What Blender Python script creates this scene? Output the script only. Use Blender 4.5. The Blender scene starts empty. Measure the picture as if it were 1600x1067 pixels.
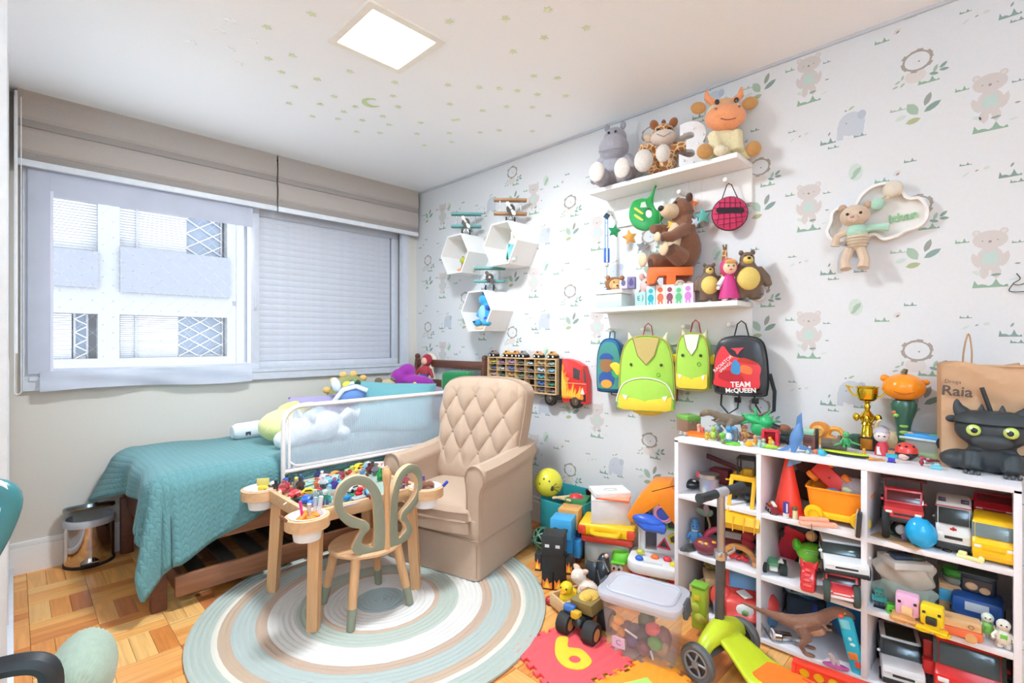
import bpy,bmesh,math,random
from math import sin,cos,pi,sqrt,atan2,hypot,radians
from mathutils import Vector,Matrix,Euler

# ---------------------------------------------------------------- camera, world, lights, exposure
SC = bpy.context.scene
COL = SC.collection
FPX,CX,CY,CAMH = 770.0,800.0,533.5,1.21
RV = Vector((.7025,-.7117,0)); FV = Vector((.7117,.7025,0))
cam = bpy.data.objects.new('camera',bpy.data.cameras.new('camera'))
COL.objects.link(cam)
cam.data.lens = 36 * FPX / 1600
cam.data.sensor_width = 36
cam.data.clip_start = .02
cam.location = (0,0,CAMH)
cam.rotation_euler = (pi/2,0,-atan2(.7117,.7025))
SC.camera = cam
SC.view_settings.view_transform = 'Standard'
SC.view_settings.look = 'None'
SC.view_settings.gamma = 1
SC.view_settings.use_curve_mapping = False
SC.view_settings.exposure = 0.33
SC.cycles.max_bounces = 10
SC.cycles.diffuse_bounces = 6
SC.cycles.transparent_max_bounces = 24
SC.cycles.sample_clamp_indirect = 6
SC.cycles.use_denoising = True
W = bpy.data.worlds.new('world'); SC.world = W; W.use_nodes = True
wn = W.node_tree.nodes; wl = W.node_tree.links
WORLD_STRENGTH = 3.9
bg = wn['Background']; bg.inputs['Strength'].default_value = WORLD_STRENGTH
tc = wn.new('ShaderNodeTexCoord'); sx_ = wn.new('ShaderNodeSeparateXYZ'); rp = wn.new('ShaderNodeValToRGB')
wl.new(tc.outputs['Generated'],sx_.inputs[0]); wl.new(sx_.outputs['Z'],rp.inputs[0]); wl.new(rp.outputs[0],bg.inputs['Color'])
rp.color_ramp.elements[0].position = 0.0; rp.color_ramp.elements[0].color = (.84,.91,1,1)
rp.color_ramp.elements[1].position = .9; rp.color_ramp.elements[1].color = (.74,.86,1,1)
LAMP_POWER = 46.0     # ceiling panel, and the dim one added out of view
LAMP_COL = (.82,.92,1)
UP_POWER = 85.0       # added fill lamp behind the viewer, out of view
UP_COL = (.50,.76,1)

# ---------------------------------------------------------------- picture -> place
def ray(px,py):
    return RV * ((px-CX)/FPX) + FV + Vector((0,0,(CY-py)/FPX))
def onz(px,py,z):
    d = ray(px,py); return Vector((0,0,CAMH)) + d * ((z-CAMH)/d.z)
def onx(px,py,x):
    d = ray(px,py); return Vector((0,0,CAMH)) + d * (x/d.x)
def ony(px,py,y):
    d = ray(px,py); return Vector((0,0,CAMH)) + d * (y/d.y)
def mpp(p):
    return (Vector((p[0],p[1],0)).dot(FV)) / FPX      # metres per picture pixel at p

# ---------------------------------------------------------------- materials
def lin(h):
    h = h.lstrip('#')
    v = [int(h[i:i+2],16)/255 for i in (0,2,4)]
    return tuple(c/12.92 if c <= .04045 else ((c+.055)/1.055) ** 2.4 for c in v) + (1,)
_mats = {}
def M(h,k='',rough=None,metal=0,**kw):
    key = (h,k,rough,metal,tuple(sorted(kw.items())))
    if key in _mats: return _mats[key]
    m = bpy.data.materials.new((k or 'plastic')+'_'+h.lstrip('#')); m.use_nodes = True
    nt = m.node_tree; N = nt.nodes; L = nt.links; b = N['Principled BSDF']
    c = lin(h); b.inputs['Base Color'].default_value = c
    b.inputs['Metallic'].default_value = metal
    dr = {'': .42,'fab': .9,'plush': .95,'wood': .5,'metal': .25,'glass': .05,'paint': .6,'rub': .75,'clear': .15,'paper': .8}.get(k,.5)
    b.inputs['Roughness'].default_value = dr if rough is None else rough
    m.diffuse_color = c
    def noise(scale,detail=2,vec=None):
        n = N.new('ShaderNodeTexNoise'); n.inputs['Scale'].default_value = scale; n.inputs['Detail'].default_value = detail
        t = N.new('ShaderNodeTexCoord'); L.new(vec or t.outputs['Object'],n.inputs['Vector']); return n
    def tint(n,lo,hi):
        r = N.new('ShaderNodeValToRGB')
        r.color_ramp.elements[0].position = .3; r.color_ramp.elements[1].position = .7
        r.color_ramp.elements[0].color = tuple(x*lo for x in c[:3]) + (1,)
        r.color_ramp.elements[1].color = tuple(min(1,x*hi) for x in c[:3]) + (1,)
        L.new(n.outputs['Fac'],r.inputs[0]); L.new(r.outputs[0],b.inputs['Base Color'])
    def bump(n,s,d=.002):
        u = N.new('ShaderNodeBump'); u.inputs['Strength'].default_value = s; u.inputs['Distance'].default_value = d
        L.new(n.outputs['Fac'],u.inputs['Height']); L.new(u.outputs[0],b.inputs['Normal'])
    if k == 'emit':
        b.inputs['Emission Color'].default_value = c; b.inputs['Emission Strength'].default_value = kw.get('e',1)
    elif k == 'glass':
        b.inputs['Transmission Weight'].default_value = kw.get('t',.9); b.inputs['IOR'].default_value = 1.1
        b.inputs['Alpha'].default_value = kw.get('a',1)
    elif k == 'clear':
        b.inputs['Alpha'].default_value = kw.get('a',.35); tint(noise(8),.95,1.02)
    elif k == 'fab':
        n = noise(kw.get('s',350),3); tint(n,.93,1.04); bump(n,.25)
        b.inputs['Sheen Weight'].default_value = .15
    elif k == 'plush':
        n = noise(kw.get('s',160),4); tint(n,.88,1.06); bump(n,.5,.004)
        b.inputs['Sheen Weight'].default_value = .3
    elif k == 'wood':
        t = N.new('ShaderNodeTexCoord'); g = N.new('ShaderNodeNewGeometry'); mp = N.new('ShaderNodeMapping')
        ax = kw.get('ax','z'); st = {'x': (.06,1,1),'y': (1,.06,1),'z': (1,1,.06)}[ax]
        mp.inputs['Scale'].default_value = st
        L.new(g.outputs['Position'] if kw.get('world') else t.outputs['Object'],mp.inputs[0])
        n = noise(kw.get('s',60),6,mp.outputs[0]); n.inputs['Distortion'].default_value = .6
        tint(n,kw.get('lo',.72),kw.get('hi',1.12)); bump(n,.08)
    elif k == 'metal':
        b.inputs['Metallic'].default_value = 1; n = noise(300); bump(n,.02)
    elif k == 'paint':
        n = noise(90,4); tint(n,.985,1.01); bump(n,.05,.001)
    else:
        tint(noise(25),.96,1.03)
    _mats[key] = m
    return m

# ---------------------------------------------------------------- shapes (each returns a function that adds to a bmesh)
def _xf(bm,vs,at,rot):
    mt = Matrix.Translation(at) @ Euler(rot).to_matrix().to_4x4()
    bmesh.ops.transform(bm,matrix=mt,verts=vs)
def bx(sx,sy,sz,at=(0,0,0),rot=(0,0,0),bev=0,seg=2):
    def f(bm):
        r = bmesh.ops.create_cube(bm,size=1); vs = r['verts']
        bmesh.ops.scale(bm,vec=(sx,sy,sz),verts=vs)
        if bev:
            es = list({e for v in vs for e in v.link_edges})
            q = bmesh.ops.bevel(bm,geom=es,offset=min(bev,.49*min(sx,sy,sz)),segments=seg,affect='EDGES',profile=.5)
            vs = list({v for fc in q['faces'] for v in fc.verts} | {v for v in vs if v.is_valid})
        _xf(bm,vs,at,rot)
    return f
def la(prof,at=(0,0,0),rot=(0,0,0),n=24,sx=1,sy=1,cap=True):
    def f(bm):
        rings = []; vs = []
        for r,z in prof:
            if r < 1e-6:
                v = bm.verts.new((0,0,z)); rings.append([v]); vs.append(v)
            else:
                q = [bm.verts.new((r*sx*cos(2*pi*i/n),r*sy*sin(2*pi*i/n),z)) for i in range(n)]
                rings.append(q); vs += q
        for a,b in zip(rings,rings[1:]):
            for i in range(n):
                j = (i+1) % n
                if len(a) == 1 and len(b) == 1: continue
                if len(a) == 1: bm.faces.new((a[0],b[j],b[i]))
                elif len(b) == 1: bm.faces.new((a[i],a[j],b[0]))
                else: bm.faces.new((a[i],a[j],b[j],b[i]))
        if cap and len(rings[0]) > 1: bm.faces.new(rings[0][::-1])
        if cap and len(rings[-1]) > 1: bm.faces.new(rings[-1])
        _xf(bm,vs,at,rot)
    return f
def cy(r,h,at=(0,0,0),rot=(0,0,0),r2=None,n=20,bev=0):
    r2 = r if r2 is None else r2
    if bev: p = [(r-bev,-h/2),(r,-h/2+bev),(r2,h/2-bev),(r2-bev,h/2)]
    else: p = [(r,-h/2),(r2,h/2)]
    return la(p,at,rot,n)
def sp(rx,ry=None,rz=None,at=(0,0,0),rot=(0,0,0),n=14):
    ry = rx if ry is None else ry; rz = rx if rz is None else rz
    m = max(6,n*2 // 3)
    return la([(sin(pi*i/m)*rx,-cos(pi*i/m)*rz) for i in range(m+1)],at,rot,n,1,ry/rx)
def tu(pts,r,n=8,closed=False,cap=True,flat=1):
    pts = [Vector(p) for p in pts]
    def f(bm):
        k = len(pts); rr = r if isinstance(r,(list,tuple)) else [r] * k
        T = []
        for i in range(k):
            a = pts[i-1] if (i or closed) else pts[0]
            b = pts[(i+1) % k] if (i < k-1 or closed) else pts[-1]
            t = b - a; T.append(t.normalized() if t.length > 1e-9 else Vector((0,0,1)))
        u = Vector((0,0,1)) if abs(T[0].z) < .9 else Vector((1,0,0))
        rings = []
        for i in range(k):
            u = (u-T[i]*u.dot(T[i])).normalized(); w = T[i].cross(u)
            rings.append([bm.verts.new(pts[i]+(u*cos(2*pi*j/n)*flat+w*sin(2*pi*j/n))*rr[i]) for j in range(n)])
        for i in range(k if closed else k-1):
            a = rings[i]; b = rings[(i+1) % k]
            for j in range(n):
                bm.faces.new((a[j],a[(j+1) % n],b[(j+1) % n],b[j]))
        if not closed and cap:
            bm.faces.new(rings[0][::-1]); bm.faces.new(rings[-1])
    return f
def ring(R,r,at=(0,0,0),rot=(0,0,0),n=24,m=8,sy=1):
    mt = Matrix.Translation(at) @ Euler(rot).to_matrix().to_4x4()
    return tu([mt @ Vector((R*cos(2*pi*i/n),R*sy*sin(2*pi*i/n),0)) for i in range(n)],r,m,True)
def pr(pts,t,at=(0,0,0),rot=(0,0,0),holes=(),bev=0):
    """outline in the x-z plane, thickness t along y"""
    def f(bm):
        old = set(bm.verts)
        es = []
        for loop in [pts] + list(holes):
            vs = [bm.verts.new((p[0],-t/2,p[1])) for p in loop]
            es += [bm.edges.new((vs[i],vs[(i+1) % len(vs)])) for i in range(len(vs))]
        if holes:
            g = bmesh.ops.triangle_fill(bm,edges=es,use_dissolve=False,use_beauty=True)['geom']
            fs = [x for x in g if isinstance(x,bmesh.types.BMFace)]
        else:
            fs = [bm.faces.new([e.verts[0] for e in es])]
        fs0 = list(fs)
        g = bmesh.ops.extrude_face_region(bm,geom=fs,use_keep_orig=True)['geom']
        nv = [x for x in g if isinstance(x,bmesh.types.BMVert)]
        bmesh.ops.translate(bm,vec=(0,t,0),verts=nv)
        vs = [v for v in bm.verts if v not in old]
        fs = list({x for v in vs for x in v.link_faces})
        bmesh.ops.recalc_face_normals(bm,faces=fs)
        if bev:
            be = [e for e in {e for v in vs for e in v.link_edges} if len(e.link_faces) == 2 and e.calc_face_angle(0) > .9
                  and abs(e.verts[0].co.y-e.verts[1].co.y) < 1e-6]
            q = bmesh.ops.bevel(bm,geom=be,offset=bev,segments=2,affect='EDGES',profile=.5)
            vs = [v for v in bm.verts if v not in old]
        _xf(bm,vs,at,rot)
    return f
def grid(fn,nu,nv,closeu=False,uv=False):
    def f(bm):
        V = [[bm.verts.new(fn(i/nu,j/nv)) for j in range(nv+1)] for i in range(nu if closeu else nu+1)]
        lay = bm.loops.layers.uv.verify() if uv else None
        for i in range(nu):
            for j in range(nv):
                a = V[i]; b = V[(i+1) % len(V)]
                fc = bm.faces.new((a[j],b[j],b[j+1],a[j+1]))
                if uv:
                    for l,q in zip(fc.loops,((i,j),(i+1,j),(i+1,j+1),(i,j+1))): l[lay].uv = uv(q[0]/nu,q[1]/nv)
    return f
def tx(s,size,at=(0,0,0),rot=(0,0,0),ext=.001,bold=0):
    """flat lettering in the x-z plane facing -y"""
    def f(bm):
        c = bpy.data.curves.new('t','FONT'); c.body = s; c.size = size; c.extrude = ext; c.align_x = 'CENTER'; c.align_y = 'CENTER'
        c.offset = bold; c.resolution_u = 3
        o = bpy.data.objects.new('t',c); COL.objects.link(o)
        me = bpy.data.meshes.new_from_object(o.evaluated_get(bpy.context.evaluated_depsgraph_get()))
        bpy.data.objects.remove(o); bpy.data.curves.remove(c)
        old = set(bm.verts); bm.from_mesh(me); bpy.data.meshes.remove(me)
        vs = [v for v in bm.verts if v not in old]
        _xf(bm,vs,(0,0,0),(pi/2,0,0)); _xf(bm,vs,at,rot)
    return f

# ---------------------------------------------------------------- objects
def mesh_of(name,mat,shapes,ang=40):
    bm = bmesh.new()
    for s in shapes: s(bm)
    me = bpy.data.meshes.new(name)
    for p in bm.faces: p.smooth = True
    bm.to_mesh(me); bm.free()
    if ang < 180: me.set_sharp_from_angle(angle=radians(ang))
    for m in (mat if isinstance(mat,(list,tuple)) else [mat]): me.materials.append(m)
    return me
def O(name,me,parent=None,loc=(0,0,0),rot=(0,0,0),**props):
    o = bpy.data.objects.new(name,me); COL.objects.link(o)
    o.location = loc; o.rotation_euler = rot
    if parent: o.parent = parent
    for k,v in props.items():
        if v: o[k] = v
    return o
def P(parent,name,mat,*shapes,ang=40,remesh=0,smooth=0,sub=0,loc=(0,0,0),rot=(0,0,0),**props):
    if isinstance(mat,str): mat = M(mat)
    o = O(name,mesh_of(name,mat,shapes,ang),parent,loc,rot,**props)
    if remesh:
        m = o.modifiers.new('r','REMESH'); m.mode = 'VOXEL'; m.voxel_size = remesh; m.use_smooth_shade = True
        m = o.modifiers.new('s','SMOOTH'); m.iterations = smooth or 4; m.factor = .5
    if sub:
        m = o.modifiers.new('u','SUBSURF'); m.levels = sub; m.render_levels = sub
    return o
def T(name,label,cat,loc=(0,0,0),rz=0,group=None,s=1,rot=None):
    o = bpy.data.objects.new(name,None); COL.objects.link(o); o.empty_display_size = .03
    o.location = loc; o.rotation_euler = rot if rot else (0,0,rz); o.scale = (s,s,s)
    o['label'] = label; o['category'] = cat
    if group: o['group'] = group
    return o
def S(name,mat,*shapes,parent=None,**kw):
    return P(parent,name,mat,*shapes,**({} if parent else {'kind': 'structure'}),**kw)
def kids(o): return [c for c in bpy.data.objects if c.parent == o]
def dup(root,loc,rz=None,label=None,s=None,group=None,recol=None,rot=None):
    """copy a thing with its parts and sub-parts; recol maps old material -> new material on the copy"""
    def cp(o,par):
        c = o.copy(); COL.objects.link(c)
        if par: c.parent = par
        if recol and c.type == 'MESH':
            for i,sl in enumerate(c.material_slots):
                if sl.material in recol: sl.link = 'OBJECT'; c.material_slots[i].material = recol[o.material_slots[i].material]
        for ch in KIDS.get(o,()): cp(ch,c)
        return c
    KIDS = {}
    for x in bpy.data.objects:
        if x.parent: KIDS.setdefault(x.parent,[]).append(x)
    r = cp(root,None); r.location = loc
    if rz is not None: r.rotation_euler = (0,0,rz)
    if rot is not None: r.rotation_euler = rot
    if label: r['label'] = label
    if s: r.scale = (s,s,s)
    if group: r['group'] = group
    return r
R90 = -pi / 2      # front of a thing turned to -x (out of the cabinet, away from the patterned wall)
def FC(px): return -atan2(.7117,.7025) - math.atan((px-CX)/FPX)     # front turned to the doorway from picture column px
R45 = -pi / 4      # front turned towards the doorway corner
rnd = random.Random(7)
def circ(r,n=20,a0=0,a1=2*pi,cx=0,cz=0,sx=1,sz=1):
    return [(cx+r*sx*cos(a0+(a1-a0)*i/n),cz+r*sz*sin(a0+(a1-a0)*i/n)) for i in range(n if abs(a1-a0-2*pi) < 1e-6 else n+1)]
def star2(r,ri=.45,n=5):
    return [((r if i % 2 == 0 else r*ri)*sin(pi*i/n),(r if i % 2 == 0 else r*ri)*cos(pi*i/n)) for i in range(2*n)]
def rrect(w,h,r,n=4,cx=0,cz=0):
    o = []
    for qx,qz,a in ((1,1,0),(-1,1,pi/2),(-1,-1,pi),(1,-1,1.5*pi)):
        o += [(cx+qx*(w/2-r)+r*cos(a+pi/2*i/n),cz+qz*(h/2-r)+r*sin(a+pi/2*i/n)) for i in range(n+1)]
    return o
def inset(pts,d):
    n = len(pts); out = []
    ar = sum(pts[i-1][0]*pts[i][1]-pts[i][0]*pts[i-1][1] for i in range(n))
    for i in range(n):
        a,b = pts[i-1],pts[(i+1) % n]; tx_,tz_ = b[0] - a[0],b[1] - a[1]; l = hypot(tx_,tz_) or 1; s = 1 if ar > 0 else -1
        out.append((pts[i][0]-s*tz_/l*d,pts[i][1]+s*tx_/l*d))
    return out
def catmull(pts,k=6,closed=True):
    n = len(pts); out = []
    for i in range(n if closed else n-1):
        g = lambda j: pts[j % n] if closed else pts[max(0,min(n-1,j))]
        a,b,c,d = g(i-1),g(i),g(i+1),g(i+2)
        for q in range(k):
            t = q / k
            out.append(tuple(.5*(2*b[m]+(c[m]-a[m])*t+(2*a[m]-5*b[m]+4*c[m]-d[m])*t*t+(3*b[m]-a[m]-3*c[m]+d[m])*t ** 3) for m in range(len(b))))
    if not closed: out.append(tuple(pts[-1]))
    return out
# ================================================================ the room
XW,YW,ZC = 2.485,3.633,2.50
XL = -.012
WHITE = M('#ece9e6','paint'); GREIGE = M('#dcd5cb','paint'); CEIL = M('#fbfcff','paint')
S('ceiling',CEIL,bx(4.0,5.6,.1,(.6,.9,ZC+.05)))
wr = S('wall_right',M('#dfdede','paint'),bx(.1,5.6,2.6,(XW+.05,.9,1.3)))
wx0,wx1,wz0,wz1 = .06,2.365,.98,2.18     # window opening
S('wall_back',GREIGE,bx(wx0+1.4,.16,2.6,((wx0-1.4)/2,YW+.08,1.3)),bx(2.6-wx1,.16,2.6,((wx1+2.6)/2,YW+.08,1.3)),
  bx(wx1-wx0,.16,wz0,((wx0+wx1)/2,YW+.08,wz0/2)),bx(wx1-wx0,.16,2.6-wz1,((wx0+wx1)/2,YW+.08,(2.6+wz1)/2)))
S('wall_left',WHITE,bx(.1,5.6,2.6,(-1.35,.9,1.3)))
S('wall_front',WHITE,bx(4.0,.1,2.6,(.6,-1.85,1.3)))
S('baseboard_back',M('#f2f0ee','paint',.4),bx(2.5,.018,.135,(1.235,YW-.009,.0675)),bx(2.5,.012,.03,(1.235,YW-.006,.15),bev=.004))
S('baseboard_right',M('#f2f0ee','paint',.4),bx(.018,5.3,.135,(XW-.009,.95,.0675)),bx(.012,5.3,.03,(XW-.006,.95,.15),bev=.004))
S('trim_1',M('#c9cace','paint'),bx(.012,5.3,.014,(XW-.006,.95,ZC-.007)))  # grey strip paints the shade of the gap along the ceiling

# parquet: basket weave of three blocks to a 21 cm square
floor = S('floor',M('#5b3a20','paint'),bx(4.0,5.6,.1,(.6,.9,-.0535)))
TONES = ['#f0a75e','#e6964c','#f5b970','#d98642','#f1ad5f','#e89f54','#c97743','#f6c27c']
wood = {(t,ax): M(t,'wood',.34,ax=ax,world=1,s=55,lo=.78,hi=1.14) for t in TONES for ax in 'xy'}
PW,PL = .07,.21
pm = {(t,ax): mesh_of('block',wood[(t,ax)],[bx((PL if ax == 'x' else PW)-.0012,(PW if ax == 'x' else PL)-.0012,.008,bev=.0008,seg=1)],30) for t in TONES for ax in 'xy'}
cand = []
for i in range(-7,12):
    for j in range(-9,18):
        ax = 'x' if (i+j) % 2 else 'y'
        for k in range(3):
            x = i * PL + .05 + (PL/2 if ax == 'x' else PW*(k+.5)); y = j * PL + .01 + (PL/2 if ax == 'y' else PW*(k+.5))
            if not (-1.28 < x < 2.56 and-1.78 < y < 3.7): continue
            u = Vector((x,y,0)).dot(RV); d = Vector((x,y,0)).dot(FV)
            vis = d > 1.2 and abs(u/d) < 1.06 and 931.7 / d + CY < 1085
            if hypot(x-1.2,y-2.04) < .72 or (y > 2.75 and x > .6) or (x > 2.1 and y < 1.1) or (abs(x-1.83) < .25 and abs(y-2.2) < .28): vis = False
            cand.append((0 if vis else 1,d if vis else 99,x,y,ax,rnd.choice(TONES[:6] if rnd.random() < .9 else TONES[6:])))
cand.sort()
rest = {}
for n,(v,d,x,y,ax,t) in enumerate(cand):
    if n < 290 and v == 0: O('parquet_block',pm[(t,ax)],floor,(x,y,-.004))
    else: rest.setdefault((t,ax),[]).append((x,y))
bm = bmesh.new(); keys = list(rest)
for q,key in enumerate(keys):
    for x,y in rest[key]:
        a,b = (PL,PW) if key[1] == 'x' else (PW,PL); o0 = len(bm.faces)
        bx(a-.0012,b-.0012,.008,(x,y,-.004))(bm)
        bm.faces.ensure_lookup_table()
        for fi in range(o0,len(bm.faces)): bm.faces[fi].material_index = q
me = bpy.data.meshes.new('parquet_blocks'); bm.to_mesh(me); bm.free()
for key in keys: me.materials.append(wood[key])
O('parquet_blocks',me,floor,kind='stuff')

# wallpaper print (flat ink on the right wall): lions, bears, elephants, leaves, grass
INK = {'bear': '#d0c6c1','bearl': '#d8d0cb','bib': '#bfcfc7','eye': '#9a8c84','mane': '#a4988e','body': '#dad1cb','ele': '#c6c9d0','eled': '#b9bdc6','g1': '#90ab94','g2': '#a5b8a3',
       'g3': '#869c94','g4': '#adb188','g5': '#96998f','pale': '#ccd6cb'}
inks = {k: [] for k in INK}
def mot(ink,pts,y,z): inks[ink].append([(y-p[0],z+p[1]) for p in pts])    # x to the right in the picture = -y
def leaf(ink,x,z,l,w,a,y0,z0):
    c,s = cos(a),sin(a)
    pts = [(-l/2,0),(-l/4,w*.42),(0,w/2),(l/4,w*.4),(l/2,0),(l/4,-w*.4),(0,-w/2),(-l/4,-w*.42)]
    mot(ink,[(x+p[0]*c-p[1]*s,z+p[0]*s+p[1]*c) for p in pts],y0,z0)
def grass(ink,x,z,w,h,y0,z0):
    n = 5; pts = [(x-w/2,z)]
    for i in range(n):
        pts += [(x-w/2+w*(i+.3)/n,z+h*(.5+.5*sin(2.3*i+1))),(x-w/2+w*(i+.8)/n,z+h*.35)]
    mot(ink,pts+[(x+w/2,z)],y0,z0)
def m_lion(y,z):
    mot('body',circ(.028,10,cx=-.005,cz=-.058,sx=1.2),y,z)
    for i in range(16):
        a,b = 2 * pi * i / 16,2 * pi * (i+1) / 16; R1 = .050 + .004 * sin(i*2.4); r1 = .039
        mot('mane',[(R1*cos(a),R1*.86*sin(a)),(R1*cos(b),R1*.86*sin(b)),(r1*cos(b),r1*.86*sin(b)),(r1*cos(a),r1*.86*sin(a))],y,z)
    mot('eye',circ(.0035,6,cx=.006,cz=-.004),y,z)
    for x,q,a in ((.055,-.05,1.2),(.078,-.045,.7),(.08,-.062,-.1),(.05,-.068,-.3)): leaf('g2' if a > 1 else 'g3',x,q,.03,.012,a,y,z)
    for x,q,a in ((-.06,-.065,.5),(-.045,-.052,1.3),(-.068,-.082,.3),(-.045,-.08,.8)): leaf('g2',x,q,.022,.008,a,y,z)
    grass('g1',.035,-.098,.065,.024,y,z)
def m_bear(y,z):
    for sx in (-1,1):
        mot('bear',circ(.012,8,cx=sx*.036,cz=.06),y,z); mot('bearl',circ(.007,8,cx=sx*.036,cz=.06),y,z)
        leaf('bear',sx*.038,-.04,.06,.022,pi/2-sx*.3,y,z); leaf('bear',sx*.016,-.085,.05,.026,pi/2,y,z)
    mot('bear',circ(.047,14,cz=.033,sz=.72),y,z); mot('bear',circ(.036,12,cz=-.035,sz=1.25),y,z)
    mot('bib',[(-.022,-.055),(.022,-.055),(.018,-.012),(-.018,-.012)],y,z)
    mot('eye',circ(.005,6,cz=.026),y,z)
    for sx in (-1,1): mot('eye',circ(.0025,5,cx=sx*.02,cz=.03),y,z)
    grass('g1',0,-.14,.095,.03,y,z); grass('g1',-.075,.03,.04,.018,y,z); grass('g3',.07,.012,.03,.011,y,z)
    leaf('g3',.015,-.095,.03,.009,.1,y,z); leaf('pale',-.035,-.085,.03,.014,-.5,y,z); leaf('g5',.07,-.06,.016,.006,0,y,z); leaf('pale',.06,-.115,.026,.006,.2,y,z)
def m_ele(y,z):
    mot('ele',circ(.048,14,sz=1.05),y,z); mot('ele',[(-.05,.0),(-.025,-.02),(-.03,-.06),(-.052,-.058)],y,z); mot('ele',[(.0,-.03),(.045,-.02),(.04,-.06),(.01,-.06)],y,z)
    mot('eled',circ(.02,8,cx=.036,cz=.028,sx=.8),y,z); mot('eye',circ(.003,6,cx=-.018,cz=.006),y,z)
    leaf('g4',.0,.066,.026,.008,.5,y,z); leaf('g5',-.02,.06,.01,.007,0,y,z)
    grass('g3',-.085,-.062,.06,.026,y,z); grass('g3',-.065,-.085,.042,.014,y,z); grass('g3',.03,-.062,.045,.014,y,z); leaf('g5',-.08,-.02,.018,.007,1.1,y,z)
def m_leaves(y,z):
    leaf('g2',-.014,.004,.06,.033,-1.0,y,z); leaf('g5',.032,.03,.052,.02,1.2,y,z); leaf('g3',.046,-.002,.06,.022,.55,y,z)
    leaf('g4',-.012,-.042,.048,.022,.2,y,z); leaf('pale',-.05,-.02,.04,.018,.3,y,z); grass('g2',-.06,.012,.05,.016,y,z)
def m_small(y,z):
    mot('pale',circ(.026,10,sz=1.4),y,z); leaf('g2',.004,0,.045,.02,.9,y,z); leaf('g2',-.006,-.018,.03,.013,.7,y,z)
def m_tuft(y,z):
    grass('g1',-.045,-.03,.05,.02,y,z); grass('g3',.045,.03,.04,.016,y,z); leaf('body',.004,-.004,.03,.02,.7,y,z); leaf('eye',.006,-.008,.014,.007,.7,y,z)
def m_dash(y,z):
    grass('g3',-.03,.022,.035,.012,y,z); leaf('pale',-.03,-.012,.026,.008,.6,y,z); leaf('g5',.0,-.004,.012,.005,.5,y,z); leaf('pale',.026,0,.02,.012,.2,y,z)
LC = [(-.33,.335),(.2265,.04),(.805,.335),(1.38,.094),(1.935,.395),(2.45,.14),(2.97,.42),(3.46,.2)]
MO = [(m_lion,0,0),(m_bear,-.205,-.195),(m_ele,.215,-.18),(m_leaves,.0,-.19),(m_small,.2,.18),(m_tuft,.066,.146),(m_dash,-.17,.10)]
for ly,lz in LC:
    for k in range(-1,6):
        for fn,dy,dz in MO:
            y,z = ly + dy,lz + .567 * k + dz
            if .25 < z < ZC - .04 and -.5 < y < YW - .08: fn(y,z)
bm = bmesh.new()
for q,key in enumerate(INK):
    lift = {'bearl': 2,'bib': 2,'eye': 3,'eled': 2}.get(key,1) * .0004
    for n,pts in enumerate(inks[key]):
        lift += 1.2e-6 if n % 9 else -9.6e-6 + 1.2e-6
        v = [bm.verts.new((XW-lift,p[0],min(p[1],ZC-.015))) for p in pts]
        f = bm.faces.new(v); f.material_index = q
me = bpy.data.meshes.new('wallpaper_print'); bm.to_mesh(me); bm.free()
for key in INK: me.materials.append(M(INK[key],'paint',.8))
O('wallpaper_print',me,wr,kind='stuff')

# wardrobe front along the left side
wd = T('wardrobe','grey glossy sliding wardrobe doors with white frame at the far left','wardrobe',(XL,2.7,0))
P(wd,'body','#dfe0e2',bx(.5,1.5,2.36,(-.275,.15,1.2)))
P(wd,'cornice','#eef0f4',bx(.53,1.53,.14,(-.266,.15,2.43),bev=.004))
for k in range(2):
    P(wd,'door',M('#b9c2c4','',.12),bx(.014,.74,2.2,(-.010,-.23+k*.75,1.24)))
    P(wd,'door_frame',M('#e6e8ea','',.3),bx(.02,.018,2.3,(-.0098,-.6+k*.75,1.22)),bx(.02,.018,2.3,(-.0098,.14+k*.75,1.22)))
P(wd,'bottom_track',M('#e9eef6','',.2),bx(.03,1.5,.03,(.0,.15,.03),bev=.004))

# window
WY = YW
FR = M('#d3d6de','',.35)
win = S('window_1',FR,bx(wx1-wx0+.05,.05,.06,((wx0+wx1)/2,WY-.004,wz0)),bx(wx1-wx0+.05,.05,.06,((wx0+wx1)/2,WY-.004,wz1)),
        bx(.06,.05,wz1-wz0-.0605,(wx0+.005,WY-.004,(wz0+wz1)/2)),bx(.06,.05,wz1-wz0-.0605,(wx1-.005,WY-.004,(wz0+wz1)/2)),
        bx(wx1-wx0,.012,.02,((wx0+wx1)/2,WY-.03,wz0+.032)))
gx0,gx1,gz0,gz1 = .145,1.09,1.055,2.02
def rectframe(x0,x1,z0,z1,w,d,y):
    return [bx(x1-x0,d,w,((x0+x1)/2,y,z0+w/2),bev=.003),bx(x1-x0,d,w,((x0+x1)/2,y,z1-w/2),bev=.003),
            bx(w,d,z1-z0-2*w,(x0+w/2,y,(z0+z1)/2),bev=.003),bx(w,d,z1-z0-2*w,(x1-w/2,y,(z0+z1)/2),bev=.003)]
sa = P(win,'sliding_sash',FR,*rectframe(wx0+.03,1.20,wz0+.03,wz1-.03,.055,.035,WY+.03))
P(sa,'pane',M('#eef4fb','clear',.03,a=.06),bx(1.05,.004,1.1,(.645,WY+.03,1.58)))
P(sa,'latch',M('#c9ccd4','',.4),bx(.018,.012,.09,(1.175,WY+.01,1.47),bev=.003),bx(.008,.016,.05,(1.175,WY+.005,1.47)))
P(win,'sliding_sash',FR,*rectframe(1.145,wx1-.03,wz0+.03,wz1-.03,.06,.035,WY+.0685))
sl = mesh_of('slat',M('#cfd1da','',.5),[bx(1.055,.018,.0455,rot=(.06,0,0),bev=.0025)],30)
for k in range(23): O('slat',sl,win,(1.736,WY+.075,wz0+.115+k*.0445))
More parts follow.
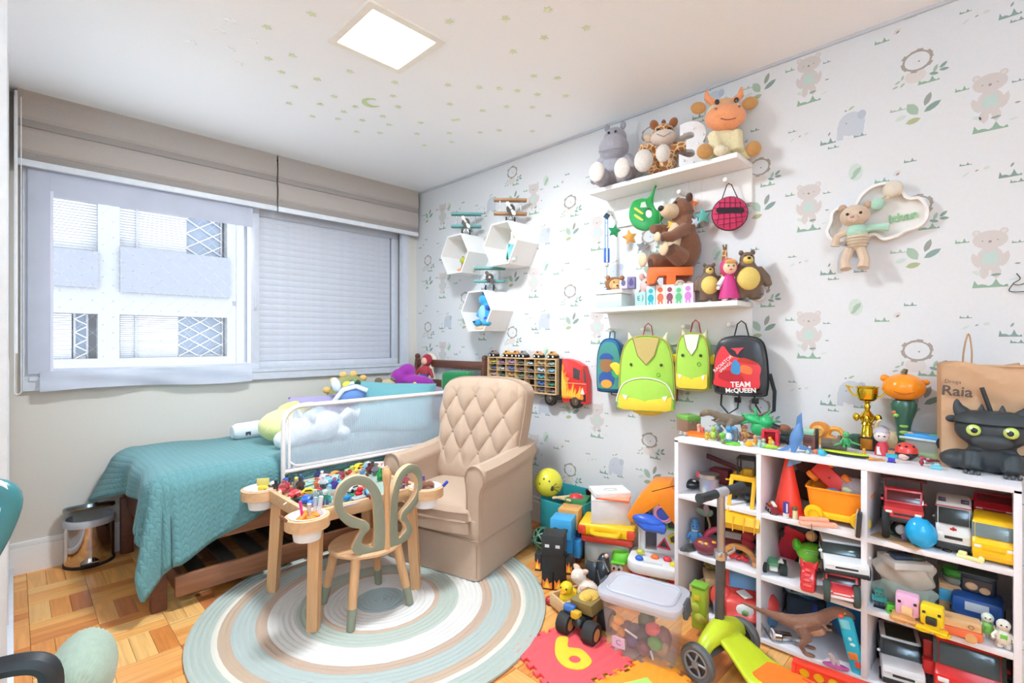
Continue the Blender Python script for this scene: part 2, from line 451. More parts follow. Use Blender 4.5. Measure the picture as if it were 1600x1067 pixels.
P(win,'leak_stop_board',M('#b9bcc6','',.6),bx(wx1-1.13,.006,wz1-wz0,((wx1+1.13)/2,WY+.108,(wz0+wz1)/2)))  # unseen board added to stop outdoor light leaking round the slats
# white gauze screen around the open half
gz = T('insect_screen','sheer white gauze screen fixed round the left window pane, its lower hem hanging loose','screen',(.62,WY-.045,1.55))
GZ = M('#cdd0dd','clear',.9,a=.8)
def flap(u,v):
    x = .10 + u * 1.03 - .62; w = .012 * sin(u*9) + .008 * sin(u*21+1)
    zt,zb = 1.052,.955 + .012 * sin(u*5+.4) - .014 * (1-u)
    return (x,-.004-(1-v)*(.016+w)-.006*sin(v*7+u*11),zb+(zt-zb)*v-1.55)
P(gz,'hem',GZ,grid(flap,40,6))
P(gz,'border',GZ,bx(.085,.002,1.1,(-.523,.0,.04)),bx(1.0,.002,.14,(.0205,.0,.50)))
P(gz,'zip',M('#e4e2f2','fab'),bx(.012,.004,.96,(-.4735,-.002,-.02)))
P(gz,'pull_tape',M('#b9bccb','fab'),bx(.003,.003,.93,(.418,.0,-.03)),bx(.022,.006,.03,(.406,.0,-.09)))

# blinds
BF = ['#c6bcb4','#b3a9a3']
def blind(x0,x1,label):
    t = T('roman_blind',label,'blind',((x0+x1)/2,WY-.075,ZC),0,'roman blinds')
    w = x1 - x0; zs = [(0,.006),(-.02,.0),(-.13,.006),(-.165,-.012),(-.20,-.002),(-.225,.004),(-.30,.004),(-.325,-.012),(-.352,-.002)]
    P(t,'fabric',M('#b9aea6','fab',s=220),grid(lambda u,v: ((u-.5)*w,-zs_at(zs,v)[1],zs_at(zs,v)[0]),2,40),ang=25)
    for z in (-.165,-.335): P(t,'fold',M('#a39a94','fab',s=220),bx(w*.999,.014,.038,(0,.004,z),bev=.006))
    P(t,'bottom_bar',M('#e6e9ef','',.4),bx(w,.022,.034,(0,.002,-.37),bev=.005))
    P(t,'headrail',M('#8d8883','',.5),bx(w,.05,.02,(0,.03,-.012)))
    return t
def zs_at(zs,v):
    k = v * (len(zs)-1); i = min(int(k),len(zs)-2); f = k - i; f = f * f * (3-2*f)
    return (zs[i][0]+(zs[i+1][0]-zs[i][0])*f,zs[i][1]+(zs[i+1][1]-zs[i][1])*f)
b1 = blind(.015,1.285,'greige roman blind pulled up over the clear half of the window')
b2 = blind(1.295,2.455,'greige roman blind pulled up over the shuttered half, beside the patterned wall')
def loop(x,y,z0,z1,w): return [(x-w,y,z0)] + [(x-w*cos(a),y,z1-w*sin(a)) for a in [pi*i/8 for i in range(9)]] + [(x+w,y,z0)]
P(b1,'bead_chain',M('#f4f5f8','',.4),tu(loop(-.632,-.03,-.05,-1.545,.012),.0022,5),tu([(-.638,-.02,-.02),(-.638,-.02,-1.35)],.006,6))

# ceiling light: recessed square panel
def lamp(name,label,x,y,k=1):
    t = T(name,label,'lamp',(x,y,ZC))
    P(t,'frame',M('#f3efe6','',.5),pr(rrect(.36,.36,.004,1),.012,(0,0,-.006),(pi/2,0,0),holes=[rrect(.30,.30,.004,1)]))
    P(t,'diffuser',M('#fff3dc','emit',e=1.7),bx(.305,.305,.006,(0,0,-.004)))
    l = bpy.data.lights.new('panel','AREA'); l.shape = 'SQUARE'; l.size = .30; l.energy = LAMP_POWER * k; l.color = LAMP_COL
    o = bpy.data.objects.new('panel_glow',l); COL.objects.link(o); o.parent = t; o.location = (0,0,-.02)
    return t
lp = onz(604,62,ZC)
lamp('ceiling_lamp','glowing square ceiling panel with thin white frame',lp.x,lp.y)
lamp('ceiling_lamp','second square ceiling panel, added unseen behind the viewer as fill light',.5,-.9,.12)  # panel added out of view, only to even out the room light
ul = T('fill_uplighter','white floor lamp added unseen behind the viewer as fill light','lamp',(-.85,-1.3,0))  # unseen lamp added to bounce soft fill off the ceiling
P(ul,'base','#f0f0f0',cy(.14,.03,(0,0,.015),n=28,bev=.006)); P(ul,'pole','#e4e4e6',cy(.012,1.7,(0,0,.86)))
P(ul,'bowl','#f4f4f4',la([(.03,1.68),(.12,1.72),(.17,1.80),(.165,1.80),(.11,1.735),(0,1.70)],n=28))
l = bpy.data.lights.new('bowl','AREA'); l.shape = 'DISK'; l.size = .3; l.energy = UP_POWER; l.color = UP_COL
o = bpy.data.objects.new('bowl_glow',l); COL.objects.link(o); o.parent = ul; o.location = (0,0,1.79); o.rotation_euler = (pi,0,0)
# glow stars and moon
sm_ = mesh_of('star',M('#dfe9c6','',.5),[pr(star2(.02),.002,rot=(pi/2,0,0))])
sw_ = mesh_of('star',M('#fbfcff','',.5),[pr(star2(.022),.004,rot=(pi/2,0,0))])
def star(px,py,white=0):
    p = onz(px,py,ZC-.002)
    O('star_sticker',sw_ if white else sm_,None,p,(0,0,rnd.random()*6),label='white star stuck on the ceiling, in the loose cluster away from the lamp' if white else 'tiny pale green star stuck flat on the white ceiling',category='sticker',group='white ceiling stars' if white else 'green ceiling stars')
for q in ((360,33),(344,49),(299,66),(360,77),(373,100),(396,64)): star(q[0],q[1],1)
for q in ((487,22),(417,43),(457,87),(419,92),(440,113),(495,124),(460,136),(452,162),(547,112),(522,151),(500,163),(555,167),(614,150),(622,167),(617,129),(702,34),(700,133),
          (488,182),(528,186),(537,175),(566,188),(598,182),(608,195),(594,208),(557,206),(657,192),(651,209),(663,227),(703,163),(708,188),(790,29),(856,15),(850,59),(802,81),(916,44),
          (834,119),(871,122),(749,137),(780,139),(808,142),(840,148),(884,150),(792,167),(831,168),(754,173),(716,187),(857,181),(832,205),(750,207),(706,222),(780,204),(702,208)): star(*q)
p = onz(580,161,ZC-.003)
crescent = circ(.05,16,pi*.28,pi*1.72) + [(.016+.04*cos(a),.04*sin(a)) for a in [pi*1.66-(pi*1.32)*i/12 for i in range(13)]]
O('moon_sticker',mesh_of('moon',M('#cfe3ae','',.5),[pr(crescent,.003,rot=(pi/2,0,0))]),None,p,(0,0,R45),label='pale green crescent moon stuck on the ceiling among the stars',category='sticker')

# ---------------------------------------------------------------- outside: neighbouring block and the safety net
YF = 14.3
def fx(px,py): q = ony(px,py,YF); return q.x,q.z
bl = T('apartment_building','white apartment block opposite with recessed shuttered windows, seen through the window','building',(2,YF,0))
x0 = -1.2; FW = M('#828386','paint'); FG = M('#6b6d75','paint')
wins = [(40,153,314,387,0),(187,355,326,406,1),(40,151,492,562,2),(190,357,494,558,3)]
def q4(a,b,c,d):
    xa,za = fx(a,(c+d)/2); xb,_ = fx(b,(c+d)/2); m = (a+b) / 2
    _,zt = fx(m,c+(0)); _,zb = fx(m,d); return xa,xb,zb,zt
holes = []; X0,X1,Z0,Z1 = -4,7,-4,9
zsA = [q4(*w[:4]) for w in wins]
def wallpart(x0,x1,z0,z1): return bx(x1-x0,.3,z1-z0,((x0+x1)/2-2,.15,(z0+z1)/2))
(za0,za1) = zsA[1][2],zsA[1][3]; (zb0,zb1) = zsA[3][2],zsA[3][3]
xl,xm0,xm1,xr = zsA[0][0],zsA[0][1],zsA[1][0],zsA[1][1]
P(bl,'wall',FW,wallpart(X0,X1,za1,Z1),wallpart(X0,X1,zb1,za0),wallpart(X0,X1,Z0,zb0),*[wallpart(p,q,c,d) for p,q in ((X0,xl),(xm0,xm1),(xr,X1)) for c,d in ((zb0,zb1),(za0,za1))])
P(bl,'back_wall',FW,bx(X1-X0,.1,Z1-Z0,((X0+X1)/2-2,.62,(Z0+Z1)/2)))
for (a,b,c,d,i),(xa,xb,zb,zt) in zip(wins,zsA):
    if i < 2: zb,zt = za0,za1
    else: zb,zt = zb0,zb1
    gx = [None,(294,350),(118,138),(281,352)][i]
    sx0,sx1 = xa,xb
    if gx:
        ga,gb = fx(gx[0],c)[0],fx(gx[1],c)[0]
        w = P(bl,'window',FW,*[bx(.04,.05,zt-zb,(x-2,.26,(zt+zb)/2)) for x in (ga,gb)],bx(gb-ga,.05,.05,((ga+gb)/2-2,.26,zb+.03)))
        P(w,'pane',M('#5f6b7a','',.08),bx(gb-ga,.02,zt-zb,((ga+gb)/2-2,.30,(zt+zb)/2)))
        cords = []; n = 4 if i != 2 else 2; st = (zt-zb) / 3.4
        for k in range(-8,10):
            for sg in (1,-1):
                pts = []
                for e in range(0,41):
                    x = ga + (gb-ga) * e / 40; z = zb + (k*st) + sg * (x-ga) * .62
                    if zb < z < zt: pts.append((x-2,.22,z))
                if len(pts) > 2: cords.append(tu([pts[0],pts[-1]],.011,4))
        P(w,'net',M('#c4c5c8','paint'),*cords)
        if i != 2: sx1 = ga
        else: sx1 = ga - .05
    n = 20
    P(bl,'shutter',M('#b2b3b7','paint'),*[bx(sx1-sx0,.02,(zt-zb)/n*.8,((sx0+sx1)/2-2,.24,zb+(zt-zb)*(k+.5)/n),(.5,0,0)) for k in range(n)])
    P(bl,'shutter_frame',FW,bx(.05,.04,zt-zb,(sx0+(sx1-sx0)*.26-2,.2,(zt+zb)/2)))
for (a,b,c,d) in ((40,153,388,447),(187,358,395,461)):
    xa,xb,zb,zt = q4(a,b,c,d)
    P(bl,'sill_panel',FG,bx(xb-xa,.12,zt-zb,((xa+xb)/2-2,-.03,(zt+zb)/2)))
net = T('safety_net','white diamond safety net with small knots stretched outside the open window','net',(.62,YW+.19,1.55))
cords = []; knots = []; W2,H2,D = .55,.53,.048
for k in range(-30,31):
    for sg in (1,-1):
        c = k * D * 2; pts = []
        t0 = max(-W2,min(W2,(-H2-c)*sg)); t1 = max(-W2,min(W2,(H2-c)*sg))
        if abs(t1-t0) > .01:
            cords.append(tu([(t0,0,c+sg*t0),(t1,0,c+sg*t1)],.0006,3))
for i in range(-12,13):
    for j in range(-12,13):
        if (i+j) % 2 == 0 and abs(i*D) < W2 and abs(j*D) < H2: knots.append(bx(.006,.003,.0045,(i*D,0,j*D)))
P(net,'cords',M('#c9ccd6','fab'),*cords,kind='stuff'); P(net,'knots',M('#9d9aa0','fab'),*knots,kind='stuff')
# ================================================================ bed
BW = M('#6b3d2c','wood',.4,ax='y'); BWX = M('#8d5a3c','wood',.45,ax='x')
bed = T('bed','dark brown wooden single bed with slatted trundle under the window','bed',(1.43,3.1,0))
def B(x,y,z): return (x-1.43,y-3.1,z)
hp = lambda y: [tu([B(2.455-.02,y,0),B(2.44,y,.5),B(2.425,y,.8),B(2.45,y,1.08)],[.028,.03,.028,.02],8),sp(.024,at=B(2.45,y,1.085),n=8)]
P(bed,'headboard_post',BW,*hp(2.70)); P(bed,'headboard_post',BW,*hp(3.56))
P(bed,'headboard_rail',BW,bx(.026,.84,.06,B(2.445,3.13,1.03),bev=.006))
P(bed,'headboard_panel',BW,bx(.026,.84,.36,B(2.435,3.13,.72),bev=.006))
P(bed,'side_rail',BWX,bx(2.0,.03,.17,B(1.44,2.675,.35),bev=.006)); P(bed,'side_rail',BWX,bx(2.0,.03,.17,B(1.44,3.57,.35),bev=.006))
P(bed,'foot_board',BW,bx(.03,.86,.2,B(.47,3.12,.36),bev=.006))
for x,y in ((.46,2.69),(.46,3.56)): P(bed,'leg',BW,bx(.06,.05,.32,B(x,y,.16),bev=.006))
for k in range(15): P(bed,'slat',M('#2c2420','wood',.6,ax='y'),bx(.07,.86,.018,B(.58+k*.13,3.12,.27),bev=.003))  # slat colour darkened to paint the shade under the bed
tr = P(bed,'trundle',BWX,bx(1.9,.025,.095,B(1.46,2.63,.108),bev=.006))
P(tr,'trundle_end',BW,bx(.025,.8,.095,B(.535,3.04,.108),bev=.005)); P(tr,'trundle_end',BW,bx(.025,.8,.095,B(2.39,3.04,.108),bev=.005))
for k in range(14): P(tr,'trundle_slat',M('#3a322a','wood',.6,ax='y'),bx(.07,.78,.016,B(.62+k*.135,3.05,.12),bev=.003))  # near-black tone stands in for the unlit gap, not the wood colour
mt_ = T('mattress','mattress hidden under the teal quilt','mattress',(1.43,3.115,.28))
P(mt_,'core',M('#dfe3e2','fab'),bx(1.92,.85,.285,(0,0,.1435),bev=.05,seg=3))

# quilt: one cloth draped over the mattress; corner hangs in a cone
qx0,qx1,qy0,qy1,qz = .425,2.30,2.655,3.53,.595
def lerp(tab,x):
    for (a,va),(b,vb) in zip(tab,tab[1:]):
        if x <= b: f = (x-a) / (b-a) if b > a else 0; f = max(0,f); return va + (vb-va) * f
    return tab[-1][1]
HN = [(0,.43),(.19,.37),(.43,.27),(.57,.19),(.9,.14),(1.9,.12)]     # near-side hang along the length from the foot
HF = [(0,.30),(.1,.235),(.22,.18),(.5,.20),(.87,.30)]                 # foot hang across the width
RR = .07
def drop(r):                       # unrolled distance past the edge -> (outward, down) with a rounded edge
    q = RR * pi / 2
    if r < q: a = r / RR; return RR * sin(a),RR * (1-cos(a))
    return RR + (r-q) * .10,RR + (r-q) * .99
NA,NB = 120,64
ca,cb = .22,.30
def quilt(u,v):
    if u < ca: a = -(1-u/ca)
    else: a = (u-ca) / (1-ca)
    if v < cb: b = -(1-v/cb)
    else: b = (v-cb) / (1-cb)
    A = max(a,0) * (qx1-qx0); Bq = max(b,0) * (qy1-qy0)
    p = max(-a,0) * lerp(HF,Bq); q = max(-b,0) * lerp(HN,A)
    r = hypot(p,q)
    if r < 1e-6:
        z = qz + .006 * sin(A*5+Bq*3) + .005 * sin(A*13-Bq*8)
        return (qx0+RR+A*(qx1-qx0-RR)/(qx1-qx0),qy0+RR+Bq*(qy1-qy0-RR)/(qy1-qy0),z)
    o,d = drop(r); ph = atan2(q,p)
    if p > 0 and q > 0: o += .10 * r * sin(2*ph) * (1+.9*sin(ph*9)) 
    else: o += .022 * r / .3 * sin((A if q > 0 else Bq)*19+1) * min(1,r/.1)
    if p > 0 and q == 0 and Bq > .55: o += (Bq-.55) * r * 1.3
    x = qx0 + RR + A * (qx1-qx0-RR) / (qx1-qx0) - o * cos(ph)
    y = qy0 + RR + Bq * (qy1-qy0-RR) / (qy1-qy0) - o * sin(ph)
    return (x,y,max(.06,qz+.006*sin(A*5+Bq*3)-d))
def quv(u,v):
    a = (u-ca) / (1-ca) * 1.9 if u > ca else -(1-u/ca) * .3; b = (v-cb) / (1-cb) * .87 if v > cb else -(1-v/cb) * .35
    return (a,b)
QM = M('#639294','fab',.92,s=300).copy(); QM.name = 'quilted_teal'
nt = QM.node_tree; N = nt.nodes; L = nt.links
uvn = N.new('ShaderNodeUVMap'); sep = N.new('ShaderNodeSeparateXYZ'); L.new(uvn.outputs[0],sep.inputs[0])
def mth(op,a,b=None):
    n = N.new('ShaderNodeMath'); n.operation = op
    for i,q in enumerate((a,b)):
        if q is None: continue
        if isinstance(q,(int,float)): n.inputs[i].default_value = q
        else: L.new(q,n.inputs[i])
    return n.outputs[0]
rows = mth('ABSOLUTE',mth('SINE',mth('MULTIPLY',sep.outputs['X'],pi/.033)))
tri = mth('ABSOLUTE',mth('SUBTRACT',mth('FRACT',mth('MULTIPLY',sep.outputs['X'],1/.033)),.5))
ch = mth('ABSOLUTE',mth('SINE',mth('MULTIPLY',mth('ADD',sep.outputs['Y'],mth('MULTIPLY',tri,.03)),pi/.026)))
hh = mth('POWER',mth('MULTIPLY',rows,ch),.45)
bmp = N.new('ShaderNodeBump'); bmp.inputs['Strength'].default_value = .55; bmp.inputs['Distance'].default_value = .006; L.new(hh,bmp.inputs['Height'])
L.new(bmp.outputs[0],N['Principled BSDF'].inputs['Normal'])
qo = T('quilt','teal quilted bedspread draped over the bed, its corner hanging almost to the floor','bedspread',(qx0,qy0,qz))
q_ = O('cloth',mesh_of('cloth',QM,[grid(lambda u,v: Vector(quilt(u,v))-Vector((qx0,qy0,qz)),NA,NB,uv=quv)],180),qo)
m = q_.modifiers.new('t','SOLIDIFY'); m.thickness = .012; m.offset = 1
P(qo,'hem',M('#659598','fab'),tu([Vector(quilt(i/60,0))-Vector((qx0,qy0,qz)) for i in range(61)],.008,6),tu([Vector(quilt(0,i/40))-Vector((qx0,qy0,qz)) for i in range(41)],.008,6))

# bed guard rail with mesh
gd = T('bed_guard','white tubular bed guard with pale see-through mesh panel','bed guard',(1.6,2.625,.42))
gx_,gX,gt,gb_ = -.62,.75,.45,.115
WT = M('#f1e9e8','',.35)
P(gd,'frame',WT,tu([(gx_,0,-.0)]+[(gx_,0,gt-.09)]+[(gx_+.09-.09*cos(a),0,gt-.09+.09*sin(a)) for a in [pi/2*i/6 for i in range(1,7)]]+[(gX-.09+.09*sin(a),0,gt-.09+.09*cos(a)) for a in [pi/2*i/6 for i in range(0,7)]]+[(gX,0,0)],.0125,10))
P(gd,'lower_bar',WT,tu([(gx_,0,gb_),(gX,0,gb_)],.011,10))
mm = M('#dfe3ee','clear',.8,a=.5).copy(); mm.name = 'guard_mesh'
nt = mm.node_tree; N = nt.nodes; L = nt.links; t_ = N.new('ShaderNodeTexCoord'); s_ = N.new('ShaderNodeSeparateXYZ'); L.new(t_.outputs['Object'],s_.inputs[0])
a_ = mth('ADD',mth('MULTIPLY',mth('ABSOLUTE',mth('SINE',mth('MULTIPLY',s_.outputs['X'],pi/.006))),.26),.16); L.new(a_,N['Principled BSDF'].inputs['Alpha'])
P(gd,'mesh_panel',mm,bx(gX-gx_-.02,.002,gt-gb_-.02,((gX+gx_)/2,0,(gt+gb_)/2)))
P(gd,'mesh_border',WT,bx(.012,.006,gt-gb_-.07,(gx_+.03,0,(gt+gb_)/2-.02)),bx(gX-gx_-.1,.006,.012,((gX+gx_)/2,0,gb_+.02)),tu([(gx_+.03,0,gb_+.05),(gx_+.06,0,gb_+.025),(gx_+.1,0,gb_+.02)],.006,6))

# pillow (built lying, leaned on the headboard)
def pillow(name,label,cat,loc,w,h,t,mat,rot,group=None,bumpy=.02):
    o = T(name,label,cat,loc,0,group,rot=rot)
    def f(sg):
        def g(u,v):
            a,b = 2 * u - 1,2 * v - 1
            k = max(0,(1-a ** 4)*(1-b ** 4)) ** .5; pin = 1 - .10 * (1-abs(a)) * b * b; pin2 = 1 - .10 * (1-abs(b)) * a * a
            return (a*w/2*pin2,b*h/2*pin,sg*t/2*k+bumpy*.3*k*sin(5*a+3*b)*sin(4*b-a))
        return grid(g,22,22)
    P(o,'cover',mat,f(1),f(-1),ang=180)
    return o
TE = M('#6aa2a8','fab',s=260)
pillow('pillow','teal pillow propped slanting behind the bed guard','pillow',(1.83,2.98,.755),.60,.40,.14,TE,(radians(58),radians(3),radians(-38)))
pillow('cushion','mauve grey cushion seen through the bed guard mesh, beside the teal pillow','cushion',(2.27,2.88,.69),.34,.40,.12,M('#9a8fa0','fab'),(radians(70),0,radians(75)))
pillow('cushion','lilac cushion seen through the bed guard mesh, behind the white plush unicorn','cushion',(1.48,3.22,.70),.5,.32,.12,M('#a79bc4','fab'),(radians(75),0,radians(12)))
# plush toys on the bed
def bedp(px,py,y): return ony(px,py,y)
u_ = T('plush_unicorn','white plush unicorn lying on the bed behind the guard mesh','plush toy',(1.30,2.93,.61),radians(-160))
P(u_,'body',M('#eef0f3','plush'),sp(.16,.10,.09,(-.02,0,.09)),sp(.11,.085,.08,(.14,-.01,.08),(0,.35,0)),sp(.07,.06,.055,(.22,-.02,.045)),sp(.05,.04,.035,(-.15,-.07,.04)),sp(.05,.04,.035,(-.12,.08,.04)),remesh=.008)
P(u_,'ear',M('#dfe7ea','plush'),sp(.02,.035,.035,(.10,-.06,.16))); P(u_,'ear',M('#dfe7ea','plush'),sp(.02,.035,.035,(.10,.05,.16)))
P(u_,'horn',M('#cfe0e4','plush'),cy(.018,.07,(.15,0,.18),(0,.5,0),r2=.003)); P(u_,'mane',M('#b9d3d6','plush'),sp(.09,.03,.03,(.04,0,.17),(0,.25,0)))
P(u_,'tail',M('#f6f7fa','plush'),tu([(-.16,0,.10),(-.23,.02,.15),(-.30,.02,.12),(-.36,.0,.15)],[.02,.028,.024,.006]))
y_ = T('plush_bunny','pale yellow plush lying on the bed against the foot of the guard','plush toy',(1.16,3.10,.60),radians(10))
P(y_,'body',M('#f1eca2','plush'),sp(.15,.11,.10,(0,0,.10))); P(y_,'ear',M('#f3e88c','plush'),sp(.11,.03,.03,(.09,.06,.20),(0,-.1,.2))); P(y_,'ear',M('#f3e88c','plush'),sp(.11,.03,.03,(.10,-.01,.19),(0,-.2,0)))
P(y_,'face','#5a3d6a',sp(.018,.006,.012,(.03,-.107,.055)))
w_ = T('bolster','white bolster cushion with small dark car prints beside the yellow plush','cushion',(1.10,3.36,.60),radians(4))
P(w_,'cover',M('#e9eaf0','fab'),la([(0,-.16),(.035,-.155),(.05,-.13),(.055,0),(.05,.13),(.035,.155),(0,.16)],(0,0,.052),(0,pi/2,0)))
for k in range(4): P(w_,'print','#4b505c',bx(.03,.002,.014,(-.08+k*.075,-.052,.045+.012*(k % 2)),(.2,0,0)),*[cy(.006,.002,(-.09+k*.075+s*.02,-.053,.035+.012*(k % 2)),(pi/2,0,0),n=8) for s in (0,1)])
d_ = T('plush_hedgehog','olive plush with a row of orange spikes behind the bed guard','plush toy',(1.72,3.36,.60),radians(-10))
P(d_,'body',M('#9a9a62','plush'),sp(.17,.09,.20,(0,0,.17)))
for k in range(6):
    a = pi * .98 - k * .42; P(d_,'spike',M('#eebd6c','plush'),sp(.028,.024,.024,(.18*cos(a),0,.17+.205*sin(a))))
s_t = T('plush_snail','green and black plush shell toy with yellow snout above the teal pillow','plush toy',(1.66,3.20,.885),0,rot=(0,radians(28),radians(-35)))
P(s_t,'body',M('#2f9a3c','plush'),la([(0,-.02),(.06,-.01),(.07,.04),(.066,.12),(.05,.15),(0,.155)],(0,0,0),(0,pi/2,0),14))
P(s_t,'band',M('#1d3322','plush'),cy(.071,.035,(.02,0,0),(0,pi/2,0))); P(s_t,'snout',M('#efe04a','plush'),sp(.04,.038,.034,(-.03,-.01,.0)))
P(s_t,'eye','#f6f6f2',sp(.016,at=(-.012,-.05,.035))); P(s_t,'tip',M('#e08a3c','plush'),sp(.022,at=(.155,0,-.01)))
b_t = T('plush_shark','blue and white plush toy wedged between the olive plush and the teal pillow','plush toy',(1.58,3.12,.82),radians(-30))
P(b_t,'body',M('#6f93cf','plush'),sp(.10,.06,.07,(.03,0,.03),(0,-.3,0))); P(b_t,'trim',M('#e9edf5','plush'),tu([(-.08,-.04,-.01),(-.02,-.05,.07),(.06,-.05,.09),(.13,-.04,.06)],.016))
P(b_t,'fin',M('#dfe6f2','plush'),sp(.03,.02,.05,(-.07,0,.10),(0,-.3,0)))
p_t = T('plush_worm','bright purple plush with two rounded bumps in front of the headboard','plush toy',(2.14,3.22,.88),radians(-40))
P(p_t,'body',M('#9c2f9c','plush'),sp(.085,.06,.075,(-.06,0,.05),(0,.3,0)),sp(.13,.06,.055,(.07,-.03,.02),(0,.15,0)),sp(.07,.05,.06,(-.02,0,.10),(0,-.4,0)),remesh=.008)
P(p_t,'foot',M('#e8d66a','plush'),sp(.018,.014,.02,(.05,-.08,.01)))
h_t = T('plush_dog','beige and brown plush head peeking over the teal pillow','plush toy',(1.98,3.30,.86),radians(-30))
P(h_t,'head',M('#c8b28a','plush'),sp(.06,.05,.045,(.02,0,.02))); P(h_t,'ear',M('#7c6a52','plush'),sp(.03,.025,.03,(-.05,0,.05))); P(h_t,'ear',M('#7c6a52','plush'),sp(.03,.025,.02,(.06,.0,.06)))
f_t = T('cloth_doll','cloth doll with red hood, blue trousers and cream back leaning on the headboard','doll',(2.36,3.38,.80),R45,rot=(radians(-10),radians(8),R45-.25))
P(f_t,'back','#e9dccb',pr(catmull([(-.05,0),(.05,0),(.06,.08),(.085,.12),(.05,.2),(.06,.29),(0,.325),(-.05,.29),(-.06,.2),(-.07,.1)],4),.02,(.012,.012,0)))
P(f_t,'hood',M('#a82b3c','fab'),sp(.048,.03,.05,(0,-.01,.262))); P(f_t,'face',M('#e9b59a','fab'),sp(.03,.02,.032,(-.012,-.028,.248)))
P(f_t,'top',M('#b03a44','fab'),sp(.05,.026,.05,(0,-.01,.17)),tu([(-.04,-.01,.19),(-.075,-.015,.12)],[.016,.012]),tu([(.04,-.01,.19),(.08,-.015,.13)],[.016,.012])); P(f_t,'trousers',M('#3d55a8','fab'),sp(.045,.026,.05,(0,-.012,.105)),tu([(-.02,-.01,.09),(-.035,-.015,.01)],.018),tu([(.02,-.01,.09),(.035,-.015,.01)],.018))
P(f_t,'grass',M('#7fb24a','fab'),pr([(-.09,0),(-.075,.055),(-.055,.02),(-.04,.06),(-.02,.02),(0,.055),(.02,.02),(.04,.05),(.06,0)],.008,(0,-.045,0)))
g_t = T('plush_cube','green cube plush with light green face beside the armchair back','plush toy',(2.34,2.86,.77),radians(-65))
P(g_t,'cube',M('#1f7a46','plush'),bx(.22,.18,.22,(0,0,.11),bev=.03,seg=3)); P(g_t,'face',M('#63c15a','fab'),bx(.008,.13,.16,(-.1105,0,.10))); P(g_t,'face_mark','#173d26',bx(.006,.025,.025,(-.114,.03,.13)),bx(.006,.025,.025,(-.114,-.03,.13)))

# ---------------------------------------------------------------- pedal bin
p = onz(114,886,0)
bn = T('pedal_bin','small mirror-finish steel pedal bin with open lid under the window','bin',(p.x+.07,p.y+.025,0),FC(134))
ST = M('#cfc6c0','metal',.07); r_ = .108
P(bn,'body',ST,la([(r_,.012),(r_,.245),(r_-.004,.245),(r_-.004,.02),(0,.02)],n=36,cap=False))
P(bn,'base',M('#2b2b2d','rub'),cy(r_+.003,.016,(0,0,.008),n=36))
P(bn,'liner',M('#d9dce4','clear',.5,a=.85),la([(r_+.002,.215),(r_+.005,.235),(r_+.001,.25),(r_-.008,.25),(r_-.012,.2)],n=36,cap=False))
P(bn,'lid',M('#8b9296','metal',.15),la([(0,-.004),(r_*.98,-.006),(r_*1.03,0),(r_*1.03,.016),(r_*.96,.022),(0,.026)],(0,r_*.02,.292),(radians(-17),0,0),36))
P(bn,'hinge',M('#3b3c40','rub'),bx(.06,.02,.06,(0,r_+.008,.26),bev=.004))
P(bn,'pedal',M('#1f1f22','rub'),bx(.075,.05,.016,(0,-r_-.014,.03),bev=.004)); P(bn,'pedal_plate',ST,bx(.07,.04,.004,(0,-r_-.014,.0395)))

# ---------------------------------------------------------------- round braided rug
rg = T('rug','round braided rug in rings of white, tan, sage and grey under the table','rug',(1.201,2.043,0))
RC = [(.135,'#a3b4b6'),(.31,'#dedad5'),(.365,'#c3a891'),(.485,'#b4bcb0'),(.61,'#dfdbd4'),(.665,'#c0a590'),(.785,'#b3bcb6'),(.84,'#c2a78e'),(.89,'#e2dacc'),(1.01,'#b4bcb2')]
NR = 34; RB = .765
for k in range(NR):
    r0 = RB * (k+.5) / NR; hw = RB / NR / 2
    c = next(h for lim,h in RC if (k+.5)/NR <= lim)
    bmr = M(c,'fab',.95,s=420)
    n = 64 if k > 8 else 32
    P(rg,'braid',bmr,tu([(r0*cos(2*pi*i/n),r0*sin(2*pi*i/n)*(1+.0),.0075+.0008*sin(i*2.1+k)) for i in range(n)],hw*1.14,6,True,flat=.75 if False else .7))

# ---------------------------------------------------------------- activity table
PINE = M('#dfb184','wood',.45,ax='x',s=45,lo=.84,hi=1.08); PINEZ = M('#d9a878','wood',.45,ax='z',s=45,lo=.84,hi=1.08)
tb = T('activity_table','square pine activity table with four round cup holders, on the braided rug','table',(1.12,2.24,0))
tx0,tx1,ty0,ty1 = -.265,.265,-.235,.245
P(tb,'tabletop',PINE,bx(tx1-tx0,ty1-ty0,.022,((tx0+tx1)/2,(ty0+ty1)/2,.485),bev=.003))
P(tb,'rim',PINE,*[bx(tx1-tx0+.02,.022,.055,((tx0+tx1)/2,y,.485),bev=.004) for y in (ty0,ty1)],*[bx(.022,ty1-ty0-.022,.055,(x,(ty0+ty1)/2,.485),bev=.004) for x in (tx0,tx1)])
P(tb,'tray_inlay',M('#9fb0a4','',.4),bx(.40,.42,.004,(.05,.01,.4985)))
P(tb,'metal_edge',M('#d8dbe0','metal',.3),bx(.006,ty1-ty0-.03,.006,(tx0+.055,.005,.499)),bx(.40,.006,.01,(.05,ty0+.018,.502)))
TH = [(-.285,-.255),(-.285,.275),(.285,-.265),(.33,.265)]
for x,y in TH:
    h = P(tb,'cup_holder',PINE,la([(.068,.462),(.086,.464),(.086,.508),(.068,.510),(.068,.462)],(x,y,0),n=28,cap=False))
    P(h,'cup',M('#f3f1f3','',.4),la([(.0,.415),(.052,.415),(.066,.505),(.073,.513),(.067,.513),(.06,.5),(.049,.42),(0,.42)],(x,y,0),n=28))
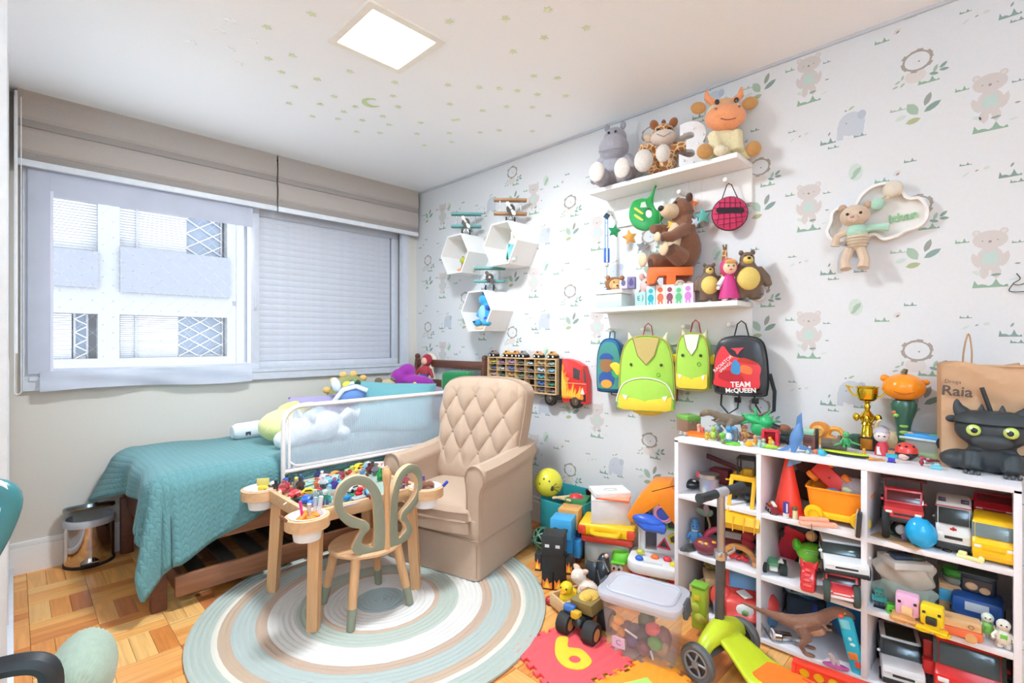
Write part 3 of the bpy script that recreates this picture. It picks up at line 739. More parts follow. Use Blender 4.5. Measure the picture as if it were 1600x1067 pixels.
for x,y in ((-.225,-.20),(-.225,.215),(.235,-.21),(.235,.215)):
    sx = 1 if x > 0 else -1; sy = 1 if y > 0 else -1
    P(tb,'leg',PINEZ,tu([(x+sx*.02,y+sy*.02,.015),(x,y,.46)],[.030,.034],4))
# ---------------------------------------------------------------- butterfly chair
SG = M('#8b8e7a','',.5)
ch_ = T('butterfly_chair','small pine chair with sage butterfly backrest facing the activity table','chair',(1.125,2.035,.0))
P(ch_,'seat',PINE,la([(0,.285),(.15,.285),(.164,.292),(.166,.302),(.158,.31),(.1,.306),(0,.304)],n=32,sy=.94))
for x,y in ((-.10,-.09),(.10,-.09),(.10,.10),(-.09,.11)):
    bxy = (x*1.45,y*1.45,.014); k = .3
    l = P(ch_,'leg',PINEZ,tu([tuple(bxy[i]+((x,y,.29)[i]-bxy[i])*k for i in range(3)),(x,y,.29)],[.0185,.0205],12))
    P(l,'painted_foot',SG,tu([bxy,tuple(bxy[i]+((x,y,.29)[i]-bxy[i])*k for i in range(3))],[.0165,.0188],12))
wing = catmull([(.012,.0),(.012,.16),(.03,.25),(.075,.315),(.14,.335),(.20,.305),(.222,.24),(.205,.175),(.16,.125),(.115,.105),(.13,.075),(.15,.03),(.12,-.005),(.06,-.008)],5)
hole = catmull([(.06,.03),(.057,.15),(.068,.235),(.10,.285),(.145,.293),(.178,.262),(.186,.22),(.165,.18),(.12,.15),(.085,.13),(.075,.10),(.10,.075),(.108,.045),(.085,.03)],5)
for sg in (-1,1):
    o = P(ch_,'back_wing',SG,pr([(sg*a,b) for a,b in (wing if sg > 0 else wing)],.026,bev=.003,holes=[[(sg*a,b) for a,b in hole]]),loc=(.02,-.135,.312),rot=(0,0,sg*radians(13)))
    P(o,'wing_edge',PINE,*[tu([(sg*a,0,b) for a,b in q],.0129,4,True) for q in ()],pr([(sg*(a+(.0 if 1 else 0)),b) for a,b in wing],.012,holes=[[(sg*a,b) for a,b in hole]])) if False else None
P(ch_,'back_post',PINEZ,la([(0,.0),(.0145,0),(.0125,.27),(.019,.31),(.019,.335),(.012,.35),(0,.352)],(.02,-.138,.305),n=14))
EDGE = M('#e2b98c','wood',.45,ax='x',s=45,lo=.9,hi=1.05)
for o in [c for c in kids(ch_) if c.name.startswith('back_wing')]:
    o.data.materials.append(EDGE)
    for p_ in o.data.polygons:
        if abs(p_.normal.y) < .5: p_.material_index = 1

# ---------------------------------------------------------------- tufted armchair
ac = T('armchair','beige tufted skirted armchair standing on the rug by the bed','armchair',(1.83,2.205,0),radians(-76))
AF = M('#bca089','fab',.9,s=260); AD = M('#a98b74','fab',.9,s=260)
w,dp = .30,.29
def skirt(u,v):
    pts = rrect(2*(w+.012*(1-v)),2*(dp+.012*(1-v)),.035,5)
    k = u * len(pts); i = int(k) % len(pts); f = k - int(k); a,b = pts[i],pts[(i+1) % len(pts)]
    return (a[0]+(b[0]-a[0])*f,a[1]+(b[1]-a[1])*f,.02+.19*v)
P(ac,'skirt',AF,grid(skirt,72,3,closeu=True))
for x,y,r in ((-w-.002,-dp-.006,.78),(w+.002,-dp-.006,-.78)): P(ac,'skirt_pleat',AD,bx(.004,.006,.17,(x*.985,y*.985,.105),(0,0,r)))
P(ac,'seat_box',AF,bx(2*w,2*dp,.12,(0,0,.26),bev=.02,seg=3)); P(ac,'piping',AD,*[tu([(a,b,.212) for a,b in rrect(2*w+.006,2*dp+.006,.03,5)],.005,6,True)])
def cush(u,v):
    a,b = 2 * u - 1,2 * v - 1
    x = a * .265; yf = -dp - .03 - .035 * (1-a*a); y = yf + (dp+.12-yf+.0) * v * 1.0
    k = max(0,(1-abs(a) ** 8)*(1-abs(b) ** 10)) ** .5
    return (x,min(y,.22),.31+.085*k+.02*(1-a*a)*(1-b*b))
P(ac,'seat_cushion',AF,grid(cush,30,30),grid(lambda u,v: (cush(u,v)[0],cush(u,v)[1],.31),30,2))
P(ac,'cushion_piping',AD,tu([Vector(cush(i/20,0))+Vector((0,-.001,.045)) for i in range(21)],.0045,6)); P(ac,'cushion_front',AF,grid(lambda u,v: (cush(u,0)[0]*1.0,cush(u,0)[1]+.004,.25+.10*v),20,4))
for sg in (-1,1):
    def arm(u,v,sg=sg):
        a = 2 * pi * u
        prof = [(-.045,.21),(-.045,.45),(-.055,.53),(-.03,.575),(.015,.585),(.055,.56),(.062,.51),(.04,.465),(.035,.4),(.035,.21)]
        k = u * (len(prof)-1); i = min(int(k),len(prof)-2); f = k - i
        px_ = prof[i][0] + (prof[i+1][0]-prof[i][0]) * f; pz = prof[i][1] + (prof[i+1][1]-prof[i][1]) * f
        return (sg*(.275+px_),-dp+.03+v*(2*dp-.05),pz+(.05*v*v if pz > .4 else 0))
    o = P(ac,'armrest',AF,grid(arm,45,8))
    out = [(-.045,.21),(-.045,.45),(-.056,.53),(-.03,.577),(.015,.587),(.056,.562),(.064,.51),(.042,.465),(.037,.4),(.037,.21)]
    P(o,'arm_front',AF,pr([(sg*(.275+a),b) for a,b in catmull(out,3,False)],.03,(0,-dp+.02,0),bev=.008))
    P(o,'arm_piping',AD,tu([(sg*(.275+a*.93),-dp+.004,b-.004) for a,b in catmull(out,4,False)],.0042,6))
def bshape(a,b):      # half width and position on the leaning back, a in -1..1, b in 0..1 (height)
    hw = .25 + .05 * sin(min(1,b*1.15)*pi*.55) - (.035*max(0,(b-.88)/.12) ** 2.4)
    x = a * hw + .008; top = -.035 * abs(a) ** 4 * max(0,b-.6) / .4
    return x,.12 + .13 * b,.37 + .62 * b + top
def tf(a,b):
    U = (a+.05) * 4.25; V = (b-.83) / .176
    d = (abs(sin(pi/2*(U+V)))*abs(sin(pi/2*(U-V)))) ** .45
    if V > 0: t = min(1,V/.5); return d * (1-t) + t * abs(sin(pi/2*U)) ** .45
    if V < -3: t = min(1,(-3-V)/.8); return d * (1-t) + t * .75
    return d
def tuft(u,v):
    a,b = 2 * u - 1,v
    x,y,z = bshape(a,b)
    f = tf(a,b)
    edge = max(0,(1-abs(a) ** 6)*(1-abs(2*b-1) ** 8)) ** .5
    return (x,y-.03-edge*(.055+.036*f),z)
P(ac,'tufted_back',AF,grid(tuft,120,120),ang=180)
P(ac,'back_shell',AF,grid(lambda u,v: (lambda q: (q[0]*1.02,q[1]+(-.03 if v < 0 else .05),q[2]))(bshape(2*u-1,v)),20,20),grid(lambda u,v: (lambda q: (q[0]*1.02,q[1]-.035+.085*v,q[2]))(bshape(*[(-1,u*2),(2*(u-.5)*2-1,1)][0] if u <= .5 else (-1+4*(u-.5),1))),40,2),grid(lambda u,v: (lambda q: (q[0]*1.02,q[1]-.035+.085*v,q[2]))(bshape(1,u)),20,2),ang=60)
pp = [bshape(-1,i/14) for i in range(15)] + [bshape(-1+2*i/14,1) for i in range(1,15)] + [bshape(1,1-i/14) for i in range(1,15)]
P(ac,'back_piping',AD,tu([(x*1.01,y-.035,z) for x,y,z in pp],.0055,6))
BT = [((U/4.25)-.05,.83-.176*r) for r in range(4) for U in range(-4,6) if (U+r) % 2 == 0 and abs(U/4.25-.05) < .85]
for a,b in BT:
    q = tuft((a+1)/2,b); P(ac,'button',AD,sp(.013,.008,.013,(q[0],q[1]-.001,q[2]),n=10))

# ---------------------------------------------------------------- desk chair at the left edge, knitted cushion on it
oc = T('desk_chair','desk chair with black armrest and teal backrest cut off by the left edge','chair',(-.06,1.22,0),0)
BK = M('#26282b','rub',.5); CHR = M('#c9c9cf','metal',.15)
P(oc,'seat',M('#8fb9b4','fab'),bx(.44,.44,.06,(-.16,-.16,.46),bev=.025,seg=3)); P(oc,'column',CHR,cy(.025,.36,(-.16,-.16,.25)))
for k in range(5): P(oc,'foot',BK,tu([(-.16,-.16,.09),(-.16+.24*cos(k*1.257+.5),-.16+.24*sin(k*1.257+.5),.045)],[.02,.014],6),sp(.028,at=(-.16+.24*cos(k*1.257+.5),-.16+.24*sin(k*1.257+.5),.028),n=8))
# ================================================================ things on the patterned wall
def wp(px,py,x=XW): return onx(px,py,x)
# hexagon shelves
HW_ = M('#f4f1ee','paint',.5)
def hexshelf(y,z,label):
    t = T('hexagon_shelf',label,'shelf',(XW,y,z),R90,'hexagon shelves')
    R,D = .163,.21
    hx = lambda r: [(r*cos(pi/3*i),r*sin(pi/3*i)) for i in range(6)]
    P(t,'box',HW_,pr(hx(R),D,(0,-D/2-.001,0),holes=[hx(R-.011)]))
    P(t,'back',M('#e6e3e0','paint'),pr(hx(R-.012),.004,(0,-.005,0)))
    return t
hexshelf(2.84,1.851,'white hexagon shelf with a small crocheted bird, left of the other two')
hexshelf(2.36,1.862,'largest-looking white hexagon shelf holding a plush rabbit, brown biplane on top')
hexshelf(2.60,1.424,'lowest white hexagon shelf, holding a blue plush')
# biplanes (front to the viewer)
def plane(y,z,wing,prop,body,label,rz=radians(-43)):
    t = T('toy_biplane',label,'toy plane',(XW-.13,y,z),rz,'biplanes on the hexagon shelves')
    wm = M(wing,'wood',.5,ax='x',lo=.9,hi=1.05); bm_ = M(body,'wood',.5,ax='y',lo=.9,hi=1.05); ml = M('#8f9496','metal')
    for zz in (.066,.157): P(t,'wing',wm,pr(rrect(.225,.016,.007,3),.055,(0,0,zz),bev=.002))
    P(t,'fuselage',bm_,la([(0,-.055),(.022,-.05),(.027,-.02),(.024,.05),(.01,.12),(0,.125)],(0,0,.085),(-pi/2,0,0),16))
    P(t,'tail',wm,bx(.08,.03,.006,(0,.105,.09),bev=.002),bx(.006,.03,.04,(0,.105,.11),bev=.002))
    for x in (-.07,.07): P(t,'strut',ml,cy(.0022,.09,(x,-.015,.112)),cy(.0022,.09,(x,.015,.112)))
    P(t,'cowl',M('#3c3530','',.5),cy(.029,.012,(0,-.055,.085),(pi/2,0,0)))
    P(t,'propeller',M(prop,'wood',.5,ax='x',lo=.9,hi=1.05),pr(catmull([(-.052,0),(-.04,.013),(-.01,.006),(.01,.006),(.04,.013),(.052,0),(.04,-.013),(.01,-.006),(-.01,-.006),(-.04,-.013)],3),.006,(0,-.066,.085),(0,radians(58),0),bev=.001))
    P(t,'spinner',M('#dfe6da','',.4),sp(.009,at=(0,-.072,.085)))
    for x in (-.028,.028): w = P(t,'wheel',M('#2e2a28','rub'),cy(.02,.01,(x,-.02,.02),(0,pi/2,0))); 
    P(t,'axle',ml,cy(.0025,.056,(0,-.02,.02),(0,pi/2,0)),tu([(-.02,-.02,.02),(0,-.02,.06),(.02,-.02,.02)],.003,6))
    return t
plane(2.80,1.993,'#5f9d99','#ece4d6','#d8cfc0','teal-winged toy biplane with cream propeller, on the left hexagon shelf')
plane(2.34,2.004,'#a97c52','#f1ece0','#e5e0d4','brown-winged toy biplane with cream propeller, on the upper right hexagon shelf')
plane(2.545,1.566,'#5f9d99','#5b4a40','#6c5a4c','teal-winged toy biplane with dark brown propeller, on the lowest hexagon shelf')
# toys in the hexagons
t = T('crochet_bird','small crocheted bird in green, red and grey in the left hexagon shelf','soft toy',(XW-.14,2.81,1.722),R90)
P(t,'body',M('#8d8b83','plush'),sp(.035,.03,.03,(.01,0,.03))); P(t,'head',M('#b5b94a','plush'),sp(.026,at=(.0,-.01,.085))); P(t,'crest',M('#a33b34','plush'),sp(.014,at=(-.026,0,.088)),sp(.012,at=(-.015,.0,.108)))
P(t,'belly',M('#e79b4b','plush'),sp(.02,.02,.02,(.03,-.02,.045))); P(t,'foot',M('#e8946a','plush'),sp(.03,.024,.014,(-.005,-.03,.013))); P(t,'neck',M('#7a5a44','plush'),cy(.018,.03,(.0,-.005,.06)))
t = T('crochet_mouse','pale grey crocheted toy behind the crocheted bird','soft toy',(XW-.10,2.755,1.722),R90)
P(t,'body',M('#d4d1cb','plush'),sp(.035,.03,.045,(0,0,.045))); P(t,'head',M('#dcd8d0','plush'),sp(.028,at=(0,-.01,.10)),sp(.012,at=(-.022,0,.13)),sp(.012,at=(.022,0,.13)))
t = T('plush_rabbit','cream plush rabbit holding a turquoise book in the upper right hexagon shelf','plush toy',(XW-.13,2.30,1.735),R90)
P(t,'body',M('#e6dccb','plush'),sp(.045,.04,.055,(0,0,.055)),sp(.04,.036,.038,(0,-.005,.125)),tu([(-.018,0,.15),(-.022,.0,.21)],.013),tu([(.018,0,.15),(.022,0,.21)],.013),sp(.02,.03,.018,(-.03,-.04,.015)),sp(.02,.03,.018,(.03,-.04,.015)),remesh=.004)
P(t,'book',M('#3fa7a5','paper'),bx(.006,.06,.10,(.0,-.055,.065),(0,.2,.5),bev=.001)); P(t,'book_cover',M('#8ac6cf','paper'),bx(.006,.06,.10,(.03,-.055,.065),(0,-.2,-.4),bev=.001))
t = T('plush_frog','small lime green plush behind the cream rabbit','plush toy',(XW-.07,2.275,1.76),R90)
P(t,'body',M('#b3c064','plush'),sp(.035,.03,.06,(0,0,.06))); P(t,'head',M('#bcc873','plush'),sp(.034,at=(0,-.005,.14)),sp(.012,at=(-.02,0,.17)),sp(.012,at=(.02,0,.17)))
t = T('plush_monster','bright blue furry plush with dark blue patches in the lowest hexagon shelf','plush toy',(XW-.15,2.555,1.313),R90)
BP = M('#3d9fd0','plush'); P(t,'body',BP,sp(.06,.05,.085,(.01,0,.09)),sp(.05,.045,.045,(-.015,0,.19)),sp(.03,.04,.026,(-.055,-.03,.028)),sp(.03,.04,.026,(.045,-.04,.026)),tu([(-.04,-.01,.13),(-.06,-.03,.07)],.018),remesh=.005)
P(t,'belly',M('#93cbe4','plush'),sp(.036,.02,.06,(0,-.038,.09))); P(t,'patch',M('#3151b5','plush'),sp(.02,.012,.018,(.045,-.036,.13))); P(t,'patch',M('#3151b5','plush'),sp(.018,.012,.02,(.035,-.042,.05))); P(t,'ear',BP,cy(.012,.03,(-.035,0,.235),r2=.004),cy(.012,.03,(.01,0,.237),r2=.004))
P(t,'claw','#24303a',sp(.006,at=(-.06,-.07,.035)),sp(.006,at=(-.045,-.07,.035)))
t = T('plush_shell','beige knitted shell under the feet of the blue plush','plush toy',(XW-.165,2.60,1.293),R90)
P(t,'shell',M('#d8b894','plush'),sp(.055,.035,.018,(0,0,.012)))

# truck-shaped car rack
ty,tzb,tzt = 2.0,.868,1.098
tr_ = T('truck_car_rack','wall rack shaped like a red flaming truck, its trailer a grid of little cars','car rack',(XW,2.30,.86),R90)
OAK = M('#d9b483','wood',.5,ax='x',s=60,lo=.85,hi=1.08)
LX = lambda y: 2.30 - y
x0,x1 = LX(2.635),LX(2.0); zb,zt = .012,.236
NC,NRW = 7,5
P(tr_,'back_panel',M('#22201f','paint'),bx(x1-x0+.04,.008,zt-zb,((x0+x1)/2+.02,-.006,(zt+zb)/2)))
for zz in (zb,zt): P(tr_,'trailer_board',OAK,bx(x1-x0,.06,.008,((x0+x1)/2,-.035,zz)))
for xx in (x0,x1): P(tr_,'trailer_board',OAK,bx(.008,.06,zt-zb,(xx,-.035,(zt+zb)/2)))
for i in range(1,NC): P(tr_,'divider',OAK,bx(.0028,.055,zt-zb-.008,(x0+(x1-x0)*i/NC,-.036,(zt+zb)/2)))
for j in range(1,NRW): P(tr_,'shelf',OAK,bx(x1-x0-.008,.055,.0028,((x0+x1)/2,-.036,zb+(zt-zb)*j/NRW)))
cx0,cx1 = x1 + .045,LX(1.765)
cabz = catmull([(cx0,-.028),(cx1-.06,-.03),(cx1-.005,-.03),(cx1,.0),(cx1-.002,.12),(cx1-.03,.20),(cx1-.09,.228),(cx1-.14,.24),(cx0,.242)],1)
P(tr_,'cab',M('#d8322c','',.35),pr(cabz,.05,(0,-.031,0),bev=.003))
P(tr_,'coupling',M('#1d1b1b','paint'),bx(.045,.03,.23,(x1+.026,-.02,.125)),bx(.10,.03,.03,(x1-.02,-.03,-.01)))
FL = []
for i in range(9):
    x = cx0 + .004 + i * .018; h = .085 + .03 * sin(i*1.9) - i * .004
    FL.append(catmull([(x-.003,.0),(x+.02,.0),(x+.018,h*.5),(x+.022,h*.8),(x+.009,h),(x+.004,h*.62),(x-.004,h*.55)],3))
P(tr_,'flame',M('#f0862e','',.4),*[pr([(min(a,cx1-.004),b) for a,b in f],.003,(0,-.058-.0002*i,.0)) for i,f in enumerate(FL)],pr(catmull([(cx0+.001,.0),(cx0+.05,.05),(cx0+.045,.1),(cx0+.06,.12),(cx0+.03,.13),(cx0+.035,.16),(cx0+.014,.15),(cx0+.018,.19),(cx0+.001,.2)],3),.003,(0,-.0575,0)))
P(tr_,'flame',M('#f6c24a','',.4),*[pr([((a-f[0][0])*.6+f[0][0]+.004,b*.66) for a,b in f],.003,(0,-.0605-.0002*i,.01)) for i,f in enumerate(FL[:8])],pr(catmull([(cx0+.002,.03),(cx0+.03,.07),(cx0+.028,.1),(cx0+.016,.12),(cx0+.012,.15),(cx0+.002,.16)],3),.003,(0,-.0595,0)))
wq = P(tr_,'side_window',M('#4b4648','',.15),pr([(cx1-.10,.125),(cx1-.055,.115),(cx1-.052,.175),(cx1-.10,.19)],.003,(0,-.0575,0))); P(wq,'window_trim','#c93530',pr([(cx1-.049,.11),(cx1-.03,.108),(cx1-.04,.18),(cx1-.049,.178)],.004,(0,-.058,0)))
P(tr_,'windscreen',M('#5a4a4c','',.15),pr([(cx1-.02,.105),(cx1-.003,.10),(cx1-.012,.16),(cx1-.028,.19)],.003,(0,-.0575,0)))
P(tr_,'bumper',M('#3a2b28','',.4),bx(.035,.004,.05,(cx1-.025,-.058,.01))); P(tr_,'headlamp',M('#efe2cf','',.2),pr([(cx1-.045,.03),(cx1-.012,.03),(cx1-.028,.07)],.004,(0,-.061,0)))
P(tr_,'trim_line','#f0c9a0',bx(cx1-cx0-.01,.003,.003,((cx0+cx1)/2,-.0585,.092)))
P(tr_,'side_tank',M('#9a9592','metal',.4),*[bx(.10,.02,.012,(x1+.005,-.03,-.02-k*.0)) for k in range(1)],*[bx(.07,.014,.004,(x1+.005,-.045,.0-k*.011)) for k in range(4)])
for xx in (x1-.055,cx1-.085):
    wh = P(tr_,'wheel',M('#262322','rub'),la([(0,-.012),(.044,-.012),(.047,0),(.044,.012),(0,.012)],(xx,-.045,-.018),(pi/2,0,0),24)); P(wh,'hub',M('#c9c5bf','metal'),cy(.027,.006,(xx,-.0585,-.018),(pi/2,0,0)),cy(.01,.012,(xx,-.0585,-.018),(pi/2,0,0)))
# tiny cars: nose to the right in the picture (+x)
def minicar(col,kind=0):
    t = T('toy_car','x','toy car',(0,0,0),R90)
    B = {0: [(-.035,.006),(.035,.006),(.036,.015),(.02,.018),(.008,.027),(-.016,.027),(-.026,.018),(-.036,.016)],
         1: [(-.034,.006),(.034,.006),(.034,.018),(.022,.02),(.016,.031),(-.034,.031)],
         2: [(-.036,.005),(.037,.005),(.037,.011),(.012,.014),(.0,.021),(-.014,.021),(-.03,.017),(-.037,.018)]}[kind]
    P(t,'body',M(col,'',.3),pr(B,.027,bev=.002))
    G = {0: [(-.02,.018),(.013,.018),(.006,.025),(-.014,.025)],1: [(-.01,.02),(.018,.02),(.013,.028),(-.01,.028)],2: [(-.016,.014),(.008,.014),(.0,.02),(-.012,.02)]}[kind]
    P(t,'window',M('#20262c','',.1),pr(G,.0285))
    for x in (-.021,.021): P(t,'wheel',M('#1b1b1c','rub'),cy(.0072,.029,(x,0,.0072),(pi/2,0,0),n=12)); P(t,'wheel_hub',M('#c8c8c8','metal'),cy(.0035,.0296,(x,0,.0072),(pi/2,0,0),n=8))
    return t
CARS = ['#d9b944 yellow','#b46cb8 violet','#c58fb0 pink','#56584f grey-green','#bfd3dd pale blue','#c7a564 tan','#9fb8a8 pale sage',
        '#57627a slate','#dfe2ea white','#6d6fae purple-blue','#8a6a58 brown','#7d746c taupe','#cfd3e0 silver','#8fc4d6 sky blue',
        '#d7a9a6 rose','#6f756c dark sage','#c89a52 ochre','#7c8f60 olive','#8f7f86 mauve','#4fa9b5 turquoise','#6b5a4c dark brown',
        None,None,None,None,None,'#4a7fc4 royal blue','#3f8f6a green',None,None,None,None,None,'#7b6f74 plum grey','#b58a8c dusty pink']
ORD = ['top','second','third','fourth','lowest']; CO = ['first','second','third','fourth','fifth','sixth','seventh']
for k,c in enumerate(CARS):
    if not c: continue
    i,j = k % 7,k // 7
    hx_,nm = c.split(' ',1); t = minicar(hx_,(k*2+j) % 3)
    t['label'] = 'little %s car in the %s row of the truck rack, %s from the left' % (nm,ORD[j],CO[i]); t['group'] = 'little cars in the truck rack'
    xx = x0 + (x1-x0) * (i+.5) / 7; t.location = (XW-.036,2.30-xx,.86+zb+(zt-zb)*(4-j)/5+.0028); t.scale = (.95,) * 3
# big-wheeled trucks on top of the rack
for k,(px,c,nm) in enumerate(((772,'#9a7f74','brown-grey'),(793,'#e0a03c','amber'),(807,'#d98a34','deep orange'),(818,'#8d8585','grey'),(842,'#dba06a','peach'),(864,'#cf9440','ochre'))):
    p = onx(px,560,XW-.036); t = T('toy_monster_truck','little %s big-wheeled truck on top of the truck rack, %s from the left' % (nm,CO[k]),'toy car',(XW-.036,p.y,.86+zt+.004),R90,'big-wheeled trucks on the rack')
    P(t,'body',M(c,'',.35),pr([(-.03,.02),(.03,.02),(.03,.032),(.016,.034),(.008,.047),(-.012,.047),(-.018,.034),(-.03,.034)],.028,bev=.002)); P(t,'window','#2a2f36',pr([(-.01,.035),(.012,.035),(.006,.044),(-.008,.044)],.0295))
    for x in (-.019,.019):
        w_ = P(t,'wheel',M('#242222','rub'),cy(.0125,.05,(x,0,.0125),(pi/2,0,0),n=14)); P(w_,'hub',M('#efece8','',.4),cy(.007,.051,(x,0,.0125),(pi/2,0,0),n=10))

# wall shelves with pegs
SW = M('#f3f0ed','paint',.45)
sy0,sy1 = .835,1.645; sc = (sy0+sy1) / 2; sw_w = sy1 - sy0
def wshelf(z,ph,label,pegs):
    t = T('peg_shelf',label,'shelf',(XW,sc,z),R90,'white peg shelves')
    P(t,'board',SW,bx(sw_w,.20,.024,(0,-.10,-.012),bev=.002)); P(t,'back_panel',SW,bx(sw_w,.016,ph,(0,-.008,-.024-ph/2),bev=.002))
    for px,py in pegs:
        q = onx(px,py,XW-.075); P(t,'peg',M('#efeae4','',.5),cy(.012,.075,(sc-q.y,-.05,q.z-z),(pi/2,0,0),n=14,bev=.003))
    return t
S1,S2 = 2.062,1.396
wshelf(S1,.165,'upper white peg shelf carrying three large plush animals',((1134,281),(1062,300),(999,316),(948,331)))
wshelf(S2,.18,'lower white peg shelf crowded with small toys, backpacks hanging below',((953,516),(1005,514),(1068,510),(1139,507)))
def s1(px,z=S1,x=XW-.10): return Vector((x,onx(px,400,x).y,z))
# hippo
t = T('plush_hippo','grey plush hippo with cream foot soles at the left of the upper shelf','plush toy',s1(961,x=XW-.12),radians(-72))
HG = M('#a49fa6','plush'); CR = M('#d9cfc5','plush')
P(t,'body',HG,sp(.085,.07,.10,(0,0,.10)),sp(.085,.075,.075,(0,-.03,.215)),sp(.066,.06,.07,(.0,-.0,.275)),tu([(-.065,-.01,.16),(-.11,-.03,.09),(-.10,-.05,.04)],[.034,.032,.028]),tu([(.065,-.01,.16),(.11,-.03,.09),(.10,-.05,.04)],[.034,.032,.028]),tu([(-.05,-.02,.045),(-.06,-.10,.055)],[.045,.05]),tu([(.05,-.02,.045),(.075,-.10,.055)],[.045,.05]),remesh=.006)
for x in (-.06,.077): P(t,'sole',CR,sp(.043,.016,.055,(x,-.150,.058)))
for x in (-.045,.045): P(t,'ear',HG,sp(.016,.012,.022,(x,.0,.348))); P(t,'eye','#2b2528',sp(.007,at=(x*.42,-.062,.295)))
P(t,'mouth_seam',M('#857f88','fab'),tu(catmull([(-.07,-.083,.19),(-.03,-.107,.183),(.03,-.107,.183),(.07,-.083,.19)],4,False),.0018,5))
# giraffe plush: patchwork coat
gm = M('#e3b780','plush',s=200).copy(); gm.name = 'giraffe_coat'; nt = gm.node_tree; N = nt.nodes; L = nt.links
tcn = N.new('ShaderNodeTexCoord'); vo = N.new('ShaderNodeTexVoronoi'); vo.feature = 'DISTANCE_TO_EDGE'; vo.inputs['Scale'].default_value = 34; L.new(tcn.outputs['Object'],vo.inputs['Vector'])
rr_ = N.new('ShaderNodeValToRGB'); rr_.color_ramp.elements[0].position = .07; rr_.color_ramp.elements[1].position = .10; rr_.color_ramp.elements[0].color = lin('#e6bf8d'); rr_.color_ramp.elements[1].color = lin('#a5642f'); L.new(vo.outputs['Distance'],rr_.inputs[0]); L.new(rr_.outputs[0],N['Principled BSDF'].inputs['Base Color'])
t = T('plush_giraffe','plush giraffe with brown patches sitting between the grey hippo and the number','plush toy',s1(1037,x=XW-.10),radians(-62))
P(t,'body',gm,sp(.07,.055,.085,(0,0,.09)),sp(.058,.055,.055,(0,-.005,.225)),tu([(-.05,-.01,.15),(-.115,-.05,.145)],[.03,.027]),tu([(.05,-.01,.15),(.125,-.045,.14)],[.03,.024]),tu([(-.04,-.02,.04),(-.085,-.075,.06)],[.036,.034]),tu([(.03,-.03,.04),(-.0,-.10,.06)],[.034,.03]),remesh=.006)
P(t,'muzzle',M('#ddc9ba','plush'),sp(.066,.05,.04,(0,-.038,.195))); P(t,'mouth_seam',M('#6b5040','fab'),tu([(-.035,-.085,.20),(0,-.092,.18),(.035,-.085,.20)],.0015,5))
P(t,'sole',CR,sp(.048,.03,.058,(-.098,-.10,.066))); P(t,'sole',CR,sp(.036,.022,.045,(-.004,-.125,.085)))
for x in (-.048,.048): P(t,'ear',M('#96572e','plush'),sp(.022,.014,.028,(x,.0,.283),(0,x*8,0))); P(t,'eye','#3a2218',sp(.011,.007,.009,(x*.55,-.052,.233)))
P(t,'horn',M('#7c4526','plush'),sp(.012,.012,.018,(0,0,.288))); P(t,'side_ear',M('#d9b796','plush'),sp(.03,.012,.022,(-.07,.0,.215),(0,.5,0)))
# marquee number
t = T('marquee_number','translucent white number 3 with bulb sockets between the giraffe and the cow','light',s1(1083,x=XW-.135),radians(-66))
P(t,'shell',M('#eceaec','',.35),tx('3',.29,(0,0,.098),(0,0,0),.022,.012)); P(t,'bulb',M('#f8f4f2','',.2),*[sp(.006,at=(x,-.026,z)) for x,z in ((-.045,.17),(0,.185),(.045,.15),(.02,.11),(.05,.06),(.0,.02),(-.045,.035))])
# cow
t = T('plush_cow','cream and orange plush cow with orange horns at the right end of the upper shelf','plush toy',s1(1131,x=XW-.105),radians(-58))
YC = M('#e6d6a8','plush'); OR = M('#ee9a68','plush'); TN = M('#c08a4e','plush')
P(t,'body',YC,sp(.072,.06,.08,(0,0,.08)),sp(.085,.07,.07,(0,0,.225)),tu([(-.05,-.02,.13),(-.035,-.07,.02)],[.03,.026]),tu([(.05,-.02,.13),(.05,-.06,.03)],[.03,.026]),tu([(-.045,0,.03),(-.09,-.05,.03)],[.034,.03]),tu([(.05,0,.03),(.11,-.03,.03)],[.034,.03]),remesh=.006)
P(t,'muzzle',OR,sp(.092,.062,.062,(0,-.034,.20))); P(t,'brow',M('#dda878','plush'),sp(.06,.045,.04,(0,-.02,.255)))
for x in (-1,1):
    P(t,'ear',TN,sp(.036,.012,.03,(x*.115,-.0,.272),(0,-x*.15,0))); P(t,'horn',OR,tu([(x*.045,0,.285),(x*.075,0,.315),(x*.078,0,.35)],[.02,.016,.006])); P(t,'eye','#33231c',sp(.011,.006,.013,(x*.042,-.066,.262)))
    P(t,'nostril','#a05a38',bx(.012,.004,.003,(x*.05,-.088,.222)),bx(.003,.004,.012,(x*.05,-.088,.222)))
P(t,'sole',TN,sp(.036,.02,.036,(-.098,-.075,.034))); P(t,'sole',TN,sp(.034,.02,.036,(.118,-.055,.036))); P(t,'sole',M('#e8d9b8','plush'),sp(.032,.02,.026,(-.03,-.09,.026)))
P(t,'mouth',M('#7a3f2a','fab'),tu(catmull([(-.03,-.088,.175),(0,-.092,.164),(.035,-.09,.17)],4,False),.002,5)); P(t,'tuft',M('#d9dad4','plush'),sp(.02,.02,.022,(0,.0,.295)))
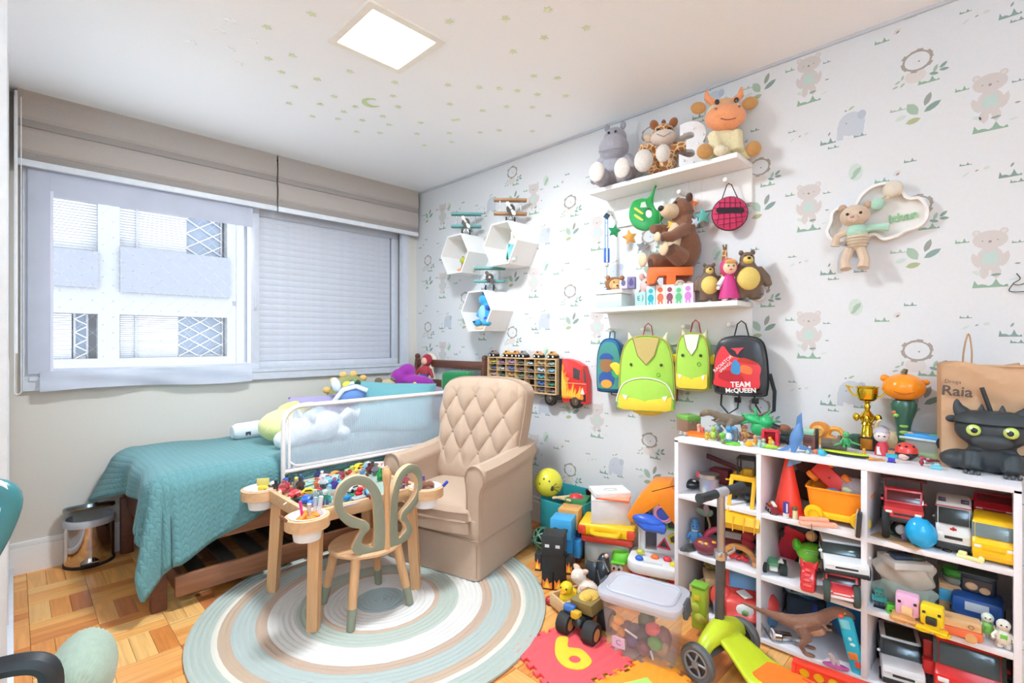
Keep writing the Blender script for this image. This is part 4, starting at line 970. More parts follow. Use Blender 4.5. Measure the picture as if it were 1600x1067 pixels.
# ---------------------------------------------------------------- on the lower wall shelf
def s2(px,x): q = onx(px,400,x); return Vector((x,q.y,S2))
def on(px,py,z): q = onz(px,py,z); return Vector((q.x,q.y,z))
KP = lambda h,k='',**kw: M(h,k,**kw)
t = T('storage_box','frosted pale green storage box with white lid at the left end of the lower shelf','box',s2(958,2.34),R90)
P(t,'tub',M('#cfe0dc','clear',.5,a=.85),bx(.17,.10,.072,(0,0,.037),bev=.008)); P(t,'lid',M('#edeae4','',.5),bx(.18,.11,.022,(0,0,.085),bev=.006))
t = T('plush_lion','small brown and tan plush lion lying on the frosted box','plush toy',s2(961,2.38)+Vector((0,0,.097)),R45)
P(t,'mane',M('#8d5a34','plush'),sp(.055,.03,.042,(0,.01,.04))); P(t,'face',M('#d19a5c','plush'),sp(.04,.03,.032,(.004,-.016,.034))); P(t,'muzzle',M('#dcae74','plush'),sp(.024,.016,.015,(0,-.042,.022)))
for x in (-.04,.04): P(t,'ear',M('#a9713f','plush'),sp(.014,.01,.014,(x,0,.075))); P(t,'eye','#2a1c14',sp(.004,at=(x*.4,-.043,.046)))
P(t,'nose','#3a241a',sp(.006,.005,.004,(0,-.058,.026)))
for px,x,c,c2,lab in ((975,2.31,'#d9d4e4','#6d6690','white block with a purple print lying on the frosted box'),(987,2.33,'#8a80ac','#5a5184','purple block with a darker figure print standing on the frosted box')):
    t = T('picture_block',lab,'block',s2(px,x)+Vector((0,0,.0965)),R45-.4); P(t,'block',M(c,'paper'),bx(.042,.042,.062 if px > 980 else .045,(0,0,.031 if px > 980 else .0225),bev=.002)); P(t,'print',M(c2,'paper'),pr(circ(.012,10,cz=.03,sz=1.4),.001,(0,-.0218,0)),pr(circ(.008,8,cz=.047 if px > 980 else .03),.001,(0,-.0222,0)))
def pblock(px,c,c2,w,h,lab,head=1):
    t = T('picture_block',lab,'block',s2(px,2.318),R90+.12,'wooden picture blocks'); P(t,'block',M(c,'paper'),bx(w,.038,h,(0,0,h/2),bev=.002))
    P(t,'print',M(c2,'paper'),pr(circ(w*.36,12,cz=h*.36,sz=1.25),.0012,(0,-.0195,0)),pr(circ(w*.27,12,cz=h*.74),.0012,(0,-.0197,0)),*[pr(rrect(w*.18,h*.16,.002,2,s*w*.17,h*.10),.0012,(0,-.0196,0)) for s in (-1,1)])
    return t
t = T('letter_block','mint block with dark letter strokes beside the frosted box','block',s2(1003,2.315),R90+.1); P(t,'block',M('#a9d4cd','paper'),bx(.058,.045,.07,(0,0,.035),bev=.002)); P(t,'print',M('#5f837f','paper'),tx('E',.036,(-.008,-.0235,.038),ext=.0006),tx('(',.036,(.014,-.0235,.038),(0,pi,0),ext=.0006))
pblock(1019,'#bfe3e6','#35a3b0',.046,.098,'picture block with a turquoise figure, right of the mint letter block')
pblock(1034,'#f3ddcb','#ea6a4a',.048,.10,'picture block with an orange figure in the row on the lower shelf')
pblock(1048.5,'#e7c8c4','#8a4a5e',.046,.098,'picture block with a maroon figure in the row on the lower shelf')
pblock(1062.5,'#bfe0c2','#63b07e',.046,.09,'picture block with a green figure in the row on the lower shelf')
pblock(1077,'#f2d6ee','#c97fc4',.048,.096,'picture block with a pink figure at the right end of the block row')
t = T('plush_pig','pale pink plush pig behind the mint and turquoise blocks','plush toy',s2(1014,2.40),R45-.2); PK = M('#e3bfb6','plush')
P(t,'body',PK,sp(.06,.05,.06,(0,0,.058)),sp(.05,.045,.045,(0,-.02,.11)),remesh=.005); P(t,'snout',M('#dfa9a4','plush'),sp(.03,.02,.024,(.0,-.062,.095)))
for x in (-.035,.035): P(t,'ear',M('#d8aca4','plush'),sp(.016,.01,.022,(x,0,.158),(0,x*10,0))); P(t,'eye','#2c2020',sp(.005,at=(x*.55,-.06,.125)))
t = T('letter_decoration','orange wooden letter T standing behind the picture blocks','letter',s2(1046,2.35),R45-.1,s=1.25); P(t,'letter',M('#ea6f1f','',.4),pr([(-.018,0),(.018,0),(.018,.115),(.085,.115),(.085,.15),(-.085,.15),(-.085,.085),(-.065,.085),(-.05,.115),(-.018,.115)],.07,bev=.002))
t = T('plush_sheep','cream curly plush toy behind the green and pink blocks','plush toy',s2(1069,2.40),R45); P(t,'body',M('#dcc6b0','plush'),sp(.055,.045,.045,(0,0,.045))); P(t,'head',M('#e3cdb8','plush'),sp(.03,.03,.03,(-.035,-.02,.095)),sp(.026,.02,.026,(.02,-.015,.095))); P(t,'hood',M('#d3b79e','plush'),ring(.02,.008,(-.035,-.04,.095),(pi/2,0,0)))
t = T('pink_letter_board','dusty pink wooden letter behind the orange T','letter',s2(1066,2.44),R90); P(t,'letter',M('#c9958e','',.5),bx(.09,.03,.15,(0,0,.075),bev=.004))
# big seated bear on the letter T
t = T('plush_bear','large brown plush bear in profile sitting on the orange letter T','plush toy',s2(1068,2.41)+Vector((0,0,.189)),radians(-118))
BB = M('#7f5138','plush'); BC = M('#d9bd98','plush')
P(t,'body',BB,sp(.085,.075,.115,(0,.01,.10)),sp(.07,.062,.08,(0,0,.21)),sp(.058,.058,.062,(0,-.015,.295)),tu([(-.06,-.03,.20),(-.07,-.10,.21),(-.05,-.15,.20)],[.032,.028,.024]),tu([(.06,-.03,.19),(.07,-.12,.14),(.06,-.17,.135)],[.032,.028,.026]),tu([(-.04,-.04,.04),(-.055,-.16,.035)],[.05,.042]),tu([(.04,-.04,.04),(.06,-.12,.075)],[.05,.04]),remesh=.006)
P(t,'muzzle',BC,sp(.042,.06,.038,(0,-.075,.285))); P(t,'belly',BC,sp(.05,.03,.08,(0,-.055,.15))); P(t,'nose','#221a1a',sp(.018,.014,.014,(0,-.134,.295)))
for x in (-.045,.045): P(t,'ear',M('#4e2f22','plush'),sp(.022,.014,.024,(x,.0,.35))); P(t,'eye','#1e1614',sp(.007,at=(x*.5,-.062,.325)))
P(t,'sole',BC,sp(.036,.014,.036,(-.056,-.203,.04))); P(t,'sole',BC,sp(.034,.014,.036,(.061,-.160,.082))); P(t,'palm',BC,sp(.024,.012,.024,(.06,-.195,.135)))
def figbear(px,x,s,lab):
    t = T('bear_figure',lab,'toy figure',s2(px,x),R45-.25,s=s); B = M('#6d5543','',.6); Y = M('#dcbd62','',.6)
    P(t,'body',B,sp(.30,.24,.33,(0,0,.42)),sp(.2,.18,.2,(0,0,.66)),sp(.15,.14,.16,(0,-.01,.86)),tu([(-.2,0,.68),(-.34,-.02,.45),(-.33,-.06,.30)],[.085,.085,.075],10),tu([(.2,0,.68),(.36,-.02,.47),(.40,-.05,.30)],[.085,.085,.075],10),tu([(-.14,0,.2),(-.15,-.02,.04)],[.13,.11],10),tu([(.14,0,.2),(.15,-.02,.04)],[.13,.11],10),remesh=.025)
    P(t,'belly',Y,sp(.22,.12,.24,(0,-.16,.45))); P(t,'muzzle',Y,sp(.10,.09,.09,(0,-.12,.83))); P(t,'nose','#1e1614',sp(.035,.03,.028,(0,-.215,.86)))
    for q in (-.11,.11): P(t,'ear',B,sp(.05,.035,.055,(q,0,1.0))); P(t,'eye','#1a1412',sp(.018,at=(q*.5,-.13,.92)))
figbear(1108,2.36,.183,'smaller brown bear figure with yellow belly beside the block row')
figbear(1167,2.39,.225,'larger brown bear figure with yellow belly at the right end of the lower shelf')
t = T('giraffe_figure','tall thin spotted giraffe figure behind the smaller bear','toy figure',s2(1125,2.425),radians(0)); GB = M('#8a6a4a','',.6)
P(t,'body',gm,sp(.05,.022,.03,(-.0,0,.105)),tu([(.03,0,.11),(.05,0,.19),(.062,0,.265)],[.02,.014,.012],8)); P(t,'head',GB,sp(.034,.014,.015,(.082,0,.272),(0,.12,0)),tu([(.06,.006,.275),(.056,.008,.295)],.004,5),tu([(.06,-.006,.275),(.056,-.008,.295)],.004,5))
for x in (-.035,.03):
    for y in (-.012,.012): P(t,'leg',GB,tu([(x,y,.10),(x,y,.004)],[.009,.007],8))
t = T('doll','little doll in magenta dress and headscarf between the two bears','doll',s2(1139,2.335),R45-.2); MG = M('#c22d77','',.6)
P(t,'dress',MG,la([(.046,.012),(.036,.06),(.027,.10),(.02,.12)],n=20),la([(0,.118),(.022,.118),(.018,.128),(0,.13)])); P(t,'scarf',M('#c43a6a','',.6),sp(.04,.038,.044,(0,.006,.158))); P(t,'face',M('#efc4a4','',.6),sp(.03,.024,.031,(0,-.018,.155))); P(t,'fringe',M('#d9a25a','',.6),sp(.026,.014,.012,(0,-.032,.18)))
for x in (-1,1): P(t,'sleeve',M('#e8e4ea','',.6),tu([(x*.022,0,.112),(x*.046,-.006,.075)],[.011,.012],8),sp(.009,at=(x*.048,-.008,.062))); P(t,'eye','#4f7a52',sp(.005,at=(x*.011,-.040,.16))); P(t,'shoe',M('#e6c9c2','',.6),sp(.014,.02,.009,(x*.02,-.012,.009)))
P(t,'mouth','#b5484e',sp(.007,.003,.003,(0,-.040,.143)))
t = T('toy_ring','pale round teether behind the larger bear at the shelf end','toy',s2(1183,2.44),R45); P(t,'ring',M('#cfc6c2','',.5),ring(.035,.007,(0,0,.042),(pi/2,0,0)))
# ---------------------------------------------------------------- hanging from the upper pegs
def hang(px,py,x): return onx(px,py,x)
t = T('pacifier_clip','blue and white beaded strap with a small star hanging from the leftmost peg','strap',hang(948,335,XW-.09),R45)
P(t,'clip',M('#2f4a60','',.4),bx(.03,.012,.03,(0,0,-.01),(0,.6,0),bev=.004)); P(t,'cord',M('#7fa6cf','fab'),tu([(-.009,0,-.02),(-.009,0,-.2)],.003,6),tu([(.006,0,-.02),(.006,0,-.2)],.003,6),tu([(0,0,-.30),(.002,0,-.43)],.0022,6))
P(t,'handle',M('#3f6fc0','',.3),bx(.034,.012,.085,(0,0,-.235),bev=.008)); P(t,'handle_stripe','#dfe9f4',bx(.008,.013,.08,(0,0,-.235))); P(t,'bead',M('#d9cdb6','',.4),sp(.013,at=(0,0,-.29))); P(t,'star',M('#3d7fc4','',.4),pr(star2(.02),.012,(.002,0,-.44),bev=.002))
def fstar(px,py,c,r,label,x=XW-.12,tilt=0):
    t = T('felt_star',label,'felt star',hang(px,py,x),R45,'felt stars strung between the pegs'); P(t,'star',M(c,'fab'),pr(star2(r,.5),.022,rot=(0,tilt,0),bev=.006)); P(t,'thread',M('#d9d4cc','fab'),tu([(0,.006,r*.6),(XW*0+.0,.02,r+.10),(.02,.05,r+.16)],.0008,4))
fstar(960,361,'#1f8f56',.038,'dark green felt star beside the blue strap',tilt=.2); fstar(984,371,'#e3a04a',.042,'amber felt star below the green half-mask',tilt=-.2); fstar(1032,357,'#1c8a52',.036,'dark green felt star between the green half-mask and the big bear',tilt=.15)
fstar(1050,352,'#eeb62f',.03,'yellow felt star at the chest of the big bear',tilt=.5); fstar(1078,319,'#ef7424',.045,'orange felt star above the head of the big bear',XW-.06,.12); fstar(1098,338,'#6cc0b4',.042,'turquoise felt star behind the back of the big bear',XW-.07,-.1); fstar(1003,386,'#d3dae4',.036,'pale grey felt star below the green half-mask',XW-.03,.2); fstar(1086,347,'#c9d6ea',.026,'pale blue felt star just left of the turquoise one',XW-.09,.4)
t = T('party_mask','green half-moon mask with yellow stripes on the third peg from the right','mask',hang(1010,334,XW-.12),R45-.1); GM = M('#25a04a','',.35)
P(t,'mask',GM,pr(catmull([(-.075,.06),(-.03,.08),(.01,.085),(.05,.15),(.035,.07),(.05,.02),(.105,.0),(.085,-.03),(.06,-.06),(-.0,-.09),(-.06,-.07),(-.09,-.01)],5),.03,bev=.008,holes=[circ(.018,10,cx=.012,cz=.0,sz=1.3)])); P(t,'stripe',M('#d9d94a','',.4),*[pr(catmull([(-.06,.03-k*.035),(-.02,.0-k*.035),(-.03,-.005-k*.035),(-.065,.02-k*.035)],3),.006,(0,-.016,0)) for k in range(2)]); P(t,'tag','#dcead8',pr([(-.035,.03),(.0,.03),(-.01,.06),(-.03,.055)],.006,(0,-.016,0)))
t = T('round_bag','round crimson bag with dark band and checked lines on the right-hand upper peg','bag',hang(1140,334,XW-.06),R45-.35); RD = M('#c8325a','fab')
ov = circ(.078,28,sz=1.02); P(t,'pouch',RD,pr(ov,.03,bev=.01)); WB = M('#5d1f35','fab'); P(t,'line_print',WB,*[tu([(d,-.0165,-sqrt(.076 ** 2-d*d)),(d*.8,-.0165,sqrt(.076 ** 2-d*d))],.0015,4) for d in (-.055,-.028,0,.028,.055)],*[tu([(-sqrt(.076 ** 2-d*d),-.0165,d),(sqrt(.076 ** 2-d*d),-.0165,d*.8)],.0015,4) for d in (-.055,-.028,0,.028,.055)])
P(t,'binding',M('#3a1a28','fab'),tu([(a,-.002,b) for a,b in ov],.004,6,True)); P(t,'band',M('#2c2228','fab'),pr(rrect(.125,.026,.012,3,0,.012),.003,(0,-.0175,0),(0,.1,0)))
P(t,'cord',M('#2a2226','fab'),tu([(-.035,0,.07),(-.012,.0,.14),(-.004,.0,.146),(.008,0,.14),(.038,0,.066)],.0022,6))

# ---------------------------------------------------------------- backpacks under the lower shelf
def bag_out(w,h,top=.8,rt=.45):
    return catmull([(-w/2*.96,.02),(-w*.38,0),(w*.38,0),(w/2*.96,.02),(w/2,h*.3),(w/2*.93,h*.7),(w/2*top*.75,h*.94),(0,h),(-w/2*top*.75,h*.94),(-w/2*.93,h*.7),(-w/2,h*.3)],4)
def scl(pts,k,dz=0): return [(a*k,b*k+dz) for a,b in pts]
t = T('backpack','small blue and green backpack with teal loop on the leftmost lower peg','backpack',hang(956,611,XW-.07),R90+.2)
o1 = bag_out(.155,.30); P(t,'body',M('#2f6aa0','fab'),pr(o1,.09,bev=.02)); P(t,'front_panel',M('#4a8f86','fab'),pr(scl(o1,.88,.018),.006,(0,-.046,0)))
P(t,'print',M('#32559a','fab'),pr(circ(.048,14,cx=-.012,cz=.07,sz=1.0),.003,(0,-.0495,0))); P(t,'print_patch',M('#32559a','fab'),pr(circ(.042,14,0,pi,-.012,.185,1,.8),.003,(0,-.0505,0))); P(t,'print_patch',M('#9a6a44','fab'),pr(circ(.04,14,cx=-.012,cz=.15),.003,(0,-.050,0))); P(t,'print_patch',M('#e39a3a','fab'),pr(circ(.034,12,cx=-.012,cz=.045,sz=.7),.003,(0,-.0508,0))); P(t,'print_patch',M('#4fb06a','fab'),pr(circ(.026,12,cx=.045,cz=.11,sz=1.2),.003,(0,-.0498,0)))
P(t,'zip_trim',M('#1d3f63','fab'),tu([(a,-.03,b) for a,b in o1],.004,6,True)); P(t,'loop',M('#2a8b92','fab'),tu([(-.016,0,.29),(-.014,.01,.335),(.0,.012,.35),(.014,.01,.335),(.016,0,.29)],.008,6,flat=.4)); P(t,'strap',M('#24527c','fab'),tu([(-.03,.045,.02),(-.02,.05,-.025),(.02,.05,-.03),(.04,.045,.01)],.007,6,flat=.4))
def dragonbag(name,label,loc,w,h,dpt,rz,pocket):
    t = T('backpack',label,'backpack',loc,rz); LG = M('#a6cf4e','fab'); YL = M('#f0cb3c','fab'); GO = M('#c4ab66','fab',rough=.5)
    o1 = bag_out(w,h,.85); P(t,'body',LG,pr(o1,dpt,bev=dpt*.25)); P(t,'piping',M('#b4a44c','fab'),tu([(a*.99,-dpt*.42,b*.995) for a,b in o1],.0035,6,True))
    P(t,'crest',GO if pocket else M('#ece4d2','fab'),pr([(-w*.24,h*.965),(w*.24,h*.965),(w*.15,h*.72),(0,h*.60),(-w*.15,h*.72)],.004,(0,-dpt/2-.002,0)),ang=20); P(t,'crest_seam',M('#7a6a3a','fab'),tu([(-w*.24,-dpt/2-.004,h*.96),(-w*.15,-dpt/2-.004,h*.72),(0,-dpt/2-.004,h*.60),(w*.15,-dpt/2-.004,h*.72),(w*.24,-dpt/2-.004,h*.96)],.0018,5))
    for s in (-1,1): P(t,'eye',M('#3a4420','',.3),sp(.008,.004,.008,(s*w*.27,-dpt/2-.003,h*.6))); P(t,'ear',YL,pr(catmull([(s*w*.42,h*.52),(s*w*.58,h*.62),(s*w*.7,h*.58),(s*w*.62,h*.5),(s*w*.55,h*.44)],4),.012,(0,-dpt*.1,0),bev=.003)); P(t,'horn',M('#e6dcb8','fab'),cy(.016,.045,(s*w*.33,-.0,h*.985),(0,s*.3,0),r2=.003))
    if pocket:
        po = catmull([(-w*.5,.03),(-w*.42,0),(w*.42,0),(w*.5,.03),(w*.5,h*.16),(w*.36,h*.36),(0,h*.43),(-w*.36,h*.36),(-w*.5,h*.16)],4)
        o = P(t,'pocket',LG,pr(po,.04,(0,-dpt/2-.02,-.005),bev=.012)); yy = -dpt / 2 - .042; P(o,'pocket_zip',M('#e9e6cf','fab'),tu([(a,-dpt/2-.036,b-.001) for a,b in po[16:]],.004,6)); P(t,'tongue',YL,sp(w*.3,.03,.03,(0,-.01,-.01)))
    else: yy = -dpt / 2 - .003
    zc = h * (.2 if pocket else .27)
    P(t,'jaw',YL,pr([(-w*.46,.012),(-w*.38,.002),(w*.38,.002),(w*.46,.012),(w*.47,zc),(w*.2,zc*.8),(w*.06,zc*.72),(0,zc*.6),(-w*.06,zc*.72),(-w*.2,zc*.8),(-w*.47,zc)],.004,(0,yy,-.005 if pocket else .004),bev=.001))
    for s in (-1,1): P(t,'tooth',M('#f4f1e6','fab'),pr([(s*w*.4,zc),(s*w*.3,zc*.92),(s*w*.35,zc*.62)],.004,(0,yy-.003,0)))
    P(t,'nostril',M('#7fae34','fab'),ring(.009,.002,(w*.22,-dpt/2-.002,h*.45 if not pocket else h*.47),(pi/2,0,0),12,5))
    P(t,'loop',M('#b8323c','fab'),tu([(-.028,.02,h*.97),(-.016,.02,h+.05),(0,.02,h+.065),(.016,.02,h+.05),(.026,.02,h*.97)],.007,6,flat=.4))
    P(t,'strap',M('#a83a34','fab'),tu([(w*.44,dpt*.4,h*.5),(w*.53,dpt*.3,h*.42),(w*.5,dpt*.4,h*.1)],.008,6,flat=.5))
    return t
dragonbag('a','larger lime green monster-face backpack with gold crest and yellow jaw',hang(1012,637,XW-.11),.285,.385,.11,R90+.35,1)
dragonbag('b','smaller lime green monster-face bag with pale crest, between the larger one and the red-black bag',hang(1085,608,XW-.07),.165,.285,.08,R90+.1,0)
t = T('backpack','red and black hard-shell backpack with white lettering and dangling black straps','backpack',hang(1157,616,XW-.09),R90+.12)
w,h = .232,.27; o1 = bag_out(w,h,.95); DB = M('#2b2a2e','',.35); P(t,'shell',DB,pr(o1,.11,bev=.03))
P(t,'red_panel',M('#d8343c','',.35),pr(catmull([(-w*.40,.04),(w*.33,.03),(w*.40,.09),(w*.40,h*.52),(w*.1,h*.62),(-w*.12,h*.68),(-w*.28,h*.84),(-w*.42,h*.6),(-w*.43,h*.3)],4),.005,(0,-.0555,0),bev=.001))
P(t,'print',M('#b5222c','',.35),pr(catmull([(-w*.33,h*.27),(w*.06,h*.20),(w*.10,h*.32),(-w*.1,h*.42),(-w*.32,h*.38)],4),.003,(0,-.0585,0))); P(t,'print_patch',M('#3f88b8','',.4),pr(catmull([(-w*.12,h*.40),(w*.03,h*.36),(w*.05,h*.52),(-w*.06,h*.6)],4),.003,(0,-.0587,0))); P(t,'print_patch',M('#e8703a','',.4),pr(catmull([(w*.02,h*.42),(w*.24,h*.36),(w*.26,h*.47),(w*.1,h*.52)],4),.003,(0,-.0586,0))); P(t,'print_patch',M('#b5301f','',.4),pr(catmull([(w*.0,h*.58),(w*.36,h*.53),(w*.34,h*.57),(w*.1,h*.64)],4),.003,(0,-.0584,0)))
P(t,'lettering',M('#f2ece8','',.5),tx('TEAM',.034,(w*.06,-.060,h*.185),(0,-.06,0),.0008,.0008),tx('McQUEEN',.029,(w*.06,-.060,h*.085),(0,-.06,0),.0008,.0008)); P(t,'lettering',M('#f2ece8','',.5),tx('RADIATOR',.022,(-w*.27,-.0605,h*.53),(0,-.75,0),.0008),tx('SPRINGS',.018,(-w*.22,-.0605,h*.475),(0,-.75,0),.0008))
P(t,'badge',M('#c9404a','',.4),pr([(-.03,0),(.03,0.004),(.012,-.012),(0,-.03),(-.01,-.012)],.003,(.0,-.0575,h*.80)))
P(t,'zip_trim',M('#1b1b1d','fab'),tu([(a,-.0,b) for a,b in o1],.006,6,True)); BKF = M('#25282b','fab'); P(t,'loop',BKF,tu([(-.034,.02,h*.97),(-.018,.02,h+.06),(0,.02,h+.075),(.018,.02,h+.06),(.034,.02,h*.97)],.008,6,flat=.4))
P(t,'strap',BKF,tu([(-.09,.03,.01),(-.095,.03,-.06),(-.06,.03,-.10),(-.02,.03,-.07),(-.01,.03,.01)],.011,6,flat=.35)); P(t,'strap',BKF,tu([(.05,.03,.01),(.06,.03,-.05),(.09,.03,-.10),(.135,.03,-.07),(.14,.02,.02),(.12,.02,.10)],.011,6,flat=.35)); P(t,'strap_adjuster',M('#17181a','',.3),bx(.03,.01,.025,(-.018,.025,-.03),bev=.003),bx(.03,.01,.025,(.058,.025,-.03),bev=.003))

# ---------------------------------------------------------------- cloud frame with crochet bear
def cw(px,py): q = onx(px,py,XW-.02); return q
c0 = cw(1372,342)
def cl(pts): return [(c0.y-cw(a,b).y,cw(a,b).z-c0.z) for a,b in pts]
t = T('cloud_frame','white cloud-shaped box frame with a green name inside, on the patterned wall','wall decoration',(XW,c0.y,c0.z),R90)
co = catmull(cl([(1291,363),(1297,348),(1300,332),(1316,322),(1334,322),(1345,305),(1363,291),(1388,285),(1408,293),(1420,308),(1438,308),(1450,322),(1450,342),(1436,356),(1415,363),(1402,371),(1380,376),(1366,368),(1350,376),(1318,378),(1300,377)]),4)
ci = inset(co,.011)
P(t,'rim',M('#f1ebe6','paint',.5),pr(co,.035,(0,-.018,0),holes=[ci])); P(t,'panel',M('#ece6e0','paint'),pr([(a*.97,b*.95) for a,b in co],.006,(0,-.004,0)))
P(t,'name',M('#8fc08a','',.5),tx('Ithan',.046,(*[(a,-.009,b) for a,b in cl([(1411,338)])][0],),(0,-.1,0),.004,.0006))
t = T('crochet_bear','crocheted beige bear in mint striped top hanging on the cloud frame','soft toy',(XW-.045,cw(1338,340).y,cw(1338,340).z),R90+.1,s=1.12)
CB = M('#dcc0a6','plush',s=420); CM_ = M('#b5dcc4','plush',s=420)
P(t,'head',CB,sp(.047,.036,.04,(0,-.012,0)),sp(.02,.018,.016,(-.004,-.045,-.016))); P(t,'torso',M('#dfc9ae','plush',s=420),sp(.034,.03,.045,(.008,-.008,-.085))); P(t,'top',CM_,sp(.034,.031,.03,(.006,-.009,-.058)))
for k in range(5): P(t,'stripe',M('#b9a388','fab'),ring(.0345*(1-.05*(k-2) ** 2),.0012,(.008,-.008,-.072-k*.011),n=18,m=4))
for s in (-1,1): P(t,'ear',M('#c09c80','plush',s=420),sp(.014,.01,.014,(s*.038,0,.036))); P(t,'eye','#2b1f1c',sp(.005,at=(s*.02,-.047,.002))); P(t,'arm',CM_ if s > 0 else CB,tu([(s*.025,-.01,-.055),(s*.055,-.014,-.07 if s < 0 else-.05),(s*.062 if s < 0 else .10,-.014,-.105 if s < 0 else-.055)],[.013,.012,.015],8)); P(t,'leg',CB,tu([(s*.018,-.012,-.12),(s*.03,-.02,-.165),(s*.026,-.03,-.195)],[.016,.016,.019],8))
P(t,'nose','#c08a80',sp(.007,.005,.005,(-.004,-.062,-.012)))
t = T('crochet_balloon','mint and cream crocheted balloon inside the cloud frame','soft toy',(XW-.03,cw(1372,318).y,cw(1372,318).z),R90)
P(t,'basket',CM_,sp(.024,.02,.026,(0,-.006,-.005),(0,.35,0))); P(t,'balloon',M('#e6d9c6','plush',s=420),sp(.034,.02,.034,(.05,-.006,.045))); P(t,'rope',M('#d9cbb2','fab'),tu([(.01,-.006,.012),(.03,-.006,.03)],.006,6),sp(.008,at=(.036,-.01,.012)))
# bent wire ornament cut by the right edge
t = T('wire_ornament','dark bent wire ornament on the wall, cut by the right edge','wall decoration',onx(1596,440,XW-.01),R90)
P(t,'wire',M('#54504c','metal'),tu(catmull([(-.012,0,.03),(-.003,0,.01),(-.02,0,-.005),(.0,0,-.01),(.03,0,.01),(.02,0,.035)],5,False),.0016,6),tu(catmull([(-.02,0,-.005),(-.03,0,-.03),(.0,0,-.035),(.04,0,-.03)],5,False),.0016,6))
# ================================================================ white cube cabinet
KX,KB,KY0,KY1,KT = 2.09,2.45,-.05,1.037,.777
LM = M('#f1eef2','paint',.45)
cb_ = T('cube_cabinet','white nine-cube toy cabinet against the patterned wall','cabinet',((KX+KB)/2,(KY0+KY1)/2,0),R90)
kw_,kd = KY1 - KY0,KB - KX
P(cb_,'top',LM,bx(kw_,kd,.018,(0,0,KT-.009),bev=.001)); P(cb_,'bottom',LM,bx(kw_,kd,.018,(0,0,.022),bev=.001)); P(cb_,'back',M('#d9d6da','paint'),bx(kw_-.004,.006,KT-.03,(0,kd/2-.004,.395)))
lx = lambda y: (KY0+KY1) / 2 - y
DV = [1.028,.681,.3345,-.041]
for y in (DV[0],DV[3]): P(cb_,'side',LM,bx(.018,kd,KT-.031,(lx(y),0,.031+(KT-.049)/2),bev=.001))
for y in DV[1:3]: P(cb_,'divider',LM,bx(.018,kd-.008,KT-.05,(lx(y),-.004,.031+(KT-.049)/2),bev=.001))
for a,b in zip(DV,DV[1:]):
    for z in (.528,.280): P(cb_,'shelf',LM,bx(a-b-.018,kd-.008,.018,((lx(a)+lx(b))/2,-.004,z-.009),bev=.001))
for x in (-kw_/2+.05,kw_/2-.05):
    for y in (-.12,.12): P(cb_,'foot',M('#3a3a3c','rub'),cy(.015,.013,(x,y,.0065)))
